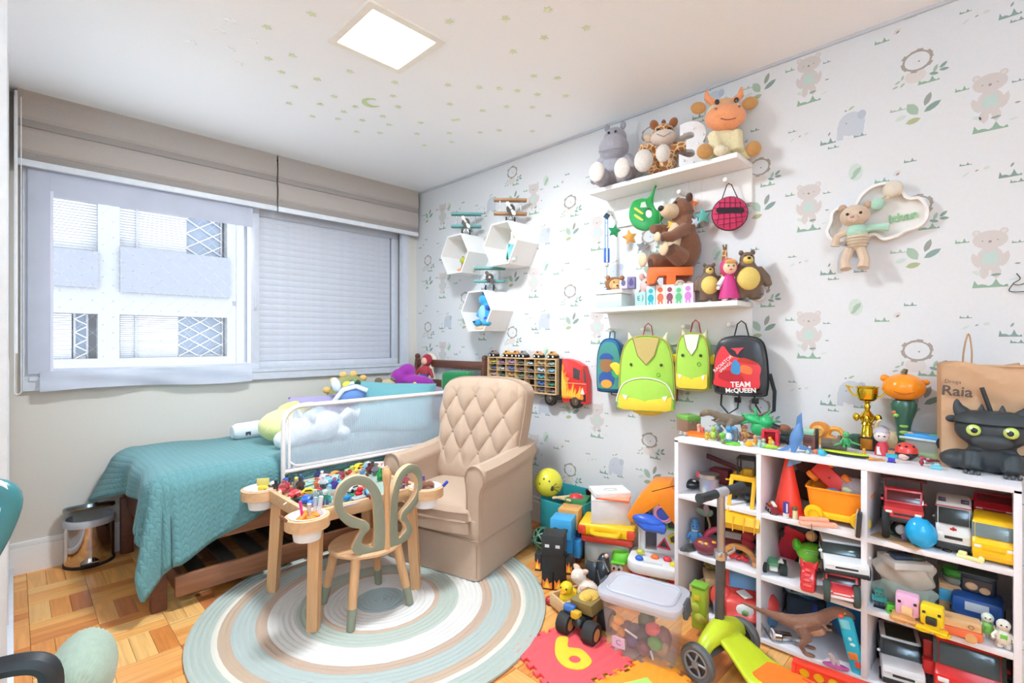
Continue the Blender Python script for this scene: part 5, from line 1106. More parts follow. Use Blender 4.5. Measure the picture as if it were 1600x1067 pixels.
# ---- generic builders
def wheels(t,xs,ys,r,w,c='#1d1e20',hc='#9a9c9e',mat='rub'):
    for x in xs:
        for y in ys:
            q = P(t,'wheel',M(c,mat),la([(r*.6,-w/2),(r*.93,-w/2),(r,-w/4),(r,w/4),(r*.93,w/2),(r*.6,w/2)],(x,y,r),(0,pi/2,0),18)); s = 1 if x > 0 else -1
            P(q,'hub',M(hc,'metal' if hc == '#9a9c9e' else '',.35),cy(r*.55,w*1.02,(x,y,r),(0,pi/2,0),n=14))
def prx(pts,w,at=(0,0,0),bev=0):          # outline in y-z, thickness along x
    return pr([(p[0],p[1]) for p in pts],w,at,(0,0,pi/2),bev=bev)
def vehicle(name,label,cat,loc,rz,L,W_,H,body,glass,wr_,kind,group=None,wc='#1d1e20',hub='#9a9c9e',lift=0,trim='#2a2b2d'):
    """front faces local -y; side profile drawn as (y, z) with the nose at -L/2"""
    t = T(name,label,cat,loc,rz,group); z0 = wr_ * .75 + lift; h = H - z0; k = L / 2
    PR = {'suv': ([(-k,0),(k,0),(k,h*.92),(k*.9,h),(-k*.15,h),(-k*.42,h*.55),(-k*.95,h*.48),(-k,h*.38)],[(-k*.44,h*.55),(-k*.2,h*.93),(k*.8,h*.93),(k*.85,h*.58)]),
          'van': ([(-k,0),(k,0),(k,h),(-k*.5,h),(-k*.62,h*.95),(-k*.85,h*.5),(-k,h*.4)],[(-k*.82,h*.53),(-k*.63,h*.9),(-k*.3,h*.9),(-k*.3,h*.53)]),
          'car': ([(-k,h*.05),(k,h*.05),(k,h*.55),(k*.55,h*.62),(k*.25,h),(-k*.2,h),(-k*.5,h*.55),(-k,h*.4)],[(-k*.47,h*.57),(-k*.2,h*.93),(k*.22,h*.93),(k*.45,h*.6)]),
          'pick': ([(-k,0),(k,0),(k,h*.5),(k*.2,h*.5),(k*.15,h),(-k*.25,h),(-k*.45,h*.55),(-k,h*.48)],[(-k*.42,h*.58),(-k*.22,h*.92),(k*.1,h*.92),(k*.1,h*.58)]),
          'bus': ([(-k,0),(k,0),(k,h),(-k*.9,h),(-k,h*.85)],[(-k*.85,h*.5),(-k*.85,h*.88),(k*.9,h*.88),(k*.9,h*.5)])}[kind]
    P(t,'body',M(body,'',.3),prx(PR[0],W_,(0,0,z0),min(W_,h)*.09)); g = M(glass,'',.08)
    P(t,'side_window',g,prx(PR[1],W_*1.015,(0,0,z0),.001))
    (ya,za),(yb,zb_) = PR[1][0],PR[1][1]; a = atan2(zb_-za,yb-ya); n = Vector((0,-sin(a),cos(a)))
    m = Vector((0,(ya+yb)/2,z0+(za+zb_)/2)) + n * (h*.035)
    P(t,'windscreen',g,bx(W_*.84,hypot(yb-ya,zb_-za)*.95,h*.05,m,(a,0,0),bev=h*.01))
    P(t,'bumper',M(trim,'',.5),bx(W_*.96,L*.04,h*.16,(0,-k*1.0,z0+h*.06),bev=h*.03)); P(t,'grille',M(trim,'',.4),bx(W_*.5,L*.02,h*.07,(0,-k*1.005,z0+h*.26),bev=h*.01))
    for s in (-1,1): P(t,'headlamp',M('#eef0ee','',.15),bx(W_*.17,L*.03,h*.09,(s*W_*.36,-k*.985,z0+h*.32),bev=h*.02)); P(t,'mirror',M(body,'',.3),sp(W_*.05,W_*.03,W_*.05,(s*W_*.54,-k*.38,z0+h*.6),n=8))
    wheels(t,(-W_*.44,W_*.44),(-k*.62,k*.6),wr_,W_*.2,wc,hub)
    return t
def blockfig(name,label,loc,rz,s,skin,shirt,pants,hair=None,cat='toy figure',base=None,eye='#20242a',group=None):
    t = T(name,label,cat,loc,rz,group,s)
    z0 = .0
    if base: P(t,'base',M(base),bx(.62,.5,.04,(0,0,.02),bev=.01)); z0 = .04
    for x in (-.125,.125): P(t,'leg',M(pants),bx(.24,.24,.37,(x,0,z0+.185),bev=.012)); P(t,'arm',M(shirt),bx(.14,.22,.36,(x*2.62,0,z0+.53),bev=.012))
    P(t,'torso',M(shirt),bx(.5,.25,.37,(0,0,z0+.555),bev=.012)); hd = P(t,'head',M(skin),bx(.46,.44,.42,(0,0,z0+.95),bev=.014))
    if hair: P(hd,'hair',M(hair),bx(.475,.455,.14,(0,.004,z0+1.10),bev=.01))
    for x in (-.11,.11): P(hd,'eye',M(eye),bx(.09,.01,.06,(x,-.222,z0+.95)))
    return t
def roundfig(name,label,loc,rz,s,head,body,limb,hat=None,cat='toy figure',group=None,foot=None):
    t = T(name,label,cat,loc,rz,group,s*1.2)
    P(t,'body',M(body),la([(0,.2),(.16,.2),(.19,.3),(.15,.5),(.08,.58),(0,.6)],n=14)); P(t,'head',M(head),sp(.17,.16,.17,(0,-.01,.74),n=12))
    for s_ in (-1,1): P(t,'arm',M(limb),tu([(s_*.13,0,.5),(s_*.24,-.05,.36),(s_*.22,-.12,.30)],[.06,.055,.05],6)); P(t,'leg',M(foot or limb),tu([(s_*.09,0,.24),(s_*.1,-.01,.05)],[.085,.08],6)); P(t,'eye','#1c1c20',sp(.024,at=(s_*.06,-.165,.77),n=6))
    if hat: P(t,'hat',M(hat),la([(.2,.80),(.18,.86),(.13,.95),(0,.98)],n=14))
    return t
def dino(name,label,loc,rz,s,col,belly,up=1,cat='toy dinosaur',k=0):
    """two-legged dinosaur, nose along -y, about 1 unit long"""
    t = T(name,label,cat,loc,rz,None,s); D = M(col,'plush',s=30,rough=.7); E = M(belly,'plush',s=30,rough=.7)
    h = lambda y: k * max(0,-y+.05) * 1.3      # how steeply the neck rises
    P(t,'body',D,tu(catmull([(0,.98,.55+.12*up),(0,.62,.45+.03*up),(0,.3,.40),(0,.08,.40),(0,-.12,.44+h(-.12)),(0,-.26,.52+h(-.26)),(0,-.36,.55+h(-.36))],3,False),[.008,.018,.03,.042,.055,.07,.085,.105,.12,.13,.13,.125,.115,.10,.09,.085,.08,.078,.075],12),
      sp(.085,.16,.075,(0,-.44,.55+h(-.36)),(.15,0,0)),sp(.055,.10,.04,(0,-.50,.50+h(-.36)),(.3,0,0)),*[tu([(x,.1,.40),(x*1.5,.0,.24),(x*1.35,.09,.12),(x*1.35,.02,.02)],[.10,.075,.04,.035],8) for x in (-.08,.08)],*[sp(.05,.085,.025,(x*1.35,-.03,.024)) for x in (-.08,.08)],remesh=.014)
    P(t,'belly',E,sp(.09,.2,.09,(0,-.05,.355),(-.2,0,0)))
    for x in (-1,1): P(t,'arm',D,tu([(x*.08,-.2,.42+h(-.2)),(x*.10,-.26,.36+h(-.2)),(x*.09,-.31,.37+h(-.2))],[.03,.022,.016],6)); P(t,'eye',M('#e3b23a','',.2),sp(.016,at=(x*.07,-.47,.59+h(-.36)),n=8))
    P(t,'mouth',M('#6a2f2c'),sp(.06,.075,.012,(0,-.535,.515+h(-.36)),(.25,0,0)))
    return t
def atx(px,py,z,dx=0,dz=0,mx=2.40):
    """point in the picture column px, dx further back than where the ray meets height z"""
    x = min(onz(px,py,z).x+dx,mx); q = onx(px,py,x); return Vector((x,q.y,z+dz))
# ---- row 1, column 1
R45 = FC(1115)
z = .5285
t = T('remote_control','black oval remote control with long thin antenna poking out over the shelf edge','remote control',atx(1077,769,z,.06),R45)
P(t,'shell',M('#26292c','',.25),sp(.055,.04,.022,(0,0,.022))); P(t,'button',M('#e8e8e8','',.2),sp(.009,.009,.005,(-.018,-.012,.041)),sp(.009,.009,.005,(.022,-.014,.039)))
q0 = on(1064,768,z); P(t,'antenna',M('#2b2422','metal'),tu([(-.03,-.03,.024),(-.15,-.16,.012)],.0018,6))
t = T('teal_toy','translucent teal toy behind the black remote control','toy',atx(1083,755,z,.12),R45); P(t,'body',M('#3f7e80','',.3),bx(.05,.04,.05,(0,0,.025),bev=.008)); P(t,'top',M('#37706f','',.3),bx(.035,.03,.02,(0,0,.06),bev=.005))
t = T('jar','clear jar with silver lid full of small toys, beside the black remote','jar',atx(1108,775,z,.05),R45)
P(t,'glass',M('#dfe2ea','clear',.08,a=.35),la([(0,.003),(.042,.004),(.043,.02),(.043,.072)],n=24,cap=False)); P(t,'lid',M('#c9c6c6','metal',.3),la([(0,.088),(.045,.086),(.046,.070),(.044,.070)],n=24,cap=False)); P(t,'red_clip',M('#c23b44','',.4),bx(.012,.02,.03,(-.046,0,.078),bev=.003))
for c,x,zz,r in (('#4a7fd0',-.012,.03,.1),('#d05aa0',.012,.034,.4),('#e9a9b0',.022,.05,.9),('#e8d29a',-.02,.015,0),('#5a4a8a',.0,.055,.3)): P(t,'contents',M(c),bx(.018,.018,.026,(x,-.016,zz),(0,r,r),bev=.003))
t = T('toy_crane','dark red toy crane arm lying behind the clear jar','toy',atx(1130,765,z,.16),R90); P(t,'arm',M('#6d3438','',.4),bx(.18,.02,.02,(.0,0,.10),(0,.25,0),bev=.003)); P(t,'body',M('#7f2a30','',.4),bx(.09,.06,.07,(-.01,0,.035),bev=.006)); P(t,'hook',M('#4a2a2c','',.4),sp(.014,at=(-.09,0,.125)))
# yellow loader: bucket hangs over the edge
p = on(1160,783,z); t = T('toy_loader','yellow toy wheel loader with bucket lowered over the shelf edge','toy truck',(2.245,p.y-.0,z),R90+.15); YW_ = M('#f0b41c','',.35); BKP = M('#2a2c2e','',.4)
P(t,'chassis',BKP,bx(.09,.17,.04,(0,.02,.05),bev=.006)); wheels(t,(-.052,.052),(-.04,.07),.032,.032,'#26282a','#d9a41c')
P(t,'hood',YW_,bx(.07,.09,.04,(0,.07,.09),bev=.008)); P(t,'cab',BKP,*[bx(.006,.006,.09,(x,y,.125)) for x in (-.035,.035) for y in (-.02,.045)],bx(.082,.078,.008,(0,.012,.172),bev=.003)); P(t,'seat',YW_,bx(.04,.03,.05,(0,.02,.10),bev=.006)); P(t,'exhaust',BKP,cy(.006,.07,(.03,.07,.14)))
for x in (-.044,.044): P(t,'arm',YW_,tu([(x,.0,.105),(x,-.09,.10),(x,-.14,.01),(x,-.145,-.03)],.0085,6))
P(t,'cross_bar',YW_,bx(.10,.022,.022,(0,-.085,.105),bev=.004)); P(t,'side_mirror',YW_,bx(.03,.006,.006,(-.06,-.06,.085)),bx(.03,.006,.006,(.06,-.06,.085)))
bk = P(t,'bucket',YW_,prx([(-.17,-.03),(-.12,-.02),(-.11,-.075),(-.125,-.085),(-.165,-.088),(-.185,-.06)],.155,(0,0,0),.004))
for k in range(4): P(bk,'rib',M('#d99c12','',.4),bx(.004,.006,.06,(-.06+k*.04,-.1815,-.058),(-.25,0,0)))
t = T('silver_part','silver and black mechanical toy part under the loader arms','toy',atx(1172,792,z,.03),R45); P(t,'block',M('#a9a9a6','metal',.3),bx(.03,.04,.012,(0,0,.006),bev=.002)); P(t,'roller',BKP,cy(.012,.04,(0,.01,.022),(0,pi/2,0)))
# ---- row 2, column 1
z = .2805
t = roundfig('robot_figure','small blue robot figure at the left of the middle left cube',atx(1086,858,z,.03),R45,.105,'#4a8fc8','#4a8fc8','#5a9ad0',None,foot='#dfe0e4'); P(t,'helmet',M('#3f74a8','',.3),la([(.15,.78),(.14,.9),(.10,1.0),(0,1.02)],n=14)); P(t,'collar','#e6e8ea',cy(.13,.05,(0,0,.6)))
t = T('toy_shoe','dark grey toy shoe sole in front of the blue robot','toy',atx(1075,861,z,.005),radians(-20)); P(t,'sole',M('#4d4c48','',.5),sp(.048,.018,.010,(0,0,.010))); P(t,'upper',M('#3b3a38','',.5),sp(.03,.014,.012,(.01,0,.018)))
t = T('spotted_toy','maroon rounded toy with orange spots at the front of the middle left cube','toy',atx(1104,870,z,.035),R45); P(t,'shell',M('#7e3440','',.35),sp(.055,.048,.036,(0,0,.034)))
for x,y,zz in ((-.025,-.028,.056),(.0,-.036,.055),(.03,-.02,.060)): P(t,'spot',M('#e9a43c','',.4),sp(.010,.008,.006,(x,y,zz)))
t = T('toy_flower','pale green toy leaf flower on a cream stem behind the maroon toy','toy plant',atx(1108,853,z,.07),R45); P(t,'stem',M('#dcc68c','',.5),tu([(0,0,0),(.003,0,.07),(-.008,0,.11)],.005,6))
for a,l,c in ((2.6,.05,'#a9c4b4'),(1.7,.045,'#d9c8dc'),(.9,.03,'#9fc0a8')): P(t,'petal',M(c,'',.5),sp(l*.6,.006,.014,(-.008+l*.6*cos(a),0,.11+l*.6*sin(a)),(0,-a,0)))
t = T('plush_brown','brown shaggy plush slumped in the back of the middle left cube','plush toy',atx(1092,838,z,.14),R45); P(t,'body',M('#6d4a32','plush'),sp(.06,.05,.06,(0,0,.055))); P(t,'head',M('#7d563a','plush'),sp(.045,.04,.04,(.0,-.02,.125))); P(t,'ear',M('#6d4a32','plush'),sp(.016,.012,.016,(-.035,-.01,.155))); P(t,'muzzle',M('#a07a52','plush'),sp(.018,.014,.014,(0,-.058,.115)))
t = T('black_toy','black and green toy truck upside down at the back of the middle left cube','toy truck',atx(1112,835,z,.19),R90); P(t,'body',M('#22302a','',.4),bx(.12,.06,.06,(0,0,.19),bev=.01)); P(t,'tray',M('#3d6a4e','',.4),bx(.12,.07,.03,(-.06,0,.15),bev=.006)); P(t,'support_box',M('#3a322e','paper'),bx(.16,.08,.13,(-.04,.01,.067),bev=.002))
vehicle('toy_car','dark red toy car with pale windscreen behind the wooden arch','toy car',atx(1146,868,z,.09),R45-.2,.15,.085,.075,'#7d3a34','#d9d3cc',.018,'car')
t = T('pink_toy','pink and white bent toy tube behind the scooter pole','toy',atx(1115,862,z,.03),R45); P(t,'arc',M('#d64a68','',.4),tu(catmull([(-.03,0,.012),(-.028,0,.06),(.0,0,.085),(.03,0,.09)],4,False),.013,8)); P(t,'tip',M('#ece4e6','',.4),tu([(-.028,-.014,.05),(-.01,-.02,.02)],.010,8))
t = T('wooden_arch','orange-brown curved wooden arch leaning at the right of the middle left cube','toy',atx(1158,884,z,.02),R45-.15); P(t,'arch',M('#c98546','wood',.5,ax='x'),pr([(.075*cos(a),.075*sin(a)) for a in [pi-pi*1.0*i/14 for i in range(15)]]+[(.055*cos(a),.055*sin(a)) for a in [pi*1.0*i/14 for i in range(15)]],.022,(-.01,0,.005),bev=.003)); P(t,'foot',M('#d6a070','wood',.5,ax='x'),cy(.015,.02,(.055,0,.01)),cy(.015,.02,(-.075,0,.01)))
t = T('red_ball_toy','soft red knobbly toy behind the wooden arch','toy',atx(1166,872,z,.07),R45); P(t,'lump',M('#d8424c','',.5),sp(.035,.03,.03,(0,0,.03)),sp(.028,.025,.025,(.01,0,.07))); 
t = T('red_claw','red ridged toy claw lying under the wooden arch','toy',atx(1153,880,z,.035),R45); P(t,'claw',M('#d22f30','',.4),*[sp(.012,.012,.010,(-.025+k*.014,-.004*k,.012+.006*(k % 2))) for k in range(5)])
t = T('dark_truck','dark toy vehicle with white details at the back right of the middle left cube','toy truck',atx(1168,850,z,.15),R90); P(t,'body',M('#2a3436','',.4),bx(.09,.08,.07,(0,0,.125),bev=.008)); P(t,'stripe',M('#d9dad6','',.4),bx(.05,.004,.012,(.005,-.0415,.145)),bx(.07,.004,.006,(-.005,-.0415,.12))); P(t,'lower',M('#1f2628','',.4),bx(.10,.09,.09,(0,0,.045),bev=.008))
# ---- row 3, column 1
z = .0315
for k,(dx,dz,r) in enumerate(((0,0,.0),(.01,.032,.2),(.02,.064,-.15),(.05,.096,.5))):
    t = T('wooden_block','pale wooden plank block in the bottom left cube, %s of the stack' % ('lowest','second','third','topmost')[k],'wooden block',(2.18+dx,1.0-.045-.01*k,z+dz),r,'stacked wooden planks'); P(t,'block',M('#dfc091','wood',.5,ax='x'),bx(.17 if k < 3 else .12,.07,.031,(0,0,.0157),bev=.002))
t = T('pine_cone','olive pine cone on top of the wooden planks','pine cone',(2.26,.945,z+.1277),0); P(t,'cone',M('#8a7c44','plush',s=60),la([(0,0),(.02,.006),(.027,.022),(.02,.04),(.008,.05),(0,.052)],n=12))
for k in range(8): P(t,'scale',M('#a0924e','',.6),sp(.008,.008,.006,(.024*cos(k*.785),.024*sin(k*.785),.018+.008*(k % 2)),n=6))
p = on(1143,985,z); t = T('ride_toy_car','chunky red toy car with blue windows and orange handle in the bottom left cube','toy car',(2.26,.80,z),radians(-68)); RC_ = M('#d8473f','',.35)
P(t,'body',RC_,prx(catmull([(-.15,.03),(.13,.03),(.15,.07),(.12,.12),(.09,.18),(.02,.215),(-.05,.20),(-.075,.12),(-.14,.10),(-.16,.06)],4),.15,(0,0,.0),.02)); P(t,'fender',RC_,sp(.05,.06,.055,(.085,-.08,.075)),sp(.05,.06,.055,(-.085,-.08,.075)),sp(.05,.06,.055,(.085,.08,.07)),sp(.05,.06,.055,(-.085,.08,.07)))
BW_ = M('#6fa6d8','',.3); P(t,'windscreen',BW_,bx(.115,.012,.065,(0,-.068,.155),(-.32,0,0),bev=.006)); P(t,'side_window',BW_,prx(catmull([(-.04,.13),(.06,.13),(.06,.165),(.0,.19),(-.035,.18)],3),.154,(0,0,0),.002))
P(t,'handle',M('#f0a02c','',.35),tu(catmull([(0,-.04,.19),(0,-.03,.235),(0,.03,.245),(0,.06,.20)],4,False),.013,8)); P(t,'handle_base',M('#f0a02c','',.35),sp(.03,.025,.02,(0,.055,.195)))
P(t,'grille',M('#ece9e4','',.4),sp(.04,.012,.03,(0,-.152,.065))); P(t,'grille_mark',M('#6f9a5a','',.4),sp(.013,.006,.013,(0,-.164,.065))); P(t,'bonnet_shape',M('#f0ece6','',.4),bx(.04,.05,.005,(0,-.11,.117),(.15,0,.7)))
for sx in (-1,1):
    for sy in (-1,1):
        w_ = P(t,'wheel',M('#5f8fb8','',.4),la([(0,-.02),(.045,-.02),(.05,-.012),(.05,.012),(.045,.02),(0,.02)],(sx*.10,sy*.085,.05),(0,pi/2,0),20)); P(w_,'hub',M('#ee9f2f','',.4),cy(.024,.045,(sx*.10,sy*.085,.05),(0,pi/2,0)))
t = T('bottle','transparent yellow-green bottle with square orange mark in front of the chunky red car','bottle',atx(1094,985,z,.02),R45-.3); YG = M('#b8d13c','clear',.1,a=.8); P(t,'body',YG,bx(.06,.05,.17,(0,0,.085),bev=.01)); P(t,'mark',M('#eec02c','',.4),bx(.022,.004,.022,(-.005,-.0265,.13),bev=.002)); P(t,'bubbles',M('#d8d95a','clear',.2,a=.8),sp(.03,.03,.03,(.005,-.004,.05)),sp(.024,.02,.024,(-.012,-.012,.09))); P(t,'cap',M('#7fb83c','',.3),bx(.064,.054,.012,(0,0,.176),bev=.003)); P(t,'orange_base',M('#e79a3c','',.4),bx(.05,.04,.012,(0,0,.006)))
t = T('clear_bag','large clear plastic bag of dark toys behind the chunky red car','plastic bag',(2.38,.755,z),R90); P(t,'bag',M('#7e9a8c','clear',.15,a=.5),sp(.09,.05,.11,(0,0,.108))); P(t,'contents',M('#3d5a4a','',.5),sp(.06,.03,.06,(0,0,.08)),sp(.05,.03,.05,(.02,0,.14)))
t = T('navy_box','navy blue printed box lying across the top of the clear bag','box',(2.33,.755,z+.218),R90); P(t,'box',M('#33406e','paper'),bx(.13,.05,.012,(0,0,.006),bev=.001)); P(t,'label',M('#d9dce6','paper'),bx(.06,.03,.001,(0,0,.0127)))
# ---- row 1, column 2
R45 = FC(1270)
z = .5285
t = T('traffic_cone','bright red-orange toy cone standing in the top middle cube','cone',atx(1232,806,z,.05),R45-.3); CO_ = M('#f0402a','',.4)
P(t,'cone',CO_,la([(.052,.008),(.014,.205),(.012,.212),(0,.212)],n=32)); P(t,'base',CO_,pr(rrect(.12,.12,.02,4),.008,(0,0,.004),(pi/2,0,0),bev=.002))
t = T('plush_dark','dark brown plush with two round ears in the shade behind the red cone','plush toy',atx(1260,790,z,.18),R45); DBR = M('#54352c','plush'); P(t,'body',DBR,sp(.06,.05,.07,(0,0,.07))); P(t,'head',M('#7a4a40','plush'),sp(.042,.04,.04,(0,-.01,.155)))
for x in (-.035,.035): P(t,'ear',DBR,sp(.02,.014,.02,(x,0,.20)))
t = T('fire_engine','tiny red and white fire engine at the left of the red cone','toy truck',atx(1206,803,z,.02),radians(35)); P(t,'body',M('#9c2a34','',.4),bx(.055,.022,.022,(.008,0,.016),bev=.002)); P(t,'cab',M('#8a2430','',.4),bx(.02,.022,.03,(-.028,0,.02),bev=.003)); P(t,'stripe','#e9e4e2',bx(.052,.0225,.004,(.009,0,.018)),bx(.052,.0225,.003,(.009,0,.010))); P(t,'ladder','#e6e0dc',bx(.04,.012,.005,(-.02,0,.040),(0,-.2,0))); P(t,'beacon',M('#efa63c','',.3),bx(.016,.012,.008,(.015,0,.031),bev=.002)); wheels(t,(-.026,.0,.026),(-.010,.010),.0065,.005)
t = T('glue_stick','purple and white glue stick standing in front of the red cone','glue stick',atx(1228,809,z,.0),R45); P(t,'cap',M('#3d3f9c','',.35),cy(.0105,.042,(0,0,.040),n=18,bev=.002)); P(t,'barrel',M('#ecebee','',.35),cy(.0105,.019,(0,0,.0095),n=18)); P(t,'label_strip','#e6e6ee',bx(.0055,.002,.034,(.004,-.0102,.041)))
t = T('lip_balm','small cream tube with brown cap beside the glue stick','lip balm',on(1242,811,z),R45); P(t,'barrel',M('#ecdfb4','',.4),cy(.0095,.034,(0,0,.017),n=18)); P(t,'cap',M('#7a5f3c','',.4),cy(.0095,.014,(0,0,.041),n=18,bev=.001))
p = on(1307,822,z); t = T('toy_wagon','orange toy wagon with yellow wheel bumpers heaped with toys','toy wagon',(p.x+.07,p.y+.005,z),R90+.08,s=1.12); OW = M('#f6901e','',.35); YE = M('#f7c61c','',.35)
P(t,'tub',OW,grid(lambda u,v: (lambda q,s: (q[0]*s,q[1]*s,.03+.08*v))(rrect(.16,.10,.02,4)[int(u*20) % 20],1+.14*v),20,2,closeu=True),bx(.15,.09,.006,(0,0,.032))); P(t,'rim',OW,tu([(a*1.15,b*1.15,.111) for a,b in rrect(.16,.10,.02,4)],.004,6,True))
for sy in (-1,1):
    P(t,'side_bar',YE,bx(.15,.014,.022,(0,sy*.058,.028),bev=.005))
    for sx in (-1,1): w_ = P(t,'wheel',YE,la([(0,-.008),(.026,-.008),(.029,0),(.026,.008),(0,.008)],(sx*.065,sy*.066,.029),(pi/2,0,0),20)); P(w_,'hub',M('#f2b414','',.35),ring(.016,.003,(sx*.065,sy*.075,.029),(pi/2,0,0),18,6))
wx,wy = t.location.x,t.location.y
t = T('toy_car','red toy car with orange wheels lying tipped on top of the orange wagon','toy car',(wx+.0,wy+.03,z+.158),0,rot=(radians(72),radians(-48),R45)); P(t,'chassis',M('#dd3a32','',.4),bx(.06,.125,.024,(0,0,0),bev=.007)); P(t,'cabin',M('#d8342c','',.4),bx(.05,.06,.03,(0,0,-.025),bev=.01))
for sx in (-1,1):
    for sy in (-1,1): P(t,'wheel',M('#f2802a','',.4),cy(.023,.02,(sx*.04,sy*.042,.004),(0,pi/2,0),bev=.004)) 
P(t,'bolt','#8a241f',cy(.004,.003,(0,0,.013)))
t = T('blue_track','curved blue plastic strip lying in the orange wagon','toy',(wx-.02,wy+.01,z+.095),R45-.5); P(t,'strip',M('#3f9be0','',.3),pr(catmull([(-.05,.0),(-.03,.022),(.0,.03),(.04,.015),(.075,.0),(.075,-.012),(.03,-.002),(-.01,.008),(-.045,-.01)],4),.03,bev=.003))
t = T('plush_grey','lavender grey plush with pale green eye patch in the orange wagon','plush toy',(wx+.0,wy-.055,z+.10),R45-.4); P(t,'head',M('#bdb9c4','plush'),sp(.05,.045,.042,(0,0,.03)),sp(.026,.02,.02,(-.035,0,.055)),sp(.02,.02,.02,(.03,0,.06))); P(t,'eye_patch',M('#dfe6c0','fab'),sp(.018,.008,.013,(-.018,-.042,.03))); P(t,'mouth',M('#b98aa0','fab'),tu([(.0,-.046,.012),(.02,-.042,.016),(.035,-.035,.028)],.0035,5))
t = T('dark_tree','dark green toy tree with white flecks in the back corner above the wagon','toy',(2.40,.365,z),R90); P(t,'crown',M('#1f3a30','plush'),la([(.05,.06),(.03,.13),(.035,.13),(.0,.215)],n=14),la([(.055,.0),(.05,.06)],n=14)); P(t,'fleck','#e4ece8',*[sp(.004,at=(.04*cos(k*2.1),.04*sin(k*2.1)-.01,.09+.014*k),n=6) for k in range(5)])
t = T('salmon_tubes','salmon pink folded tubes lying in front of the wagon','toy',atx(1278,824,z,.012),radians(-62)); SM = M('#f2ad90','',.6); P(t,'tube',SM,bx(.125,.026,.016,(0,0,.008),(0,0,.05),bev=.006)); P(t,'tube',SM,bx(.10,.024,.014,(-.01,.012,.021),(0,0,.12),bev=.006)); P(t,'cord',M('#3a3a3a','fab'),tu([(-.025,-.014,.012),(-.025,-.02,-.01),(-.022,-.02,-.05)],.0012,5))
t = T('black_slab','black rectangular device leaning against the right divider of the top middle cube','device',atx(1343,838,z,.012),R90+.1); P(t,'slab',M('#2f2f2c','',.3),bx(.014,.075,.085,(0,0,.043),(0,.06,0),bev=.003)); P(t,'edge',M('#cfc2b4','',.4),bx(.004,.06,.08,(-.0085,0,.043),(0,.06,0)))
# ---- row 2, column 2
z = .2805
t = T('toy_buggy','small green and white buggy with fat black wheels at the left of the centre cube','toy car',atx(1208,899,z,.04),R45+.1); P(t,'body',M('#5f9a70','',.4),bx(.04,.07,.018,(0,.01,.034),bev=.005)); P(t,'nose',M('#dfe6dc','',.4),bx(.03,.03,.014,(0,-.03,.024),bev=.004)); P(t,'fin',M('#efefec','',.4),pr([(-.012,0),(.012,0),(.004,.022)],.006,(.026,-.005,.04))); wheels(t,(-.036,.036),(-.024,.034),.02,.026,'#1f2a26')
t = T('toy_car','glossy red toy car standing on its nose in the centre cube','toy car',atx(1232,890,z,.07,.055),0,rot=(radians(-58),radians(18),R45-.1)); RR_ = M('#c42230','',.2); P(t,'body',RR_,prx(catmull([(-.10,.012),(.10,.012),(.105,.035),(.06,.042),(.03,.065),(-.02,.066),(-.055,.042),(-.10,.032)],3),.085,(0,0,0),.012)); P(t,'windscreen',M('#1c1f22','',.08),bx(.068,.035,.008,(0,-.042,.056),(.6,0,0),bev=.003)); P(t,'roof_window',M('#2a1a1c','',.1),bx(.06,.05,.004,(0,.01,.066))); wheels(t,(-.042,.042),(-.062,.062),.018,.016)
t = T('jet_rider','lime green toy jet ski with little rider in the centre cube','toy vehicle',atx(1268,905,z,.05,.05),R45,s=1.15); LG_ = M('#7fcf3c','',.35); P(t,'hull',LG_,sp(.048,.06,.03,(0,0,.03)),bx(.06,.05,.035,(0,-.02,.04),bev=.014)); P(t,'lower',M('#d3d5a4','',.4),bx(.075,.08,.016,(0,-.01,.008),bev=.005)); P(t,'panel',M('#cfdcc0','',.4),bx(.032,.004,.022,(0,-.0475,.036),bev=.002)); P(t,'rider_head',M('#e9a872','',.5),sp(.018,at=(0,.0,.088))); P(t,'pontoon',M('#5fb82c','',.35),sp(.014,.03,.02,(-.045,.0,.05)),sp(.014,.03,.02,(.045,.0,.05))); P(t,'stand',M('#39505a','',.5),bx(.05,.05,.03,(0,.01,-.013)))
t = T('red_beast','glossy red ridged toy beast standing in front of the jet ski','toy',atx(1263,922,z,.0),R45-.1); RX = M('#e03a3c','',.15); P(t,'body',RX,prx(catmull([(-.028,.004),(.03,.004),(.045,.05),(.04,.09),(.02,.085),(-.012,.075),(-.032,.03)],3),.05,(0,0,0),.012)); P(t,'horn',RX,cy(.010,.03,(-.024,.02,.092),(0,-.3,0),r2=.002),cy(.010,.03,(.024,.02,.092),(0,.3,0),r2=.002)); P(t,'ridge',M('#f0605c','',.15),*[sp(.016-.002*k,.008,.006,(0,-.03+.004*k,.03+.017*k)) for k in range(4)]); P(t,'teeth','#e9e4e0',*[cy(.003,.008,(-.014+.007*k,-.026,.006),n=6) for k in range(5)])
vehicle('toy_suv','white toy SUV with dark windscreen stacked on a red monster truck','toy car',atx(1317,943,z,.075,.092),FC(1315)+.12,.19,.135,.105,'#eceef0','#2c3836',.024,'suv')
vehicle('toy_monster_truck','red and white monster truck with huge dark wheels under the white SUV','toy truck',atx(1314,945,z,.05),FC(1315)+.05,.14,.10,.092,'#d8444a','#3a2a2c',.038,'pick',hub='#5a6a62',wc='#3a463f',trim='#eceeee')
t = T('blue_box','navy box with a light blue edge standing at the back of the centre cube','box',(2.38,.505,z),R90); P(t,'box',M('#26385c','paper'),bx(.13,.05,.185,(0,0,.093),bev=.002)); P(t,'edge',M('#5b82c8','paper'),bx(.132,.052,.02,(0,0,.196),bev=.002))
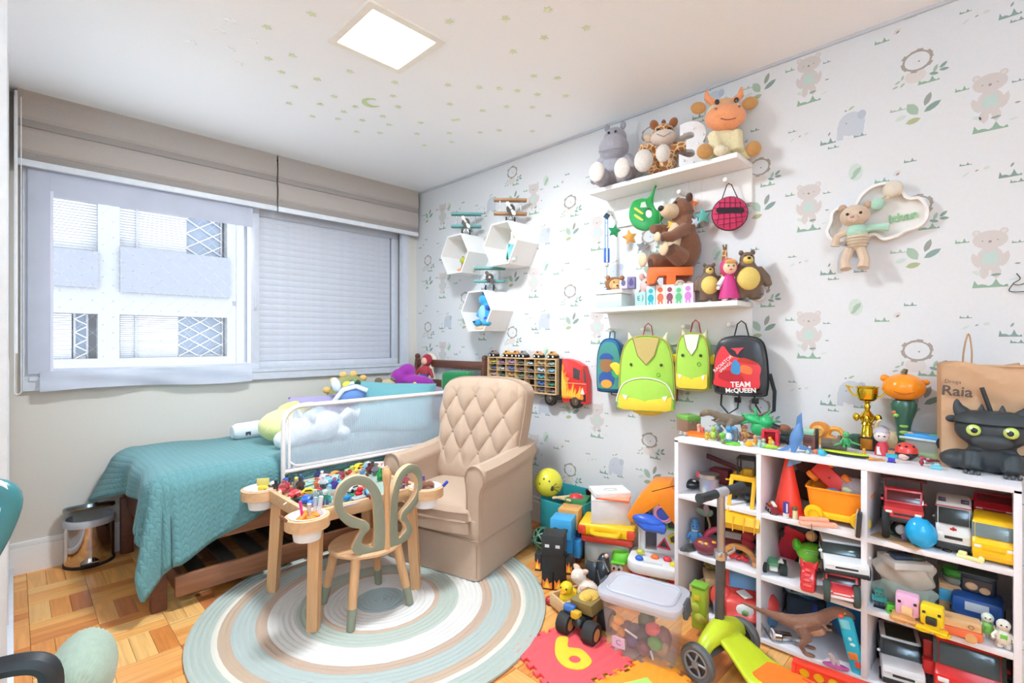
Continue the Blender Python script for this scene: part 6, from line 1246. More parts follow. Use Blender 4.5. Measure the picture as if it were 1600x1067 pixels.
t = T('grey_crane','thin grey toy crane arm behind the jet ski','toy',(2.36,.575,z),R90); P(t,'mast',M('#9aa49e','',.4),tu([(0,0,0),(.012,0,.10),(.028,0,.16)],[.012,.009,.007],6)); P(t,'hook',M('#c8cec8','',.4),sp(.012,at=(.002,-.01,.105)))
# ---- row 3, column 2
z = .0315
def softbag(name,label,cat,loc,rz,w,h,d,c,group=None):
    t = T(name,label,cat,loc,rz,group)
    P(t,'bag',M(c,'fab',.7),grid(lambda u,v: ((w/2)*cos(2*pi*u)*(sin(pi*(.08+.86*v)) ** .45)*(1+.08*sin(6*pi*u+5*v)),(d/2)*sin(2*pi*u)*(sin(pi*(.08+.86*v)) ** .45)*(1+.10*sin(8*pi*u+7*v)),h*v),32,14,closeu=True)); return t
softbag('swim_bag','large deep blue fabric bag filling the right of the bottom middle cube','bag',(2.345,.41,z),R90,.18,.20,.14,'#1f78b0')
t = softbag('pouch','teal blue soft pouch with pale zip at the back of the bottom middle cube','bag',(2.37,.575,z+.10),R90,.17,.10,.12,'#1b7396'); P(t,'zip',M('#a9c4cc','fab'),tu(catmull([(-.085,-.02,.03),(-.06,-.06,.022),(.0,-.066,.03),(.07,-.05,.04)],4,False),.004,6)); P(t,'support',M('#3d4a58','fab'),bx(.15,.10,.10,(0,0,-.05),bev=.02))
dino('toy_dinosaur','brown upright toy dinosaur striding right in the bottom middle cube',atx(1262,1030,z,.05),radians(10),.25,'#8a5c44','#c98a62',-.6,k=.32)
t = T('silver_gun','silver and cream wind-up toy lying by the dinosaur tail','toy',atx(1222,1008,z,.03),radians(-50)); P(t,'drum',M('#c9c9c6','metal',.2),cy(.018,.03,(-.02,0,.02),(.2,pi/2,0))); P(t,'cone',M('#d4d6d2','metal',.2),la([(0,-.02),(.02,-.018),(.014,.02),(0,.022)],(.012,0,.018),(0,pi/2,0),14)); P(t,'rim',M('#e8d9d9','',.4),ring(.018,.004,(-.036,0,.024),(0,pi/2,0),16,6)); P(t,'lever',M('#5f5a50','',.5),bx(.006,.03,.05,(-.06,0,.035),(0,-.5,0)))
t = T('toy_phone','cyan toy tablet with orange and red keys leaning out of the bottom middle cube','toy phone',atx(1349,1064,z,.03),0,rot=(radians(-2),radians(-16),R45-.45)); CY_ = M('#35bcd0','',.35); P(t,'case',CY_,bx(.05,.016,.19,(-.01,0,.095),(0,0,0),bev=.006)); P(t,'screen',M('#8fdfe8','',.15),bx(.032,.003,.03,(-.012,-.009,.165),bev=.001)); P(t,'key',M('#f0803c','',.4),bx(.03,.004,.024,(-.012,-.009,.062),bev=.002)); P(t,'key',M('#e84a3c','',.4),bx(.018,.004,.02,(-.004,-.009,.036),bev=.002)); P(t,'knob',M('#ee5a4a','',.4),sp(.010,at=(-.02,-.006,.192))); P(t,'sticker','#e9f6f6',sp(.006,.002,.006,(-.008,-.009,.118)),sp(.009,.002,.006,(-.004,-.009,.10))); P(t,'antenna',M('#3a6aa8','',.4),bx(.02,.012,.02,(-.03,0,.193),bev=.003))
t = T('pink_boat','magenta oval dish with a small pale bird in the bottom middle cube','toy',atx(1306,1043,z,.0),R45); P(t,'dish',M('#c85a9c','',.4),sp(.042,.018,.006,(0,0,.006))); P(t,'bird',M('#d9c2bc','',.5),tu([(-.006,0,.01),(-.012,0,.035),(-.018,0,.045)],[.008,.008,.006],6),tu([(.008,0,.01),(.006,0,.03)],[.006,.004],6))
t = T('blue_strap','blue strap hanging from the teal pouch behind the dinosaur','strap',(2.30,.535,z),R90); P(t,'strap',M('#3a4f9c','fab'),bx(.016,.004,.10,(0,0,.05),(-.2,0,0)))
# ---- row 1, column 3
R45 = FC(1475)
z = .5285
vehicle('toy_monster_truck','dusty red monster pickup with rear wing in the top right cube','toy truck',(2.20,.238,z),FC(1410),.18,.108,.165,'#c4393c','#5a1d22',.055,'pick',lift=.03); t = kids(bpy.context.scene.objects[-1]) and None
for o in [o for o in bpy.data.objects if o.get('label','').startswith('dusty red monster')]: P(o,'rear_wing',M('#7a3a3c','',.4),bx(.13,.03,.006,(0,.06,.185),bev=.002),bx(.006,.02,.06,(-.05,.06,.155)),bx(.006,.02,.06,(.05,.06,.155)))
vehicle('ambulance','white toy ambulance van with red mark on the bonnet in the top right cube','toy truck',(2.205,.107,z),FC(1490),.17,.088,.152,'#dcd8d2','#1f2624',.02,'van')
o = [o for o in bpy.data.objects if o.get('label','').startswith('white toy ambulance')][0]; P(o,'bonnet_mark','#c2323a',bx(.016,.004,.005,(0,-.083,.078),(.5,0,0)),bx(.005,.004,.016,(0,-.083,.078),(.5,0,0))); P(o,'light_bar',M('#3a2a44','',.2),bx(.02,.02,.01,(-.028,-.03,.158),bev=.002)); P(o,'light_bar',M('#3a2a44','',.2),bx(.02,.02,.01,(.028,-.03,.158),bev=.002)); P(o,'red_line','#b5363c',bx(.0895,.003,.003,(0,-.056,.143)))
vehicle('toy_van','bright yellow toy van facing out at the right of the top right cube','toy truck',(2.175,.010,z),FC(1550),.15,.100,.125,'#f3bd18','#6f7a78',.018,'van',trim='#e2a80e')
vehicle('toy_car','low red sports car perched above the yellow van at the back','toy car',(2.335,.010,z+.10),FC(1555),.15,.10,.065,'#c8283a','#6a1a24',.014,'car'); o = [o for o in bpy.data.objects if o.get('label','').startswith('low red sports')][0]; P(o,'stand',M('#4a4a4c','',.5),bx(.08,.12,.098,(0,.0,-.05)))
t = T('egg','glossy bright blue plastic egg at the front of the top right cube','egg',atx(1445,858,z,.018),0,rot=(0,radians(-12),R45),s=1.5); P(t,'shell',M('#20a8e0','',.12),la([(0,0),(.014,.003),(.024,.012),(.0285,.026),(.027,.042),(.018,.058),(.008,.065),(0,.067)],n=28))
t = T('penguin_car','pale green toy car with a penguin face half hidden behind the blue egg','toy car',atx(1413,845,z,.05),R45+.2,s=1.2); P(t,'body',M('#8fc49c','',.4),bx(.06,.05,.036,(.012,.01,.03),bev=.012)); P(t,'face','#2c2c30',sp(.022,.012,.024,(-.012,-.022,.028))); P(t,'face_patch','#ece8ea',sp(.014,.008,.015,(-.012,-.031,.027))); P(t,'scarf',M('#b9a8d0','',.5),bx(.014,.012,.02,(-.006,-.034,.01),bev=.004)); wheels(t,(-.022,.04),(.0,),.012,.05,'#5a8a68')
t = T('cardboard','brown cardboard strip under the dusty red monster pickup','cardboard',atx(1402,848,z,.02),R45-.35); P(t,'sheet',M('#b98f66','paper'),bx(.14,.06,.003,(0,0,.0015)))
t = T('yellow_clip','pale yellow plastic clip lying in front of the yellow van','clip',atx(1516,876,z,.006),R45-.3); P(t,'clip',M('#eeeba6','',.4),bx(.064,.014,.012,(0,0,.006),bev=.003),bx(.02,.014,.012,(-.018,0,.016),bev=.003),sp(.008,.008,.009,(.026,0,.012)))
t = T('green_figure','small grey-green toy standing between the ambulance and the yellow van','toy',atx(1500,862,z,.02),R45); P(t,'body',M('#8aa07c','',.5),bx(.034,.02,.012,(0,0,.006),bev=.003)); P(t,'post',M('#c08a4c','',.5),bx(.014,.014,.026,(.0,.004,.024),bev=.003))
t = T('black_ring','thin black rubber ring lying by the blue egg','ring',on(1480,861,z),0); P(t,'ring',M('#3a3a3c','rub'),ring(.011,.0016,(0,0,.0017),n=18,m=5))
# ---- row 2, column 3
z = .2805
def crumple(name,label,loc,rz,w,h,d,c,group=None,a=1):
    t = T(name,label,'bag',loc,rz,group)
    P(t,'bag',M(c,'fab' if a == 1 else 'clear',.6,**({} if a == 1 else {'a': a})),grid(lambda u,v: ((w/2)*cos(2*pi*u)*(sin(pi*(.12+.76*v)) ** .4)*(1+.12*sin(6*pi*u+9*v)+.06*sin(14*pi*u)),(d/2)*sin(2*pi*u)*(sin(pi*(.12+.76*v)) ** .4)*(1+.10*sin(10*pi*u+7*v)),h*v+.006*sin(4*pi*u)),40,12,closeu=True),ang=25); return t
crumple('plastic_bag','beige crumpled plastic bag under the white box in the middle right cube',atx(1413,950,z,0,.078),R45,.165,.10,.07,'#c4b7a6')
crumple('plastic_bag','grey-green crumpled clear bag at the bottom of the pile in the middle right cube',atx(1413,950,z,0),R45,.175,.09,.075,'#9aa396')
t = T('open_box','shallow white box with dark objects on top of the beige plastic bag','box',atx(1413,950,z,0,.153),R45+.6); P(t,'tray',M('#d4d3ce','paper'),bx(.12,.10,.022,(0,0,.011),bev=.001)); P(t,'object',M('#2d3c54','',.4),bx(.07,.05,.014,(-.01,0,.029),bev=.004)); P(t,'object',M('#3f4a48','',.4),sp(.03,.02,.012,(.03,-.01,.03)))
blockfig('block_figure','teal block figure on a dark base at the left of the middle right cube',atx(1374,954,z,.03),R45,.052,'#3a8f86','#35a0a4','#2c3a4c',base='#2a2f38')
t = T('block_head_toy','bright green cube head with small dark mouth, left of the pink block figure','toy figure',atx(1393,961,z,.02),R45+.2); P(t,'cube',M('#5fcf46','',.4),bx(.028,.028,.03,(0,0,.015),bev=.002)); P(t,'mouth',M('#246a20','',.4),bx(.010,.002,.005,(-.003,-.0148,.012)))
def animalblock(label,loc,rz,c,c2,s=1):
    t = T('block_animal',label,'toy figure',loc,rz,None,s); P(t,'head',M(c,'',.4),bx(.046,.034,.05,(0,0,.045),bev=.006)); P(t,'snout',M(c2,'',.4),bx(.022,.014,.018,(0,-.022,.036),bev=.003)); P(t,'foot',M('#e0a86a' if s > 1.3 else '#f2c81c','',.4),bx(.062,.042,.008,(0,0,.010),bev=.003),bx(.03,.03,.012,(0,0,.018)),cy(.018,.006,(-.018,0,.003)),cy(.018,.006,(.018,0,.003)))
    for x in (-.015,.015): P(t,'eye','#33282c',bx(.006,.002,.006,(x,-.0178,.053)))
    return t
animalblock('pink block animal with orange snout on flat orange feet in the middle right cube',atx(1418,974,z,.012),R45,'#efb4d4','#ecc08a',1.35)
t = animalblock('yellow block animal with square dark eyes beside the wooden bus',atx(1457,989,z,.008),R45-.1,'#f4d022','#2c2c26',1.25)
t = T('wooden_bus','wooden toy bus with orange-red base in the middle right cube','toy truck',atx(1492,998,z,.03),R90+.1,s=1.2); P(t,'base',M('#e4683c','',.4),bx(.105,.05,.02,(0,0,.018),bev=.003)); P(t,'top',M('#e6b47e','wood',.5,ax='x'),bx(.10,.045,.022,(0,0,.039),bev=.004))
for x in (-.03,.03): P(t,'wheel',M('#d9a066','wood',.5,ax='x'),cy(.012,.054,(x,0,.012),(pi/2,0,0))); P(t,'bolt','#a8744a',ring(.005,.0012,(x,-.0245,.04),(pi/2,0,0),10,4))
t = T('wooden_block','wooden block with a sky blue front face behind the wooden bus','wooden block',atx(1492,975,z,.095),R90+.1); P(t,'block',M('#d9a878','wood',.5,ax='x'),bx(.085,.05,.10,(0,0,.05),bev=.002)); P(t,'blue_face',M('#55b4e0','',.4),bx(.085,.004,.04,(0,-.027,.062),bev=.001))
t = T('jar','small clear jar with chunky green lid on top of the blue-faced block','jar',atx(1492,975,z,.10,.1005),R45); P(t,'glass',M('#b4beb6','clear',.1,a=.6),la([(0,0),(.028,.002),(.034,.014),(.032,.024)],n=20,cap=False)); P(t,'lid',M('#3f9a3a','',.4),cy(.034,.026,(0,0,.037),n=20,bev=.005)); P(t,'slot',M('#1f5a22','',.4),bx(.03,.006,.006,(0,-.032,.03)))
t = T('grey_box','grey box standing behind the wooden bus','box',(2.36,.13,z),R90); P(t,'box',M('#9a9c92','paper'),bx(.055,.05,.13,(0,0,.065),bev=.002)); P(t,'label',M('#b4b6ac','paper'),bx(.035,.002,.05,(0,-.0262,.08)))
p = on(1558,1000,z); t = T('toy_robot_car','navy blue toy car with two driver faces at the right of the middle right cube','toy car',(2.25,.05,z),FC(1558),s=1.15); NB_ = M('#1f4f96','',.35); P(t,'body',NB_,bx(.11,.10,.06,(0,0,.05),bev=.014)); P(t,'cab',M('#1b2f4c','',.3),bx(.08,.05,.06,(0,.02,.105),bev=.012)); P(t,'windscreen',M('#2a3a48','',.1),bx(.062,.006,.034,(0,-.008,.105))); P(t,'driver',M('#e0b890','',.5),sp(.014,.006,.011,(-.012,-.012,.102)),sp(.012,.006,.010,(.016,-.012,.096))); P(t,'plate','#c9d2dc',bx(.05,.004,.024,(0,-.0515,.058),bev=.001)); P(t,'roof',M('#3c4a4c','',.3),bx(.085,.07,.006,(0,.02,.139),(.1,0,0),bev=.002)); wheels(t,(-.05,.05),(-.03,.03),.02,.016)
for k,(px,py,s_) in enumerate(((1543,1000,.075),(1568,1016,.082))):
    t = roundfig('robot_figure',('white and green robot figure in front of the navy police car','pale cream robot figure with green chest at the shelf edge below the navy car')[k],on(px,py,z)+Vector((.01,0,0)),R45,s_,'#e6e0d6' if k else '#dfe6d6','#8fc46a' if k == 0 else '#ded6c6','#e6ded2'); P(t,'chest',M('#6fbf44','',.4),bx(.16,.1,.14,(0,-.12,.42),bev=.02)); P(t,'pack',M('#c9c4b4','',.4),bx(.3,.12,.3,(0,.14,.45),bev=.02))
t = T('black_box','small black cube toy behind the yellow block animal','toy',(2.35,.215,z),R45); P(t,'cube',M('#22282a','',.4),bx(.05,.05,.05,(0,0,.025),bev=.004)); P(t,'top',M('#2f383a','',.4),bx(.04,.04,.006,(0,0,.053)))
# ---- row 3, column 3
z = .0315
vehicle('toy_suv','white toy SUV with black roof panel in the bottom right cube','toy car',(2.215,.248,z),FC(1405)+.08,.22,.118,.13,'#e4e6e8','#262c2e',.02,'suv'); o = [o for o in bpy.data.objects if o.get('label','').startswith('white toy SUV with black roof')][0]; P(o,'roof_panel',M('#2b3230','',.1),bx(.085,.10,.003,(0,.03,.1315)))
vehicle('toy_truck','very large red toy truck front with dark windscreen in the bottom right cube','toy truck',(2.255,.076,z),FC(1510)+.05,.26,.172,.205,'#dd2b2a','#3d4748',.03,'van'); o = [o for o in bpy.data.objects if o.get('label','').startswith('very large red')][0]; P(o,'roof_bolt','#8a1a1a',sp(.005,at=(-.045,-.035,.206)),sp(.005,at=(.035,-.035,.206))); P(o,'side_mirror',M('#9a1f20','',.3),bx(.03,.012,.06,(-.098,-.07,.14),bev=.006)); P(o,'shoulder',M('#c92626','',.35),bx(.04,.10,.05,(-.095,-.04,.085),bev=.01))
# ================================================================ on top of the cabinet
R45 = FC(1200)
z = KT + .0005
def top(px,py,dx=0): return atx(px,py,z,dx)
t = T('grass_cube','brown cube block with grass-green top at the left end of the cabinet top','block',top(1076,675,.03),radians(-25)); P(t,'soil',M('#8d674c','plush',s=220),bx(.078,.078,.058,(0,0,.029),bev=.001)); P(t,'turf',M('#76b04e','',.25),bx(.079,.079,.02,(0,0,.068),bev=.001)); P(t,'fringe',M('#6aa046','',.4),*[bx(.007,.0795,.006+.006*(k % 3),(-.034+k*.0085,0,.056-.002*(k % 3))) for k in range(9)])
dino('toy_dinosaur','large grey-brown toy dinosaur with raised tail behind the small figures on the cabinet top',top(1136,690,.10),radians(-142),.20,'#7d6b57','#a08a70',.9)
for k,(px,py) in enumerate(((1064,680),(1071,681))):
    t = T('pebble','grey pebble at the left corner of the cabinet top, %s' % ('outermost','next to the orange boat')[k],'stone',top(px,py),.3*k); P(t,'stone',M('#a89f98','paint',.8),sp(.014,.010,.006,(0,0,.006))); P(t,'chip',M('#cfc4bc','paint',.8),sp(.006,.005,.004,(.004,.002,.013)))
t = T('toy_boat','flat orange toy boat with two little sailors on the cabinet top','toy boat',top(1094,684,.02),R90+.1); OG = M('#f27a1e','',.4); P(t,'hull',OG,pr(catmull([(-.055,.018),(-.045,0),(.045,0),(.055,.018)],3),.036,bev=.004)); P(t,'gunwale',M('#e0661a','',.4),bx(.10,.042,.005,(0,0,.0195),bev=.002)); P(t,'sailor',M('#e09a7c','',.5),cy(.008,.022,(-.005,0,.032)),sp(.010,at=(-.005,0,.050))); P(t,'sailor',M('#d05a4a','',.5),cy(.006,.014,(.012,0,.028)),sp(.007,at=(.012,0,.04))); P(t,'oar',M('#efa94c','',.4),tu([(.02,-.018,.02),(.055,-.024,.0)],.003,5))
roundfig('lizard_figure','lime green little dinosaur figure beside the orange boat',top(1115,688),R45,.055,'#a9c84a','#b4d058','#9abf44'); roundfig('bear_figurine','tiny brown figure in front of the grey-brown dinosaur',top(1124,690),R45,.045,'#8a6a50','#7c5c46','#6a4c3a','#5a4030')
roundfig('blue_figurine','small grey-blue figure with rounded hood behind the tiny brown one',top(1123,682,.03),R45,.062,'#9ab4bc','#8aa4b0','#7a96a4')
t = T('toy_snake','bright green coiled snake figure on the cabinet top','toy',top(1136,694,.0),R45); P(t,'coil',M('#69c23c','',.4),tu(catmull([(-.02,0,.036),(-.018,-.006,.03),(-.012,0,.01),(.0,.004,.006),(.03,-.006,.006),(.045,.004,.005)],4,False),.008,8),sp(.014,.012,.011,(-.018,-.008,.038))); P(t,'leaf',M('#8fd04c','',.4),sp(.03,.014,.003,(.022,-.008,.003)))
roundfig('penguin_figure','white-bellied blue penguin figure in front of the grey robot',top(1139,691),R45,.06,'#4d9ac8','#eef0ee','#4d9ac8','#3f8fc0')
t = T('toy_robot','grey cylinder robot with blue dome on the cabinet top','toy figure',top(1147,691,.012),R45); P(t,'body',M('#7f858e','',.4),cy(.017,.048,(0,0,.03),n=16,bev=.003)); P(t,'dome',M('#6a9fc4','',.4),sp(.016,.016,.012,(0,0,.055))); P(t,'arm',M('#6a7078','',.4),bx(.005,.012,.034,(-.021,0,.028)),bx(.005,.012,.034,(.021,0,.028))); P(t,'chest','#b5524a',bx(.012,.004,.014,(-.004,-.016,.022))); P(t,'foot','#5a5f66',bx(.012,.02,.008,(-.01,0,.004)),bx(.012,.02,.008,(.01,0,.004)))
t = T('white_brick','small white plastic brick by the grey robot','brick',top(1157,695),R45); P(t,'brick','#ececee',bx(.022,.014,.012,(0,0,.006),bev=.001)); P(t,'stud','#ececee',cy(.004,.003,(-.006,0,.0135)),cy(.004,.003,(.006,0,.0135)))
t = T('toy_tree','bright green toy jungle tree with brown trunk on the cabinet top','toy tree',top(1180,690,.06),R90); TG = M('#2faa62','',.4); P(t,'trunk',M('#6a3f2c','',.6),tu(catmull([(-.05,0,0),(-.055,0,.05),(-.06,0,.085),(-.045,0,.10)],3,False),.006,6)); P(t,'crown',TG,sp(.04,.03,.035,(.02,0,.05)),sp(.05,.03,.02,(-.0,0,.085),(0,.3,0)),sp(.03,.03,.03,(.045,0,.08)))
for k in range(7): a = k * .9; P(t,'frond',TG,sp(.032,.008,.006,(.01+.05*cos(a),.018*sin(k),.085+.026*sin(a)),(0,-a,0)))
P(t,'base',M('#8a4a30','',.6),sp(.03,.02,.014,(-.03,0,.012)))
t = roundfig('monkey_figure','tan monkey figure holding on to the toy tree',top(1163,690,.015),R45,.06,'#c49a5c','#b98a4e','#c49a5c','#8a4a34')
t = T('pumpkin_figure','little orange-yellow figure at the shelf edge below the toy tree','toy figure',top(1170,697),R45); P(t,'body',M('#f0a326','',.4),la([(0,0),(.014,.002),(.015,.012),(.006,.024),(0,.026)],n=12)); P(t,'arm',M('#f4c05a','',.4),tu([(.01,0,.014),(.022,-.004,.012)],.004,5))
t = roundfig('fairy_figure','tiny orange and green figure right of the orange-yellow one',top(1180,696),R45,.04,'#d9a27c','#e8823a','#8fbf5a'); t = T('aqua_peg','pale aqua peg at the front edge of the cabinet top','toy',top(1187,699),0); P(t,'peg',M('#a9d8d4','',.3),cy(.005,.028,(0,0,.014),n=10,bev=.002)); P(t,'foot',M('#a9d8d4','',.3),cy(.008,.004,(0,0,.002),n=10))
t = T('toy_stage','bright red open toy box with a small yellow chick inside','toy',top(1204,698,.03),R45-.2); P(t,'frame',M('#d3293c','',.35),*[bx(.012,.04,.06,(x,0,.03),bev=.003) for x in (-.026,.026)],bx(.06,.04,.008,(0,0,.062),bev=.002),bx(.05,.004,.055,(0,.018,.03))); P(t,'chick',M('#e6a63a','',.5),sp(.012,.010,.014,(.004,-.008,.014)),sp(.007,at=(.0,-.012,.031)))
t = T('lime_disc','lime green oval disc in front of the red frame','toy',top(1203,701),R90); P(t,'disc',M('#a8d62c','',.3),sp(.032,.012,.009,(0,0,.009))); P(t,'rim',M('#8fc424','',.3),ring(.032,.002,(0,0,.009),n=20,m=5,sy=.38))
t = roundfig('sage_figure','tiny sage green figure left of the lime disc',top(1193,700),R45,.036,'#9fc0a0','#a8c8aa','#92b494')
t = T('toy_cannon','dark toy tank with rusty brown turret behind the blue shark','toy tank',top(1230,696,.05),R90+.3); P(t,'hull',M('#2b2f2b','',.45),bx(.085,.05,.03,(0,0,.02),bev=.008)); P(t,'turret',M('#8a5238','',.5),sp(.026,.022,.018,(-.012,0,.062))); P(t,'tower',M('#3a3f36','',.5),bx(.05,.04,.026,(0,0,.046),bev=.006)); P(t,'gun',M('#4a4a44','metal',.4),tu([(-.02,-.01,.066),(-.055,-.02,.082)],.005,6)); wheels(t,(-.03,.0,.03),(-.026,.026),.013,.008)
for k,(px,py,c,nm) in enumerate(((1214,686,'#4a4f58','dark grey plane wing'),(1246,684,'#a86a4a','rust brown roof'),(1239,695,'#4f8a5c','green gun mount'))):
    t = T('toy_part','%s among the clutter behind the blue shark' % nm,'toy',top(px,py,.08),R90+k); P(t,'part',M(c,'',.5),bx(.05,.02,.012,(0,0,.045),(0,.2,0),bev=.003)); P(t,'post',M(c,'',.5),cy(.006,.042,(0,0,.021),n=8))
t = T('toy_shark','steel blue toy shark standing on its tail over the front edge of the cabinet top','toy fish',top(1243,706,.0),R45,None,1.2); SB = M('#5b86b8','',.45); P(t,'body',SB,tu(catmull([(.012,0,.095),(.006,0,.06),(-.002,0,.03),(-.006,0,.005),(-.012,-.012,-.02)],4,False),[.003,.008,.012,.015,.018,.019,.019,.018,.016,.014,.012,.010,.008,.007,.006,.006,.005][:17],10)); P(t,'fin',SB,pr([(-.01,.025),(-.06,-.004),(-.02,.004)],.006,bev=.001)); P(t,'fin',M('#6f98c4','',.45),pr([(-.012,.0),(-.026,-.05),(.016,-.03),(.01,.0)],.006,(0,-.01,0),bev=.001)); P(t,'tail',SB,pr([(.0,.08),(.004,.115),(.018,.13),(.02,.08)],.006,bev=.001)); P(t,'fin',SB,pr([(.01,.01),(.06,.004),(.012,.03)],.005,bev=.001))
t = T('toy_machine','brown toy stove box with pale green hood beside the wooden lion','toy',top(1265,704,.03),R45-.25); P(t,'body',M('#7a4a40','',.45),bx(.045,.04,.055,(0,0,.028),bev=.004)); P(t,'hood',M('#9cc4a8','',.4),bx(.044,.03,.018,(-.004,-.004,.07),(.3,0,0),bev=.003)); P(t,'post',M('#2a2622','',.4),bx(.008,.03,.085,(.026,0,.043),bev=.002)); P(t,'grate',M('#4a2c28','',.4),*[bx(.03,.002,.004,(-.003,-.021,.03+.009*k)) for k in range(3)]); P(t,'knob',M('#d9c2b4','',.3),sp(.005,at=(.004,-.021,.012)))
t = T('wooden_lion','orange wooden lion face rattle with ring tail on the cabinet top','wooden toy',top(1284,697,.06),R45-.35); LO = M('#e49a34','wood',.45,ax='z',lo=.9,hi=1.06); P(t,'body',LO,pr(catmull([(-.035,0),(.05,0),(.055,.03),(.03,.045),(.026,.075),(0,.092),(-.03,.085),(-.042,.055),(-.034,.03)],4),.04,bev=.005)); P(t,'mane',M('#d9802c','wood',.45,ax='z'),pr(circ(.034,24,cx=-.006,cz=.062),.008,(0,-.022,0),bev=.002)); P(t,'face',M('#e8a64e','wood',.45,ax='z'),sp(.024,.008,.024,(-.006,-.026,.058))); P(t,'ring',LO,ring(.026,.010,(.05,0,.045),(pi/2,0,0),22,8)); P(t,'nose','#6a3418',sp(.004,at=(-.006,-.035,.058))); P(t,'eye','#6a3418',sp(.0022,at=(-.015,-.033,.066)),sp(.0022,at=(.003,-.033,.066)))
t = T('orange_critter','small round orange critter at the front edge by the cyan one','toy',top(1275,709),R45); P(t,'body',M('#ee7a48','',.4),sp(.011,.009,.009,(0,0,.009))); P(t,'tail',M('#ee7a48','',.4),sp(.005,at=(.012,0,.01)))
t = T('cyan_critter','small round cyan critter at the front edge of the cabinet top','toy',top(1284,712),R45); P(t,'body',M('#36b4cc','',.35),sp(.013,.011,.012,(0,0,.012))); P(t,'horn',M('#36b4cc','',.35),cy(.005,.012,(-.012,0,.02),(0,-.8,0),r2=.001),sp(.005,at=(.013,0,.008)))
t = T('clear_bead','translucent pale green bead near the foot of the blue shark','bead',top(1262,709),0); P(t,'bead',M('#c8e4d4','clear',.1,a=.7),sp(.009,.006,.008,(0,0,.008))); P(t,'core',M('#a9cfba','',.3),sp(.004,at=(0,0,.008)))
t = T('toy_log','grey-brown toy log behind the green frog on its board','toy',top(1303,706,.05),R90+.1); P(t,'log',M('#7a6a58','wood',.7,ax='x'),cy(.022,.085,(0,0,.022),(0,pi/2,0),n=12)); P(t,'stub',M('#8a7a68','',.7),cy(.008,.02,(.02,0,.048)))
t = T('surfboard','lime green pointed board with black edges under the green frog','toy',top(1320,713,.012),R90-.05); P(t,'board',M('#c6dc2c','',.3),pr(catmull([(-.075,0),(-.03,.014),(.03,.014),(.07,.004),(.07,-.006),(.03,-.012),(-.03,-.012)],4),.006,(0,0,.012),(pi/2,0,0),bev=.001)); P(t,'edge',M('#25281e','',.4),pr(catmull([(-.078,0),(-.03,.017),(.03,.017),(.075,.005),(.075,-.008),(.03,-.015),(-.03,-.015)],4),.006,(0,0,.0045),(pi/2,0,0)))
t = roundfig('toy_frog','green frog figure crouching on the lime board',top(1322,708,.02)+Vector((0,0,.0155)),R45,.06,'#5fae6e','#3f9a58','#4aa564'); P(t,'leaf_wing',M('#4fae5c','',.4),sp(.34,.08,.05,(.36,.1,.3),(0,.3,0)),sp(.3,.08,.05,(-.34,.0,.2),(0,-.4,0)))
t = T('toy_bush','dark green toy bush behind the frog','toy',top(1338,703,.06),R90); P(t,'bush',M('#2f4a38','plush'),sp(.04,.03,.03,(0,0,.03)),sp(.03,.025,.02,(.03,0,.045))); P(t,'branch',M('#4a3a2c','',.6),tu([(-.05,0,.02),(-.02,0,.05)],.004,5))
t = T('black_cube','matte black cube box below the trophy','box',top(1374,708,.07),R45); P(t,'cube',M('#20242a','',.5),bx(.05,.05,.055,(0,0,.028),bev=.003)); P(t,'lid',M('#2a2e34','',.5),bx(.051,.051,.006,(0,0,.056),bev=.001))
# trophy
R45 = FC(1380)
t = T('trophy','golden two-handled trophy cup on a brown square plinth','trophy',top(1355,694,.10),R45); GD = M('#e3c13a','metal',.12)
P(t,'plinth',M('#3a2618','',.3),bx(.056,.056,.055,(0,0,.0275),bev=.003)); P(t,'plate',M('#b5742c','metal',.35),bx(.044,.003,.04,(0,-.0292,.027),bev=.001))
P(t,'stem',GD,la([(.026,.055),(.022,.062),(.017,.09),(.016,.098),(.022,.102),(.018,.110),(.024,.118),(.026,.135),(.014,.15),(.008,.158),(.012,.172),(.008,.184),(.014,.192),(.03,.198)],n=24)); 
for k in range(4): P(t,'wing',GD,sp(.012,.010,.016,(.036*cos(k*pi/2),.036*sin(k*pi/2),.128),(0,0,k*pi/2)))
P(t,'cup',GD,la([(.02,.196),(.032,.204),(.036,.225),(.036,.245),(.042,.252),(.040,.252),(.033,.243),(.030,.21),(0,.205)],n=28,cap=False))
for s_ in (-1,1): P(t,'handle',GD,tu(catmull([(s_*.034,0,.212),(s_*.05,0,.22),(s_*.066,0,.248),(s_*.07,0,.252),(s_*.045,0,.246)],4,False),.0035,6))
# pumpkin wand
t = T('pumpkin_wand','dark green wand topped by a glossy orange pumpkin with two knobs','toy wand',top(1412,694,.12),R45,s=1.16)
P(t,'handle',M('#2f5a48','',.3),la([(0,0),(.022,.002),(.022,.02),(.019,.05),(.019,.09),(.024,.115),(.034,.145),(.036,.165),(.03,.178),(.012,.182),(0,.182)],n=24)); 
for k in range(3): P(t,'leaf_print',M('#8cae4c','',.4),sp(.012,.003,.006,(0,-.0185,.055+.02*k)))
P(t,'leaf_print',M('#8cae4c','',.4),sp(.008,.003,.006,(-.02,-.026,.13))); P(t,'leaf_print',M('#d0753c','',.4),sp(.007,.004,.006,(-.024,-.022,.14)))
OP = M('#f08c1c','',.25); P(t,'pumpkin',OP,grid(lambda u,v: (lambda r: (r*cos(2*pi*u),r*sin(2*pi*u),.222+.044*-cos(pi*v)))(.058*sin(pi*v)*(1+.05*abs(sin(4*2*pi*u/1))-.025)),64,20,closeu=True))
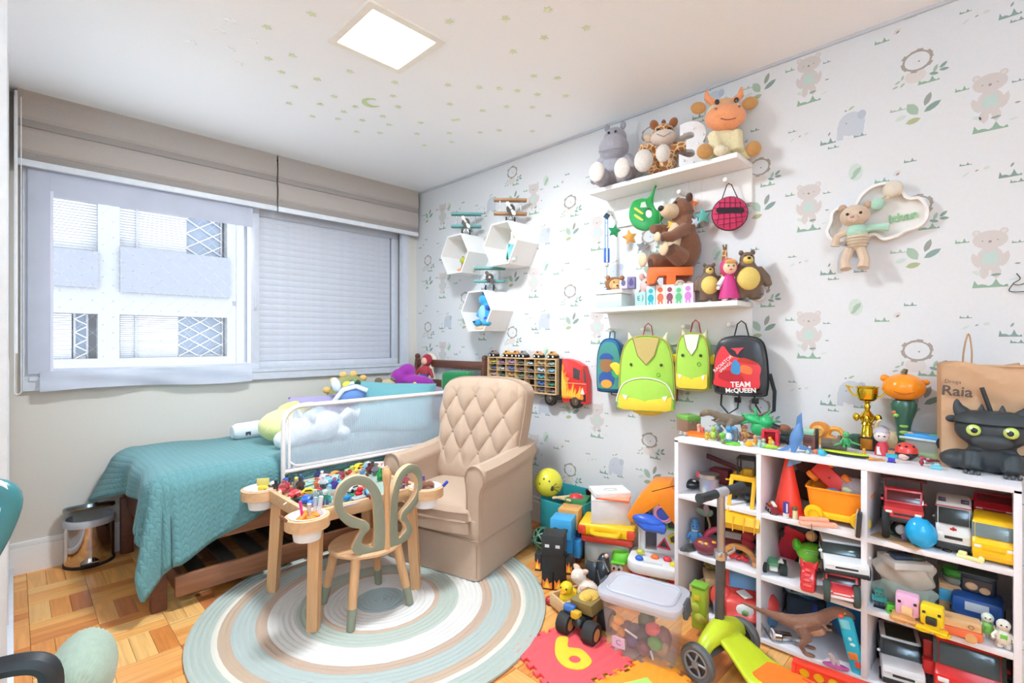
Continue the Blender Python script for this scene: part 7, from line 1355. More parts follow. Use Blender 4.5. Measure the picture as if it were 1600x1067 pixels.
P(t,'knob',OP,sp(.013,.012,.012,(-.05,0,.25))); P(t,'knob',OP,sp(.013,.012,.010,(.054,0,.24))); P(t,'stalk',M('#6a5a2c','',.5),tu([(0,.0,.265),(.006,0,.282)],[.009,.006],8)); P(t,'smile',M('#c25f12','',.4),tu(catmull([(-.027,-.049,.212),(0,-.057,.203),(.027,-.049,.212)],4,False),.002,5))
t = T('horned_figure','pale-haired little figure in red with large cream horns behind it','toy figure',top(1379,713,.03),R45); P(t,'dress',M('#c8313c','',.5),la([(.026,.0),(.022,.03),(.012,.052),(0,.054)],n=16)); P(t,'head',M('#ecd9cf','',.5),sp(.024,.022,.024,(-.004,-.003,.072))); P(t,'hair',M('#bdb4bc','',.5),sp(.027,.024,.022,(-.004,.004,.084))); P(t,'apron','#ece6e2',bx(.02,.004,.03,(-.008,-.02,.018),(-.2,0,0))); P(t,'eye','#4a3a4a',sp(.003,at=(-.012,-.024,.074)),sp(.003,at=(.006,-.024,.074)))
t = T('horned_helmet','cream horned helmet toy behind the red-dressed figure','toy',top(1390,706,.07),R45); CRM = M('#e6cfa8','',.5); P(t,'dome',M('#cdb488','',.5),sp(.034,.03,.036,(0,0,.05)),cy(.028,.04,(0,0,.02))); 
for s_ in (-1,1): P(t,'horn',CRM,tu(catmull([(s_*.026,0,.07),(s_*.042,0,.085),(s_*.040,0,.11),(s_*.026,0,.125)],4,False),[.012,.012,.0115,.011,.0105,.010,.009,.008,.007,.006,.005,.004,.003],8))
blockfig('block_figure','turquoise and violet block figure with brown hair at the front edge of the cabinet top',top(1393,722),R45-.1,.040,'#c48a6a','#38b4c4','#4a3fc0','#4a3224',base='#3a3440')
t = T('ladybird','red and black ladybird dome toy beside the block figure','toy',top(1416,720,.035),R45); P(t,'wings',M('#e2463c','',.3),la([(.036,.026),(.034,.040),(.024,.054),(.01,.06),(0,.061)],n=24)); P(t,'body',M('#2c2428','',.3),la([(0,.004),(.024,.006),(.035,.018),(.036,.026)],n=24)); P(t,'spot','#2a2024',*[sp(.005,.005,.004,(.026*cos(a),.026*sin(a),.050)) for a in (-2.4,-1.6,-.7)]); P(t,'face',M('#e9bfae','',.5),sp(.016,.010,.012,(-.008,-.028,.013)))
t = T('food_tub','clear plastic tub with bright blue lid and green contents beside the paper bag','plastic tub',top(1446,712,.05),R45-.4); P(t,'tub',M('#dfe4dc','clear',.2,a=.45),grid(lambda u,v: (lambda q,s: (q[0]*s,q[1]*s,.002+.065*v))(rrect(.12,.085,.02,4)[int(u*20) % 20],.88+.12*v),20,2,closeu=True)); P(t,'contents',M('#a6dc66','',.6),bx(.10,.07,.018,(0,0,.012),bev=.006)); P(t,'lid',M('#cfe2ee','',.3),bx(.132,.097,.008,(0,0,.070),bev=.003)); P(t,'lid_panel',M('#3fa0e0','',.3),bx(.112,.075,.014,(0,0,.080),bev=.005)); P(t,'lid_stick',M('#8fd06a','',.4),bx(.03,.006,.004,(.035,-.02,.0888),(0,0,.4))); P(t,'lid_tab',M('#e9c0a4','',.4),bx(.016,.012,.004,(-.035,-.028,.0888)))
t = T('toy_glider','maroon toy glider with white nose in front of the plastic tub','toy plane',top(1453,724),R45+.4); P(t,'body',M('#8a2f3c','',.4),sp(.03,.006,.005,(0,0,.010))); P(t,'wing',M('#7a2834','',.4),bx(.012,.05,.003,(.004,0,.012),(0,0,.3))); P(t,'wheel','#e6e2e0',sp(.006,at=(-.02,-.004,.006)),sp(.006,at=(-.012,.008,.006))); P(t,'cockpit','#d9a0a0',sp(.006,.004,.004,(-.006,0,.015)))
t = T('aqua_car','small aqua toy car body in front of the maroon glider','toy car',top(1463,733),R45-.1); P(t,'body',M('#7fc8d4','',.3),bx(.03,.018,.010,(0,0,.008),bev=.003)); P(t,'cabin',M('#9ad4dc','',.2),bx(.016,.014,.007,(.002,0,.0165),bev=.002)); P(t,'base','#5aa4b0',bx(.028,.016,.004,(0,0,.002)))
for k,(px,py,c,c2,nm,s_) in enumerate(((1104,688,'#d8c44a','#c4a83a','yellow-green',.034),(1130,694,'#a8b88a','#8f9f74','pale olive',.034),(1158,690,'#c98a6a','#a86a4a','copper',.04),(1208,702,'#d9c88a','#c4b070','straw-coloured',.03),(1252,702,'#d8d0a4','#c4ba8a','ivory',.034),(1350,714,'#e8a43c','#d98f2c','amber',.03),(1440,728,'#b5384a','#9a2a3c','wine red',.032))):
    roundfig('toy_figurine','tiny %s figurine at the front of the cabinet top, %s' % (nm,('by the orange boat','by the coiled snake','by the toy tree trunk','by the lime disc','left of the shark tail','by the block figure','by the plastic tub')[k]),top(px,py),R45+.3*k,s_,c,c2,c2)
t = T('broken_toy','flat brown-orange toy scrap under the horned figure','toy',top(1368,719),R45); P(t,'scrap',M('#c98a52','',.5),bx(.05,.03,.004,(0,0,.002),(0,0,.4))); P(t,'piece',M('#e6a23c','',.5),bx(.014,.010,.006,(-.012,-.006,.007)))
# paper bag
p0 = top(1540,700); t = T('paper_bag','brown paper carrier bag with dark lettering and twisted handle at the right end','paper bag',(2.34,.045,z),R90+.16)
PB = M('#c99f7a','paper'); bw,bd,bh = .215,.12,.355
def side(f):
    def g(u,v):
        x,y = f(u); k = .006 * sin(9*u+7*v) * sin(5*v) + .008 * (sin(14*v+3*u) ** 3) * v
        return (x,y-k,v*(bh+.008*sin(7*u)))
    return g
P(t,'front',PB,grid(side(lambda u: ((u-.5)*bw,-bd/2)),26,26),ang=18); P(t,'back',PB,grid(side(lambda u: ((u-.5)*bw,bd/2)),12,12)); P(t,'side',M('#bb9068','paper'),grid(side(lambda u: (-bw/2,(u-.5)*bd)),8,8)); P(t,'side',M('#bb9068','paper'),grid(side(lambda u: (bw/2,(u-.5)*bd)),8,8)); P(t,'bottom',PB,bx(bw,bd,.002,(0,0,.001)))
TP = M('#5a4a44','paint',.8); P(t,'lettering',TP,tx('Raia',.048,(-.068,-bd/2-.013,.262),(0,.06,0),.0006,.0008),tx('Droga',.017,(-.078,-bd/2-.010,.295),(0,.06,0),.0006))
P(t,'handle',M('#b48a64','paper'),tu(catmull([(-.045,.0,bh-.01),(-.040,.01,bh+.05),(-.028,.012,bh+.105),(-.020,.01,bh+.05),(-.022,.0,bh-.01)],5,False),.0026,6)); P(t,'fold',PB,bx(bw*.9,.004,.006,(0,-bd/2+.0,bh-.003)))
# black dragon cup
t = T('dragon_cup','matte black dragon-shaped drinking cup with green eyes and a black straw at the right end','cup',top(1550,742,.045),FC(1550),s=1.12); K = M('#33383b','',.55)
P(t,'body',K,sp(.055,.05,.06,(0,.0,.055)),sp(.085,.066,.058,(0,-.006,.125)),tu([(-.04,-.03,.06),(-.042,-.05,.012)],[.026,.024],8),tu([(.04,-.03,.06),(.042,-.05,.012)],[.026,.024],8),sp(.045,.05,.03,(-.075,.0,.03)),sp(.045,.05,.03,(.075,.0,.03)),remesh=.005)
P(t,'lid',K,la([(.086,.0),(.084,.008),(.07,.026),(.045,.034),(0,.036)],(0,-.006,.146),n=28,sy=.78)); P(t,'lid_seam',M('#1f2326','',.5),ring(.0865,.0015,(0,-.006,.147),n=32,m=5,sy=.78))
for s_ in (-1,1):
    P(t,'horn',K,tu(catmull([(s_*.058,.0,.160),(s_*.074,.0,.185),(s_*.078,.0,.212)],4,False),[.024,.022,.020,.018,.015,.012,.009,.006,.003],10)); P(t,'crest',K,cy(.013,.03,(s_*.022,-.005,.184),r2=.002)); P(t,'cheek_knob',K,sp(.016,.012,.012,(s_*.090,.0,.150)))
    e = P(t,'eye',M('#c4d66a','',.3),sp(.017,.010,.017,(s_*.038,-.064,.128))); P(e,'pupil',M('#22262a','',.2),sp(.008,.006,.008,(s_*.037,-.0715,.128))); P(e,'glint','#ffffff',sp(.004,.003,.004,(s_*.038-.006,-.074,.135)))
    P(t,'wing',M('#26292c','',.6),pr(catmull([(s_*.05,.06),(s_*.09,.09),(s_*.125,.075),(s_*.12,.045),(s_*.08,.04)],4),.008,(0,.035,0))); P(t,'claw',M('#4a5054','',.5),*[sp(.006,.009,.006,(s_*.042+dx,-.072,.006)) for dx in (-.014,0,.014)])
P(t,'muzzle',K,sp(.045,.02,.022,(0,-.062,.098))); P(t,'straw',M('#23282a','',.4),tu([(.0,-.01,.17),(-.022,-.01,.25)],.0055,10))

# ================================================================ on the floor by the wall
R45 = FC(930)
def fl(px,py,dx=0,dy=0): q = on(px,py,0.0005); q.x += dx; q.y += dy; return q
t = T('fabric_bin','teal fabric storage bin in the corner behind the armchair','bin',(2.335,1.80,0),R90+.05); TL = M('#17878a','fab'); W3,D3,H3 = .30,.22,.30
P(t,'wall',TL,bx(W3,.012,H3-.03,(0,-D3/2,(H3-.03)/2),bev=.003)); P(t,'wall',TL,bx(W3,.012,H3+.02,(0,D3/2,(H3+.02)/2),bev=.003)); P(t,'wall',TL,bx(.012,D3,H3,(-W3/2,0,H3/2),bev=.003)); P(t,'wall',TL,bx(.012,D3,H3,(W3/2,0,H3/2),bev=.003)); P(t,'bottom',TL,bx(W3,D3,.01,(0,0,.005))); P(t,'filling',M('#6a5a44','fab'),bx(W3-.02,D3-.02,.20,(0,0,.11),bev=.02))
t = T('ball','yellow ball with black spider print sitting in the teal bin','ball',onx(857,764,2.27),R45); t.location.z = .36; P(t,'ball',M('#dbd23e','',.25),sp(.085,n=28)); P(t,'spider',M('#3a3a22','',.4),sp(.012,.004,.016,(.028,-.078,-.012)),*[tu([(.028,-.080,-.012),(.028+.03*cos(a),-.074,-.012+.03*sin(a)),(.028+.042*cos(a),-.066,-.02+.042*sin(a))],.0022,4) for a in (.3,.9,2.3,2.9,-.4,-2.8)]); P(t,'dot',M('#5a5424','',.4),*[sp(.006,.004,.006,p_) for p_ in ((-.02,-.072,.04),(.012,-.080,.03),(-.045,-.07,.01))])
t = T('red_lantern','round red patterned toy lying in the teal bin beside the wooden sticks','toy',(2.285,1.735,.262),R45); P(t,'drum',M('#cc2f34','',.4),sp(.05,.045,.042,(0,0,.03))); P(t,'swirl',M('#ef8a6a','',.4),ring(.013,.003,(.016,-.042,.035),(pi/2-.2,0,0),14,5))
for k,(dx,dy,r) in enumerate(((.0,.0,.6),(.02,-.02,1.5))):
    t = T('wooden_stick','pale wooden stick lying across the teal bin, %s' % ('pointing at the yellow ball','crossing the first near the red toy')[k],'stick',(2.235+dx,1.80+dy,.30+.012*k),R90+r-.9); P(t,'stick',M('#e6c898','wood',.5,ax='x'),bx(.17,.014,.012,(0,0,0),(0,-.15,0),bev=.003))
t = T('bronze_bowl','dark bronze toy piece leaning on the wall above the teal bin','toy',(2.40,1.70,.25),R90); P(t,'plate',M('#5a4636','metal',.5),bx(.09,.012,.07,(0,0,.05),(.25,0,0),bev=.004)); P(t,'edge',M('#d8ba8a','',.5),bx(.10,.03,.012,(.01,-.04,.02),(0,.1,0),bev=.003))
# block figures
blockfig('block_figure','tall black block figure with flame patterns standing by the armchair',atx(866,918,.0005),R45-.1,.235,'#26282b','#232527','#1f2123',eye='#dfe2e4')
o = [o for o in bpy.data.objects if o.get('label','').startswith('tall black block figure')][0]; FO = M('#f0862c','',.4); FY = M('#f6cf4c','',.4)
for x,zz,yy,w_ in ((-.33,.40,-.115,.12),(.33,.40,-.115,.12),(-.125,.03,-.125,.2),(.125,.03,-.125,.2)):
    P(o,'flame',FO,pr([(x-w_/2,zz),(x+w_/2,zz),(x+w_/2,zz+.14),(x+w_*.2,zz+.10),(x,zz+.22),(x-w_*.25,zz+.12),(x-w_/2,zz+.18)],.012,(0,yy,0))); P(o,'flame_core',FY,pr([(x-w_*.3,zz+.01),(x+w_*.3,zz+.01),(x+w_*.1,zz+.08),(x-w_*.02,zz+.14),(x-w_*.25,zz+.07)],.016,(0,yy,0)))
t = blockfig('block_figure','block figure with bright blue head and arms behind the flame-patterned one',atx(880,905,.0005,.08),R45-.2,.245,'#44a5d8','#2f86c0','#6f4a40'); 
blockfig('block_figure','block figure with tan wooden-look head between the blue and green ones',atx(892,893,.0005,.12),R45-.25,.25,'#d9a05e','#3565a4','#7a3f38',eye='#8a4f2c')
blockfig('block_figure','block figure with dark green head at the back, beside the white box',atx(903,886,.0005,.16),R45-.2,.27,'#2f7a48','#2b6e42','#26543a')
t = T('wire_ball','green wire-frame ball tucked behind the armchair skirt','ball',(2.14,1.86,.075),0); WG = M('#4f7a60','',.4); P(t,'hoop',WG,*[ring(.065,.006,(0,0,0),(a,b,0),20,5) for a,b in ((0,0),(pi/2,0),(0,pi/2),(pi/4,0),(-pi/4,.5),(.6,pi/4))]); P(t,'core',M('#2c3f36','',.5),sp(.04,n=10))
# tub with red lid, yellow case, white box, papers
p = fl(951,905,.07,.02); tbx,tby = 2.23,1.475
t = T('toy_tub','clear tub with red lid under the yellow tool case','plastic tub',(tbx,tby,0),R90+.42); P(t,'tub',M('#c9d0ca','clear',.2,a=.5),bx(.24,.17,.165,(0,0,.084),bev=.02)); P(t,'contents',M('#5a6a58','',.6),bx(.20,.13,.06,(0,0,.04),bev=.01)); P(t,'contents',M('#e9e8e4','',.6),bx(.07,.03,.07,(-.05,-.05,.10),bev=.01)); P(t,'lid',M('#d8402f','',.35),bx(.265,.19,.034,(0,0,.182),bev=.010))
t = T('tool_case','yellow toy tool case with red latches and carry handle under the white box','case',(tbx,tby,.2),R90+.42); P(t,'shell',M('#f4c018','',.35),bx(.29,.20,.062,(0,0,.031),bev=.016,seg=3)); P(t,'handle',M('#f4c018','',.35),tu(catmull([(-.07,-.095,.03),(-.06,-.135,.03),(0,-.145,.03),(.06,-.135,.03),(.07,-.095,.03)],4,False),.013,8))
for x in (-.125,.125): P(t,'latch',M('#e2482c','',.35),bx(.04,.03,.045,(x,-.092,.03),bev=.007))
t = T('white_box','plain white cardboard box on the yellow tool case','box',(tbx+.01,tby+.0,.2625),R90+.62); P(t,'carton',M('#e2dcd9','paper'),bx(.20,.16,.125,(0,0,.0625),bev=.002)); P(t,'flap_line',M('#b8b1ae','paper'),bx(.201,.161,.0015,(0,0,.115)))
t = T('colouring_book','white colouring book with a grey outline drawing on top of the white box','book',(tbx+.02,tby+.01,.3965),R90+.9); P(t,'pages',M('#f0ece8','paper'),bx(.19,.14,.022,(0,0,.011),(0,0,0),bev=.001)); P(t,'drawing',M('#8f958e','paper'),ring(.035,.0016,(.0,-.01,.0222),n=24,m=4,sy=.5)); P(t,'cover',M('#d9d5d2','paper'),bx(.192,.142,.002,(0,0,.001)))
t = T('orange_folder','orange folder sticking out under the colouring book','folder',(tbx-.0,tby-.03,.388),R90+.45); P(t,'sheet',M('#f06a3c','paper'),bx(.17,.13,.007,(0,0,.0035),bev=.001)); P(t,'sheet_edge',M('#f3a07c','paper'),bx(.165,.125,.001,(0,0,.0076)))
# shape sorter house
t = T('shape_sorter','white play house with orange roof, blue slide and coloured shape holes by the cabinet','activity toy',(2.25,1.19,.085),R90+.35); WP = M('#ecebea','',.35)
P(t,'deck',WP,pr(rrect(.29,.24,.07,5),.05,(0,-.03,.045),(pi/2,0,0),bev=.01)); P(t,'deck_slot',M('#d9d6d4','',.4),bx(.09,.02,.004,(-.02,-.118,.071),bev=.002)); P(t,'leg',M('#d8343c','',.35),sp(.045,.045,.045,(-.09,-.02,-.04))); P(t,'leg',M('#d8343c','',.35),sp(.045,.045,.045,(.09,-.06,-.04))); P(t,'crossbar',M('#e8c02c','',.35),bx(.14,.012,.05,(.02,-.09,-.055),bev=.004),cy(.02,.02,(.03,-.09,-.065),(pi/2,0,0)))
hs = [(-.115,.07),(.10,.07),(.115,.30),(-.0,.36),(-.115,.30)]
P(t,'front_wall',WP,pr(hs,.02,(.01,.02,0),bev=.004,holes=[[(-.085,.085),(-.03,.085),(-.03,.17),(-.058,.20),(-.085,.17)]])); P(t,'side_wall',WP,bx(.02,.09,.24,(.118,.055,.19),bev=.004),bx(.02,.09,.24,(-.10,.055,.19),bev=.004)); P(t,'inside',M('#8a7f88','',.6),bx(.2,.01,.2,(.01,.085,.18)))
P(t,'roof',M('#f58a1e','',.35),pr([(-.165,.255),(-.14,.225),(-.01,.335),(.125,.17),(.155,.185),(.15,.33),(.04,.435),(-.05,.425),(-.12,.34)],.17,(.01,.03,0),bev=.008)); P(t,'roof_ridge',M('#d8323a','',.35),bx(.07,.10,.02,(.05,.03,.405),(0,.3,0),bev=.006))
P(t,'slide',M('#2f5fc4','',.35),sp(.085,.05,.035,(-.05,-.035,.245),(0,.15,0)),tu([(-.12,-.03,.25),(-.06,-.07,.225),(.03,-.06,.22)],.022,8)); P(t,'clock',WP,cy(.05,.05,(.02,-.02,.29),(pi/2,0,0),bev=.008)); P(t,'clock_ring',M('#d87a90','',.35),ring(.036,.006,(.02,-.047,.29),(pi/2,0,0),22,6)); P(t,'clock_face',M('#3a4f9c','',.3),cy(.03,.006,(.02,-.046,.29),(pi/2,0,0)))
for x,zz,c,pts in ((.005,.20,'#5a5f9c',circ(.03,16,sx=.8)),(.052,.225,'#6fbf5a',rrect(.055,.055,.012,3)),(.015,.125,'#d8405a',[(-.034,-.022),(.034,-.026),(.004,.032)]),(.062,.155,'#e8d22c',circ(.03,5,.3,.3+2*pi))):
    o = P(t,'shape_rim',M(c,'',.35),pr(pts,.008,(x,.006,zz),bev=.002)); P(o,'shape_hole',M('#4a4640','',.6),pr([(a*.6,b*.6) for a,b in pts],.003,(x,.0015,zz)))
for x,y,zz,c in ((-.085,-.10,.078,'#3565c8'),(-.02,-.05,.075,'#f0702c'),(.04,-.055,.078,'#e0404a'),(.075,-.10,.076,'#e8d23c'),(.105,-.075,.076,'#3a6ac8'),(-.09,-.04,.085,'#c8c84a')): P(t,'knob',M(c,'',.35),sp(.02,.016,.014,(x,y,zz)))
# black toy jet, potato figure
t = T('toy_jet','glossy black toy jet standing on its tail on the floor','toy plane',fl(925,940,.03,0),R45-.2,rot=(radians(-20),radians(24),R45-.2)); BJ = M('#2b2f33','',.2); P(t,'fuselage',BJ,tu(catmull([(-.05,0,.20),(-.035,0,.15),(0,0,.08),(.035,0,.02)],4,False),[.012,.02,.026,.03,.034,.036,.036,.034,.03,.028,.026,.022,.018],10)); P(t,'wing',BJ,pr([(-.03,.15),(-.11,.13),(-.10,.06),(.0,.06)],.014,(0,.01,0),bev=.003)); P(t,'wing',BJ,pr([(-.01,.14),(.09,.02),(.11,-.03),(.05,.0)],.014,(0,.01,0),bev=.003)); P(t,'cockpit',M('#3f5a70','',.08),sp(.016,.02,.05,(.012,-.03,.06),(0,-.6,0))); P(t,'trim',M('#aab0b4','metal',.3),tu([(-.09,-.0,.14),(-.04,-.03,.17),(.0,-.03,.14)],.004,5),tu([(-.05,-.03,.12),(.03,-.04,.03)],.003,5)); P(t,'pilot',M('#e0b8a4','',.5),sp(.010,at=(-.04,-.02,.195))); P(t,'fin',M('#c8405a','',.4),bx(.012,.008,.05,(.07,-.01,.10),(0,.7,0),bev=.003))
t = T('potato_figure','beige toy head with white eyes and bright green cap beside the black jet','toy figure',fl(960,912,.06,.0),R45-.15); P(t,'head',M('#dca683','',.45),sp(.05,.045,.062,(0,0,.062))); P(t,'cap',M('#6fc838','',.4),la([(.045,.098),(.047,.108),(.042,.135),(.034,.145),(0,.148)],n=20),bx(.07,.03,.006,(-.01,-.045,.104),bev=.003)); P(t,'eye','#f2eeea',sp(.014,.008,.017,(-.026,-.042,.075))); P(t,'eye','#f2eeea',sp(.014,.008,.017,(.0,-.045,.075))); P(t,'pupil','#2a1c20',sp(.006,.004,.008,(-.03,-.05,.074)),sp(.006,.004,.008,(-.004,-.0535,.074))); P(t,'lips',M('#e2586a','',.4),sp(.02,.008,.010,(-.012,-.045,.042)))
t = T('red_ball','red plastic ball behind the green-capped head','ball',fl(985,900,.10,.0)+Vector((0,0,.04)),0); P(t,'ball',M('#d9343a','',.35),sp(.04)); P(t,'seam',M('#b92a30','',.35),ring(.0402,.001,(0,0,0),(.5,.3,0),24,4))
# wooden wagon with duck and sheep
p = fl(903,952,.05,0); t = T('wooden_wagon','long pale wooden pull wagon with red wheel on the floor','toy wagon',(p.x,p.y,0),radians(-17)); WW = M('#dfb785','wood',.5,ax='x',lo=.88,hi=1.06); P(t,'side_board',WW,bx(.31,.012,.055,(0,-.05,.045),bev=.003)); P(t,'side_board',WW,bx(.31,.012,.055,(0,.05,.045),bev=.003)); P(t,'end_board',WW,bx(.012,.09,.055,(-.149,0,.045),bev=.003)); P(t,'end_board',WW,bx(.012,.09,.055,(.149,0,.045),bev=.003)); P(t,'floor_board',WW,bx(.29,.09,.008,(0,0,.022)))
for x,y in ((-.12,-.065),(-.12,.065),(.12,.065),(.12,-.065)): P(t,'wheel',M('#c4323a','',.4),la([(0,-.008),(.022,-.008),(.027,0),(.022,.008),(0,.008)],(x,y,.027),(pi/2,0,0),18))
wz = .028; L = t.matrix_basis.copy(); tl = lambda x,y: Vector((p.x+x*cos(radians(-17))-y*sin(radians(-17)),p.y+x*sin(radians(-17))+y*cos(radians(-17)),wz))
q = tl(-.09,.0); t = T('rubber_duck','yellow rubber duck sitting in the wooden wagon','toy duck',q,R45-.5); DY = M('#f2cb1c','',.35); P(t,'body',DY,sp(.04,.045,.03,(0,0,.03)),sp(.02,.02,.014,(0,.045,.04))); P(t,'head',DY,sp(.03,.03,.03,(0,-.015,.078))); P(t,'beak',M('#ee8e1e','',.4),sp(.014,.016,.006,(.004,-.048,.074))); P(t,'eye','#2a2418',sp(.004,at=(-.014,-.04,.086)),sp(.004,at=(.014,-.04,.086)))
q = tl(-.01,.0); t = T('plush_lamb','cream plush lamb slumped in the wooden wagon beside the duck','plush toy',q,R45-.5); LC_ = M('#e9d9cc','plush'); P(t,'body',LC_,sp(.05,.05,.045,(.03,-.005,.05)),sp(.036,.034,.036,(-.018,-.008,.105)),sp(.02,.03,.018,(.045,-.06,.022)),sp(.02,.03,.018,(.085,-.03,.03)),remesh=.005); P(t,'ear',M('#e2b8a4','plush'),sp(.022,.012,.014,(-.03,.0,.138),(0,.6,0)),sp(.02,.012,.012,(.01,.0,.13),(0,-.4,0))); P(t,'patch',M('#e0b4a0','plush'),sp(.02,.012,.014,(.03,-.045,.075)))
# dump truck toy with fat wheels
t = T('toy_dump_truck','black-wheeled dump truck with gold bed tipped on the floor by the clear bin','toy truck',fl(913,1000,.05,.03),R45-.5); GB_ = M('#8f7a4a','',.5); P(t,'bed',GB_,prx([(-.03,.09),(.09,.085),(.10,.135),(-.045,.14)],.10,(0,0,0),.004)); P(t,'load',M('#e6b84c','plush',s=60),sp(.04,.055,.014,(0,.03,.138)),sp(.02,.02,.014,(.01,.0,.146))); P(t,'chassis',M('#24272a','',.4),bx(.05,.16,.03,(0,.01,.065),bev=.005)); P(t,'cab',M('#d9a82c','',.4),bx(.04,.03,.03,(-.01,-.06,.095),bev=.006)); P(t,'tank',M('#3565a8','',.35),cy(.018,.05,(-.045,-.05,.105),(0,pi/2,0),bev=.004)); P(t,'engine',M('#1d2022','',.4),sp(.02,.03,.022,(.01,-.06,.07))); wheels(t,(-.06,.06),(-.06,.07),.044,.05,'#2e2c2c','#c08a4a')
# clear storage bin
t = T('storage_bin','clear plastic storage bin with clip lid, full of toys, on the floor','plastic bin',fl(1000,1030,.06,.02),radians(-78)); CLR = M('#e6e6ee','clear',.25,a=.2); W4,D4,H4 = .29,.19,.235
def tubf(u,v):
    q = rrect(W4,D4,.035,5); k = q[int(u*24) % 24]; s = .86 + .14 * v; return (k[0]*s,k[1]*s,.003+(H4-.03)*v)
P(t,'tub',CLR,grid(tubf,24,6,closeu=True),pr(rrect(W4*.86,D4*.86,.03,5),.004,(0,0,.004),(pi/2,0,0)),ang=60); LDM = M('#dedee8','clear',.25,a=.6)
P(t,'rim',LDM,tu([(a*1.02,b*1.02,H4-.028) for a,b in rrect(W4,D4,.035,5)],.008,6,True)); ld = P(t,'lid',LDM,pr(rrect(W4+.035,D4+.035,.05,6),.022,(0,0,H4-.010),(pi/2,0,0),bev=.005)); P(ld,'lid_ridge',LDM,tu([(a,b,H4+.004) for a,b in rrect(W4-.03,D4-.03,.04,6)],.006,6,True)); P(ld,'lid_panel',M('#e2e2ea','clear',.3,a=.6),pr(rrect(W4-.04,D4-.04,.036,6),.003,(0,0,H4+.003),(pi/2,0,0)))
for x in (-1,1): P(t,'clip',M('#4a4f55','',.45),bx(.018,.075,.055,(x*(W4/2+.020),0,H4-.025),(0,x*-.12,0),bev=.006))
P(t,'label',M('#e6d4ec','paper'),bx(.05,.002,.045,(-.07,-D4/2*.90,.05),(.13,0,0))); P(t,'label_mark',M('#9a86b0','paper'),tx('C',.03,(-.07,-D4/2*.91-.001,.05),(.0,.0,0),.0005))
for k,(x,y,zz,c,r) in enumerate(((-.08,-.055,.12,'#e8963c',.022),(-.095,-.05,.09,'#e8a04a',.02),(-.07,-.055,.075,'#e08a30',.02),(-.02,-.05,.10,'#5a4a58',.026),(.05,-.045,.12,'#d84a50',.03),(.06,-.05,.07,'#5f9a4c',.03),(.02,-.05,.04,'#7a4048',.03),(-.03,-.04,.05,'#6a5a80',.03),(.08,-.02,.04,'#b58a6a',.03),(.0,.0,.06,'#4a3a44',.05),(-.06,.01,.05,'#8a5a4a',.045),(.07,.02,.06,'#8a4a48',.045),(.0,.04,.10,'#5a6a4a',.04))):
    P(t,'contents',M(c,'',.5),sp(r,r*.8,r*.8,(x,y,zz),(k,k*.7,0),n=8))
P(t,'contents_stick','#e9e6e0',tu([(-.05,-.07,.10),(.0,-.075,.085)],.004,5),tu([(.05,-.07,.05),(.06,-.07,.02)],.004,5))
# foam puzzle mats
def mat(label,c,pts_fn,loc,rz,num,nc,nrot,nat):
    t = T('foam_mat',label,'play mat',loc,rz,'foam puzzle mats'); n = 6; s = .32; tt = s / (2*n+1)
    out = []
    for e in range(4):
        for k in range(2*n+1):
            d = .0 if k % 2 == 0 else tt * .8
            a = -s / 2 + k * tt; b = a + tt
            seg = [(a,-s/2-d),(b,-s/2-d)] if k % 2 == 0 else [(a+tt*.12,-s/2-d*0-.0),(a-tt*.1,-s/2-d),(b+tt*.1,-s/2-d),(b-tt*.12,-s/2)]
            for x,y in seg:
                for _ in range(e): x,y = -y,x
                out.append((x,y))
    P(t,'mat',M(c,'',.8),pr(out,.012,(0,0,.0065),(pi/2,0,0),bev=.001)); P(t,'number',M(nc,'',.8),*num(nat,nrot)); return t
def six(at,r):
    o = catmull([(.055,-.02),(.05,-.07),(.0,-.095),(-.05,-.07),(-.065,-.015),(-.05,.045),(-.01,.11),(.03,.098),(.005,.045),(.02,.03),(.045,.015)],4)
    return [pr(o,.005,(at[0],at[1],.0135),(-pi/2,0,r),holes=[circ(.022,16,cx=-.003,cz=-.035,sz=1.0)],bev=.001)]
def seven(at,r): return [pr([(-.06,.10),(.06,.10),(.06,.07),(.01,-.09),(-.03,-.09),(.02,.06),(-.06,.06)],.005,(at[0],at[1],.0135),(-pi/2,0,r),bev=.001)]
c6 = on(893,1022,.012); mrz = radians(-17)
mat('coral red foam puzzle mat with a yellow number 6 on the floor','#f2555a',None,(c6.x,c6.y,0),mrz,six,'#f8c934',radians(-10),(.0,.0))
c7 = on(985,1068,.012); mat('orange foam puzzle mat with a lime number, cut by the bottom edge','#f59a24',None,(c6.x+.012,c6.y-.345,0),mrz,seven,'#b4dc6a',radians(-10),(-.03,.0))
t = T('red_berry','small glossy red ball on the floor by the wagon','ball',fl(858,944,.0,0)+Vector((0,0,.018)),0); P(t,'ball',M('#b82a34','',.3),sp(.018)); P(t,'pip',M('#7a1c24','',.3),sp(.003,at=(0,0,.0175)))
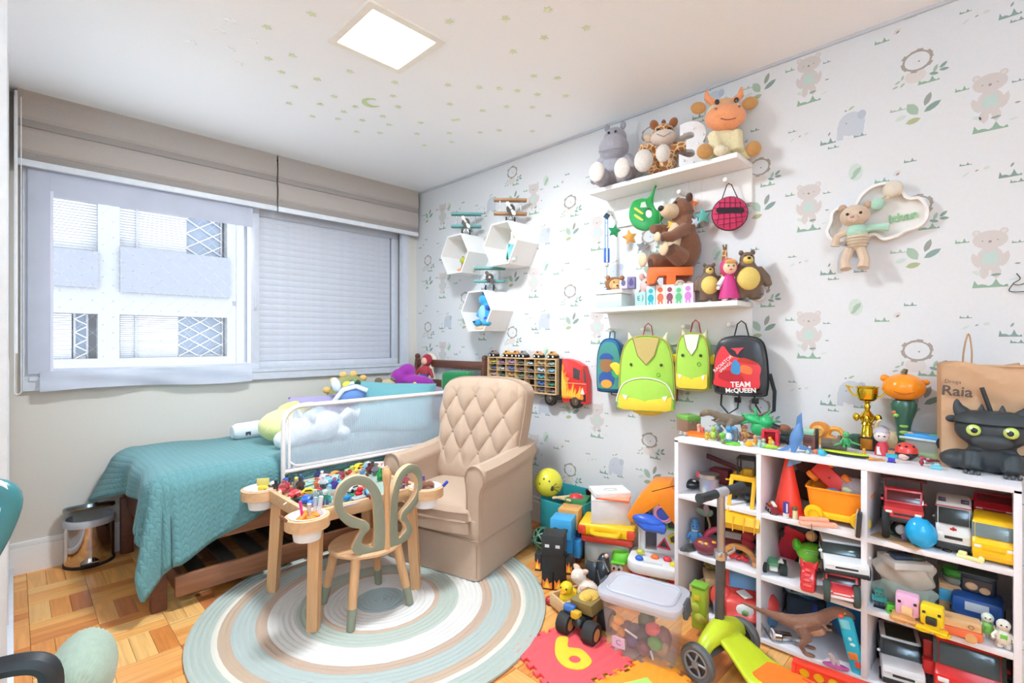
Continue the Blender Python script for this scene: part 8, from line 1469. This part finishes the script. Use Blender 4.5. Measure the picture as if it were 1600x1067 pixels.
# scooter
t = T('scooter','lime green three-wheeled scooter with flame grip deck in front of the cabinet','scooter',(1.855,.735,0),radians(-10.5)); LS = M('#c4d22c','',.3); GR = M('#5b5b5a','rub',.6)
def deck(u,v):
    s = v; y = .03 - .56 * s; hw = (.058+.032*min(1,max(0,(s-.12)/.22))-.012*max(0,(s-.75)/.25)); zc = .135 - .075 * (min(1,max(0,(s-.06)/.26)) ** 1.2 if s > .06 else 0)
    a = 2 * pi * u; return (hw*(abs(cos(a)) ** .5)*(1 if cos(a) > 0 else-1),y,zc+.014*(abs(sin(a)) ** .6)*(1 if sin(a) > 0 else-1))
P(t,'deck',LS,grid(deck,28,30,closeu=True)); P(t,'front_arch',LS,tu(catmull([(-.125,.0,.085),(-.09,.0,.12),(0,.0,.14),(.09,.0,.12),(.125,.0,.085)],4,False),[.022,.024,.026,.028,.03,.033,.036,.04,.042,.04,.036,.033,.03,.028,.026,.024,.022],10)); P(t,'neck',LS,cy(.03,.05,(0,.0,.15),r2=.022))
o = P(t,'grip_mat',M('#f07a22','rub',.6),pr(catmull([(0,-.10),(.035,-.13),(.068,-.20),(.068,-.46),(.04,-.5),(-.04,-.5),(-.068,-.46),(-.068,-.20),(-.035,-.13)],4),.004,(0,0,.0755),(-pi/2,0,0)))
for k in range(7): P(o,'flame',M(('#e8402a','#f6d23c')[k % 2],'rub',.6),pr(catmull([(-.055+k*.018,-.5),(-.062+k*.018,-.38),(-.052+k*.018,-.26-.02*(k % 3)),(-.045+k*.018,-.38),(-.044+k*.018,-.5)],3),.003,(0,0,.0775+.0002*k),(-pi/2,0,0)))
P(t,'lower_stem',M('#4d4a4a','',.4),cy(.017,.26,(0,.005,.28),(.02,0,0))); P(t,'clamp',M('#cfcfd2','metal',.25),cy(.023,.03,(0,.003,.415)),tu([(.02,-.01,.415),(.05,-.02,.425),(.055,-.02,.44)],.006,6),tu([(-.02,-.01,.42),(-.045,-.02,.435)],.006,6)); P(t,'upper_stem',M('#b5b4b8','metal',.35),cy(.0145,.23,(0,.001,.53))); P(t,'tee',M('#a9a8ac','',.4),cy(.018,.06,(0,0,.648),(0,pi/2,0),bev=.004))
for s_ in (-1,1):
    P(t,'grip',M('#33383b','rub',.7),la([(0,-.05),(.017,-.048),(.0155,-.03),(.017,-.01),(.0155,.01),(.017,.045),(.019,.05),(0,.053)],(s_*.085,0,.648),(0,s_*pi/2,0),14))
    w_ = P(t,'front_wheel',GR,la([(.042,-.014),(.058,-.016),(.066,-.008),(.066,.008),(.058,.016),(.042,.014),(.042,-.014)],(s_*.145,.0,.066),(0,pi/2,0),28,cap=False)); P(w_,'hub',M('#7e7e7f','',.4),cy(.013,.036,(s_*.145,0,.066),(0,pi/2,0)),ring(.043,.004,(s_*.158,0,.066),(0,pi/2,0),24,6)); P(w_,'web',M('#3e3e3f','',.5),cy(.043,.012,(s_*.145,0,.066),(0,pi/2,0),n=24))
    for k in range(5): a = k * 1.257 + .3; P(w_,'spoke',M('#8d8d8e','',.4),tu([(s_*.157,.012*cos(a),.066+.012*sin(a)),(s_*.157,.04*cos(a+.2),.066+.04*sin(a+.2))],.0045,5))
P(t,'axle',M('#5a5d60','',.4),cy(.012,.28,(0,0,.07),(0,pi/2,0))); P(t,'rear_wheel',GR,la([(0,-.02),(.034,-.02),(.038,0),(.034,.02),(0,.02)],(0,-.55,.038),(0,pi/2,0),20)); P(t,'brake',M('#3a3d40','',.4),bx(.06,.09,.012,(0,-.55,.088),(-.2,0,0),bev=.004))
# red disc-drop game
t = T('disc_game','red disc-dropping game frame with yellow discs leaning on the cabinet foot','game',(1.905,.365,.0),radians(-84)); RG = M('#e8402c','',.35); hs_ = [circ(.016,12,cx=-.105+.042*i,cz=.085-.036*j) for i in range(6) for j in range(2)]
P(t,'frame',RG,pr([(-.135,0),(.135,0),(.135,.11),(-.135,.11)],.02,holes=hs_)); P(t,'rim',RG,bx(.28,.032,.012,(0,0,.113),bev=.003)); P(t,'rim',RG,bx(.012,.03,.105,(-.137,0,.055),bev=.003)); P(t,'rim',RG,bx(.012,.03,.105,(.137,0,.055),bev=.003)); P(t,'foot',RG,bx(.03,.09,.012,(-.12,0,.006),bev=.003)); P(t,'foot',RG,bx(.03,.09,.012,(.12,0,.006),bev=.003))
for i in range(6): P(t,'disc',M('#f4c224','',.35),cy(.0175,.006,(-.105+.042*i,.0,.085),(pi/2,0,0),n=16))
P(t,'disc',M('#6a4a8a','',.35),cy(.0175,.006,(-.105,.0,.049),(pi/2,0,0),n=16))

# ================================================================ on the activity table
R45 = FC(550)
z = .5012
def tp(px,py): return on(px,py,z)
def stud_brick(label,px,py,c,w=.024,d=.016,h=.011,rz=0,lift=0):
    t = T('toy_brick',label,'brick',tp(px,py)+Vector((0,0,lift)),rz,None,1.35); P(t,'brick',M(c,'',.3),bx(w,d,h,(0,0,h/2),bev=.0008)); nx = max(1,round(w/.008))
    P(t,'stud',M(c,'',.3),*[cy(.0026,.002,(-w/2+w*(i+.5)/nx,s*d*.25,h+.001),n=8) for i in range(nx) for s in (-1,1)]); return t
def mfig(label,px,py,head,body,leg,hat=None,rz=0,lift=0,s=.043):
    t = T('minifigure',label,'toy figure',tp(px,py)+Vector((0,0,lift)),R45+rz,None,s)
    for x in (-.12,.12): P(t,'leg',M(leg),bx(.2,.24,.34,(x,0,.17),bev=.02)); P(t,'arm',M(body),tu([(x*2.2,0,.62),(x*2.9,-.06,.40)],.07,6))
    P(t,'torso',M(body),pr([(-.25,.34),(.25,.34),(.19,.70),(-.19,.70)],.24,bev=.02)); h = P(t,'head',M(head),cy(.14,.22,(0,0,.82),n=14,bev=.03)); P(h,'eye','#1e1e20',sp(.025,.015,.03,(-.055,-.135,.85),n=6),sp(.025,.015,.03,(.055,-.135,.85),n=6))
    if hat: P(h,'hat',M(hat),la([(.17,.86),(.17,.92),(.13,1.02),(0,1.04)],n=14))
    return t
def minicarT(label,px,py,c,g,rz=0,lift=0,s=1):
    t = T('toy_car',label,'toy car',tp(px,py)+Vector((0,0,lift)),rz,None,s); P(t,'body',M(c,'',.3),pr([(-.03,.006),(.03,.006),(.03,.015),(.016,.018),(.008,.026),(-.014,.026),(-.022,.018),(-.03,.016)],.026,bev=.002)); P(t,'window',M(g,'',.1),pr([(-.018,.018),(.012,.018),(.006,.024),(-.012,.024)],.027))
    wheels(t,(0,),(0,),.0001,.0001) if False else None
    for x in (-.018,.018): P(t,'wheel',M('#1d1e20','rub'),cy(.007,.029,(x,0,.007),(pi/2,0,0),n=10))
    return t
def slab(label,px,py,c,w,d,h,rz=0,rot=None,lift=0,c2=None,cat='toy piece',k='',a=None):
    q = tp(px,py) + Vector((0,0,lift)); t = T('toy_piece',label,cat,q,rz,rot=rot); m = M(c,k,None,**({'a': a} if a else {})); P(t,'plate',m,bx(w,d,h,(0,0,h/2),bev=min(w,d,h)*.2))
    if c2: P(t,'detail',M(c2,'',.4),bx(w*.4,d*.5,h*.4,(w*.1,0,h*1.15),bev=.001))
    return t
slab('large grey-green studded base plate under the toys in the middle of the table',520,770,'#8fa8a0',.20,.15,.004,.1,lift=.0)
slab('clear pale green plastic sheet lying under toys at the back left of the table',475,757,'#a8d4c4',.12,.09,.003,.3,k='clear',a=.7,lift=.0045); slab('clear mint plastic sheet at the back centre of the table',497,752,'#b8dccc',.10,.05,.003,-.2,k='clear',a=.7,lift=.008)
F = [('black-hooded minifigure at the left corner of the table',431,766,'#2c2c30','#33343a','#26272c','#24262a'),('dark grey minifigure with green helmet near the left back edge',448,758,'#3c4a3e','#40464a','#2c3034','#2f4a38'),('blue-hatted minifigure with red body near the left of the table',447,768,'#e0b088','#c8424a','#6a3a3c','#3a56b8'),('red minifigure with white legs near the left front of the table',455,774,'#c89a78','#b83a44','#d9d4d0',None),('yellow-haired minifigure in grey beside the green sheets',463,765,'#e9cf6a','#9a9488','#7a6a58','#e0d060'),('dark minifigure kneeling among grey parts in the left middle',470,767,'#4a3f3a','#5a504a','#3a3532','#2b2826'),('bright blue crouching figure on the clear green sheet',470,757,'#3a6fc4','#3f74c8','#2f5aa8',None),('maroon minifigure left of the blue-hatted one',443,771,'#d8a888','#b54a52','#c46a6a','#a83a48'),('white-bodied minifigure with dark wings in the table centre',505,764,'#ecebe8','#e6e6ea','#4a525a','#f0efee'),('orange minifigure left of the white-bodied one',495,763,'#e8a878','#e07a4c','#d86a3c','#c85a3c'),('purple minifigure right of the pale blue car',523,765,'#a88ac0','#5a4a9c','#4a3a8c','#b05a6a'),('teal minifigure with white dome near the front edge',508,790,'#d9e6dc','#2f8a7c','#3f5a98','#c8dcd0'),('grey minifigure left of the teal one with white dome',492,782,'#d8ddd8','#a8b8b0','#8aa4a0',None),('dark red minifigure standing behind the butterfly backrest top',577,741,'#6a3a3a','#7a2f34','#4a2428','#3a2224'),('grey armoured minifigure near the back right of the table',587,743,'#8a8a8c','#7f8488','#5a6064','#6a7074'),('light blue minifigure with cape near the back of the table',572,736,'#cfdde6','#8fbcd8','#7fa8c8',None),('brown minifigure leaning beside the grey armoured one',582,738,'#8a4a34','#7a3f30','#5a2f26','#4f2a22'),('green minifigure at the right end of the toy pile',594,752,'#3f9a58','#2f9a4c','#2a7a40','#3a8a4c'),('orange-haired minifigure seen through the right butterfly wing',627,757,'#e8a860','#e07a34','#c8642c','#f0a024'),('rose minifigure at the far right seen through the right wing',634,759,'#d89a94','#c4606a','#a84a58','#3a3438'),('dark blue minifigure behind the maroon plate',497,752,'#4a5a8a','#33406e','#2a3458','#2c3448'),('silver-white minifigure tilted left of the pink car',503,752,'#e6e2e4','#d8c8cc','#b8a8ac','#efecee')]
for k,(lab,px,py,a,b,c,d) in enumerate(F): mfig(lab,px,py,a,b,c,d,rz=.5*sin(k*2.3),lift=.004 if k > 3 else 0,s=.048+.007*(k % 3))
CR_ = [('red toy car near the left of the table',442,769,'#d05050','#5a2a2c',1.0),('bright red spoiler car near the front left of the table',463,778,'#d83a3c','#e6e6e6',.4),('pale blue toy car in the table centre',512,757,'#6fbde0','#d8eef6',.2),('light cyan toy car beside the pale blue one',525,753,'#8fd4dc','#4a6a78',.8),('yellow toy car near the front, behind the red spoiler car',483,775,'#e8c82c','#6a5a1c',-.4),('pink and white toy car near the back centre',508,752,'#e8b0b8','#c86a78',.3),('orange toy car before the maroon plate',525,747,'#f08a24','#5a2f1c',.3),('yellow racing car near the back of the table',562,734,'#f0c024','#5a4a14',.3),('white toy car seen through the left butterfly wing',553,769,'#e9e9ec','#4a4a50',.2),('sky blue box car seen through the left butterfly wing',577,776,'#3fa4dc','#bfe0f0',1.2),('grey toy car seen through the right butterfly wing',622,766,'#a8a49e','#5a5650',.4),('deep blue toy car near the front edge',480,786,'#2f5fb8','#9ab8e0',.9)]
for lab,px,py,c,g,r in CR_: minicarT(lab,px,py,c,g,r,.005,1.2)
for lab,px,py,c,r in (('dark green toy brick in the left middle of the table',482,771,'#1f7a44',.6),('lime green toy brick in front of the dark green one',478,774,'#9ad84a',.2),('clear blue brick near the white-domed figure',485,790,'#5a8ad0',.9),('red toy brick near the bottom of the toy pile',476,780,'#c8383c',1.2),('white toy brick on the tray by the red spoiler car',456,780,'#ecebe8',.2),('beige tall brick at the right of the grey base',517,775,'#b8ab98',.5),('grey brick wall piece in the table centre',505,775,'#8f9a98',.4),('bright blue brick seen at the left of the left butterfly wing',542,782,'#2f8fd4',.3),('orange brick above the red heart piece',566,762,'#e88a3c',.2),('yellow-green brick near the back edge',551,734,'#c4d85a',.7),('teal brick near the front of the toy pile',470,783,'#2f8a88',.5),('black brick on the front rail of the left half',466,784,'#2a2c30',.3),('pink brick near the silver-white figure',514,748,'#e89ab0',.7),('dark blue brick in the middle of the pile',530,765,'#2c3c7a',1.0),('maroon brick below the sky blue box car',579,780,'#8a2f34',.3),('aqua brick behind the teal figure',515,784,'#6fc4c0',1.1)): stud_brick(lab,px,py,c,rz=r,lift=.004 if px > 470 else 0)
slab('maroon rectangular panel standing tilted at the back of the table',532,748,'#8a2a34',.045,.005,.03,rot=(radians(-15),0,R45+.2),lift=.004); slab('pink and orange translucent wing piece at the back of the table',550,748,'#f08a7a',.05,.03,.008,rot=(radians(30),radians(-20),.4),lift=.012,c2='#f0a040')
slab('white blade piece at the left front of the tray',449,785,'#ecebea',.07,.006,.003,rz=.75); slab('dark green base piece at the left front of the tray',460,781,'#3a7a58',.03,.02,.004,rz=.5); slab('red curved wing piece on the left front',466,777,'#d83434',.05,.018,.006,rz=.9,lift=.006,c2='#e9e4e2')
t = T('toy_piece','bright red heart-like piece seen through the left butterfly wing','toy piece',tp(562,775),R45); P(t,'heart',M('#e02028','',.3),sp(.014,.010,.016,(0,0,.028)),sp(.018,.012,.012,(-.004,0,.012))); P(t,'strut',M('#9fb4c4','',.3),bx(.004,.012,.03,(.018,0,.018)))
slab('lilac grey ramp strip along the front edge of the table',545,790,'#b8aec4',.10,.018,.006,rz=.05); slab('white rail strip along the front edge by the wing',527,793,'#dcdce4',.07,.012,.005,rz=.0)
for lab,px,py,c,r,w_,h_ in (('grey slope piece left of the grey wall piece',497,776,'#7f8c8c',.3,.03,.02),('dark teal flat piece in front of the dark green brick',488,779,'#2f6a6c',.8,.04,.006),('light grey tower piece at the right of the grey base',513,779,'#b9c2c0',.5,.016,.034),('red block under the orange car at the back',533,752,'#b8323a',.4,.03,.012),('navy flat piece behind the pale blue car',505,748,'#3a4a86',.9,.034,.008),('turquoise sail piece behind the cyan car',531,759,'#5ac4cc',.2,.028,.02),('violet piece right of the purple minifigure',529,770,'#6a4fa0',.7,.022,.018),
  ('salmon piece beside the bright red spoiler car',455,771,'#e0847a',.1,.028,.01),('charcoal rail piece at the left back edge',456,759,'#3a3d42',.9,.045,.008),('moss green hill piece at the back left',466,762,'#5a7f4a',.4,.034,.014),('cream head piece by the maroon minifigure',437,774,'#e9d9b8',.5,.018,.016),('scarlet flag piece in front of the white-bodied minifigure',498,768,'#d62c3c',.3,.026,.01),('sky blue bubble piece right of the white-bodied minifigure',516,762,'#8fcbe8',.6,.03,.012),('olive tank piece near the front rail',500,786,'#77804a',.2,.032,.014),('ivory tooth piece at the front rail',521,788,'#efe6cf',.8,.02,.012),
  ('emerald leaf piece left of the sky blue box car',548,777,'#2f9a64',.3,.03,.008),('copper pipe piece behind the red heart-like piece',570,765,'#b5653a',.1,.034,.01),('ash grey plate under the red heart-like piece',560,780,'#a9b0b4',.05,.06,.006),('mustard piece seen through the right wing',619,762,'#c9a23c',.5,.026,.016),('plum piece seen low in the right wing',630,766,'#7a3f6a',.9,.026,.01),('silver gear piece at the table edge in the right wing',616,770,'#c2c6ca',.4,.03,.008),('brick red roof piece behind the left wing top',545,742,'#a8402f',.2,.034,.018),('lemon piece behind the left wing top',556,739,'#ece05a',.6,.024,.016),('steel blue piece beside the light blue minifigure',566,742,'#6a8fb4',.3,.026,.02),('dark brown barrel piece by the dark red minifigure',574,746,'#5a3a2a',.7,.02,.022),('pale green piece at the back edge of the table',543,738,'#b4dca0',.1,.03,.012)):
    slab(lab,px,py,c,w_,w_*.6,h_,rz=r,lift=.0045,c2=c)
# toys heaped in the back right cup
for lab,px,py,c,w_,zz in (('pale lilac plane piece heaped at the back right cup',575,724,'#d9d4e6',.045,.02),('bright yellow piece heaped at the back right cup',580,727,'#ecd83c',.03,.03),('crimson ball piece heaped at the back right cup',592,725,'#d8365a',.022,.03),('amber piece heaped at the back right cup',588,730,'#eda62c',.035,.015),('cream disc heaped at the back right cup',601,727,'#ecdfb8',.03,.02),('white strip heaped at the back right cup',568,722,'#efeff2',.04,.035),('pink dotted piece heaped at the back right cup',603,724,'#e88aa0',.022,.03)):
    t = T('toy_piece',lab,'toy piece',(1.43+(px-588)*.0026*.7,2.49-(px-588)*.0026*.5,.505+zz*.5),px*.1); P(t,'piece',M(c,'',.4),sp(w_/2,w_*.35,w_*.3,(0,0,0),(0,.3,0),n=10)); P(t,'detail',M(c,'',.3),bx(w_*.5,w_*.2,w_*.15,(w_*.1,0,w_*.28)))
t = T('pencil','yellow stick leaning out of the back right cup','pencil',(1.46,2.50,.50),0,rot=(radians(35),radians(30),0)); P(t,'shaft',M('#e6cf5a','',.4),cy(.0035,.10,(0,0,.05),n=8)); P(t,'tip',M('#c9a23c','',.4),cy(.0035,.012,(0,0,.106),n=8,r2=.001))
# cup at the front left: pens and orange dough
hx_,hy_ = 1.12 + TH[0][0],2.24 + TH[0][1]
t = T('play_dough','orange crinkled dough strands in the front left cup of the table','play dough',(hx_,hy_,.424),0); P(t,'lump',M('#ef8a24','plush',s=90),sp(.05,.05,.035,(0,0,.055)),*[tu(catmull([(-.04+.01*k,-.03+.012*(k % 3),.08),(-.01,-.02+.006*k,.098+.004*(k % 2)),(.03-.006*k,.0,.088),(.035,-.03,.08)],4,False),.006,6) for k in range(6)])
def pen(label,hx,hy,dx,dy,tx_,ty_,c,cap,l=.12,r=.0055):
    t = T('pen',label,'pen',(hx+dx,hy+dy,.45),0,rot=(tx_,ty_,0)); P(t,'barrel',M(c,'',.35),cy(r,l*.7,(0,0,l*.35),n=10)); P(t,'cap',M(cap,'',.35),cy(r*1.1,l*.3,(0,0,l*.85),n=10,bev=.001)); return t
pen('magenta pen standing in the front left cup',hx_,hy_,-.01,.01,0,-.12,'#e8308a','#e83a94'); pen('brown stick leaning out left of the front left cup',hx_,hy_,-.03,.01,.2,-.75,'#8a5a40','#7a4a34'); pen('green-capped pen leaning right in the front left cup',hx_,hy_,.01,.02,.0,.42,'#cfd8d4','#4fa88a',.13); pen('white marker standing in the front left cup',hx_,hy_,.035,-.01,.05,.12,'#eeeef2','#e2e2ea',.13,.008); pen('pale lilac marker beside the white one',hx_,hy_,.03,.012,-.05,.1,'#d9d8ea','#b8c0e0',.12,.007); pen('clear plastic tube in the front left cup',hx_,hy_,.0,-.008,.1,.0,'#dcd6d2','#d0c6c0',.11,.008)
# cup at the back left
hx2,hy2 = 1.12 + TH[1][0],2.24 + TH[1][1]
t = T('toy_excavator','yellow translucent toy scoop standing in the back left cup','toy',(hx2+.01,hy2-.01,.48),R45); P(t,'scoop',M('#e6c23c','',.3),bx(.05,.03,.022,(0,0,.028),(0,.1,0),bev=.006)); P(t,'sheet',M('#ead878','clear',.3,a=.8),bx(.055,.004,.035,(-.005,.012,.055),bev=.002)); P(t,'wheel',M('#8a6420','',.4),sp(.010,.006,.010,(.012,-.016,.02))); P(t,'rest',M('#d9d4d0','',.5),bx(.04,.04,.02,(0,0,.0)))
t = T('white_bead_toy','white and black round toy at the right of the back left cup','toy',(hx2+.045,hy2-.03,.49),R45); P(t,'ball','#ecebe8',sp(.014,at=(.0,0,.035))); P(t,'body','#33343a',sp(.016,.012,.012,(-.012,0,.02)))
t = T('grey_screws','grey hardware bits lying in the back left cup','hardware',(hx2-.03,hy2+.01,.43),R45); P(t,'bits',M('#a8a4a8','metal',.4),*[tu([(-.03+.012*k,-.01,.06),(-.02+.012*k,.01,.07-.003*k)],.004,5) for k in range(5)])
# cup at the front right: brown dough, marker
hx3,hy3 = 1.12 + TH[2][0],2.24 + TH[2][1]
t = T('play_dough','brown lumpy dough in the right cup of the table','play dough',(hx3,hy3,.424),0); P(t,'lump',M('#7d4c32','plush',s=70),sp(.05,.045,.04,(0,0,.055)),sp(.03,.028,.022,(-.012,.004,.09)),sp(.026,.024,.02,(.018,-.006,.088)))
pen('purple stick standing in the right cup',hx3,hy3,-.0,.01,0,-.05,'#5a3a8a','#6a4a9a',.11,.006); pen('white marker with blue cap leaning right in the right cup',hx3,hy3,.03,-.012,.55,.55,'#eeeef2','#2f4fb8',.11,.007); pen('pale wooden spoon leaning left out of the right cup',hx3,hy3,-.035,.03,-.2,-.45,'#ead2a8','#efdcb8',.075,.006)
# ================================================================ left edge: armrest, teal back, knitted cushion
p = on(40,1045,.62); ar = P(oc,'armrest',BK,tu(catmull([(-.12,.10,.60),(-.02,.06,.625),(.045,.03,.63),(.075,.02,.61),(.078,.02,.56)],5,False),.019,8)); P(ar,'arm_post',CHR,tu([(.078,.02,.56),(.075,.02,.30),(-.1,-.1,.27)],.012,8))
oc.location = Vector((p.x-.045,p.y-.03,0))
q = on(8,790,.86); P(oc,'backrest',M('#3f7f84','',.3),tu(catmull([(q.x-oc.location.x-.20,q.y-oc.location.y-.02,.90),(q.x-oc.location.x-.05,q.y-oc.location.y,.905),(q.x-oc.location.x+.004,q.y-oc.location.y,.88),(q.x-oc.location.x-.012,q.y-oc.location.y,.80),(q.x-oc.location.x-.06,q.y-oc.location.y,.70)],5,False),.022,10)); P(oc,'back_trim',M('#e9eef4','',.2),tu(catmull([(q.x-oc.location.x-.20,q.y-oc.location.y-.025,.918),(q.x-oc.location.x-.05,q.y-oc.location.y-.008,.922),(q.x-oc.location.x+.002,q.y-oc.location.y-.012,.896),(q.x-oc.location.x-.012,q.y-oc.location.y-.012,.83)],5,False),.007,6)); P(oc,'back_post',BK,tu([(-.16,-.16,.44),(q.x-oc.location.x-.10,q.y-oc.location.y+.03,.62),(q.x-oc.location.x-.08,q.y-oc.location.y+.02,.88)],.014,6))
kp = on(128,1050,.36); t = T('knit_cushion','pale mint knitted bolster cushion at the bottom left edge','cushion',kp,0,rot=(0,radians(78),radians(-100)))
KN = M('#a8b8a4','fab',.95,s=60)
def knit(u,v):
    a = 2 * pi * u; r = .085 * (max(0,1-abs(2*v-1) ** 3.2) ** .42) * (1+.06*sin(a*20+(int(v*34) % 2)*pi)*1)
    return (r*cos(a),r*sin(a)*.8,(v-.5)*.34)
P(t,'cover',KN,grid(knit,104,34,closeu=True),ang=180)
t = T('pouffe','beige fabric pouffe under the knitted cushion, almost wholly hidden','pouffe',(kp.x-.05,kp.y-.03,0),0); P(t,'seat',M('#cfc2ab','fab'),cy(.10,.275,(0,0,.1385),n=28,bev=.02)); P(t,'piping',M('#b8aa92','fab'),ring(.10,.004,(0,0,.255),n=28,m=6))
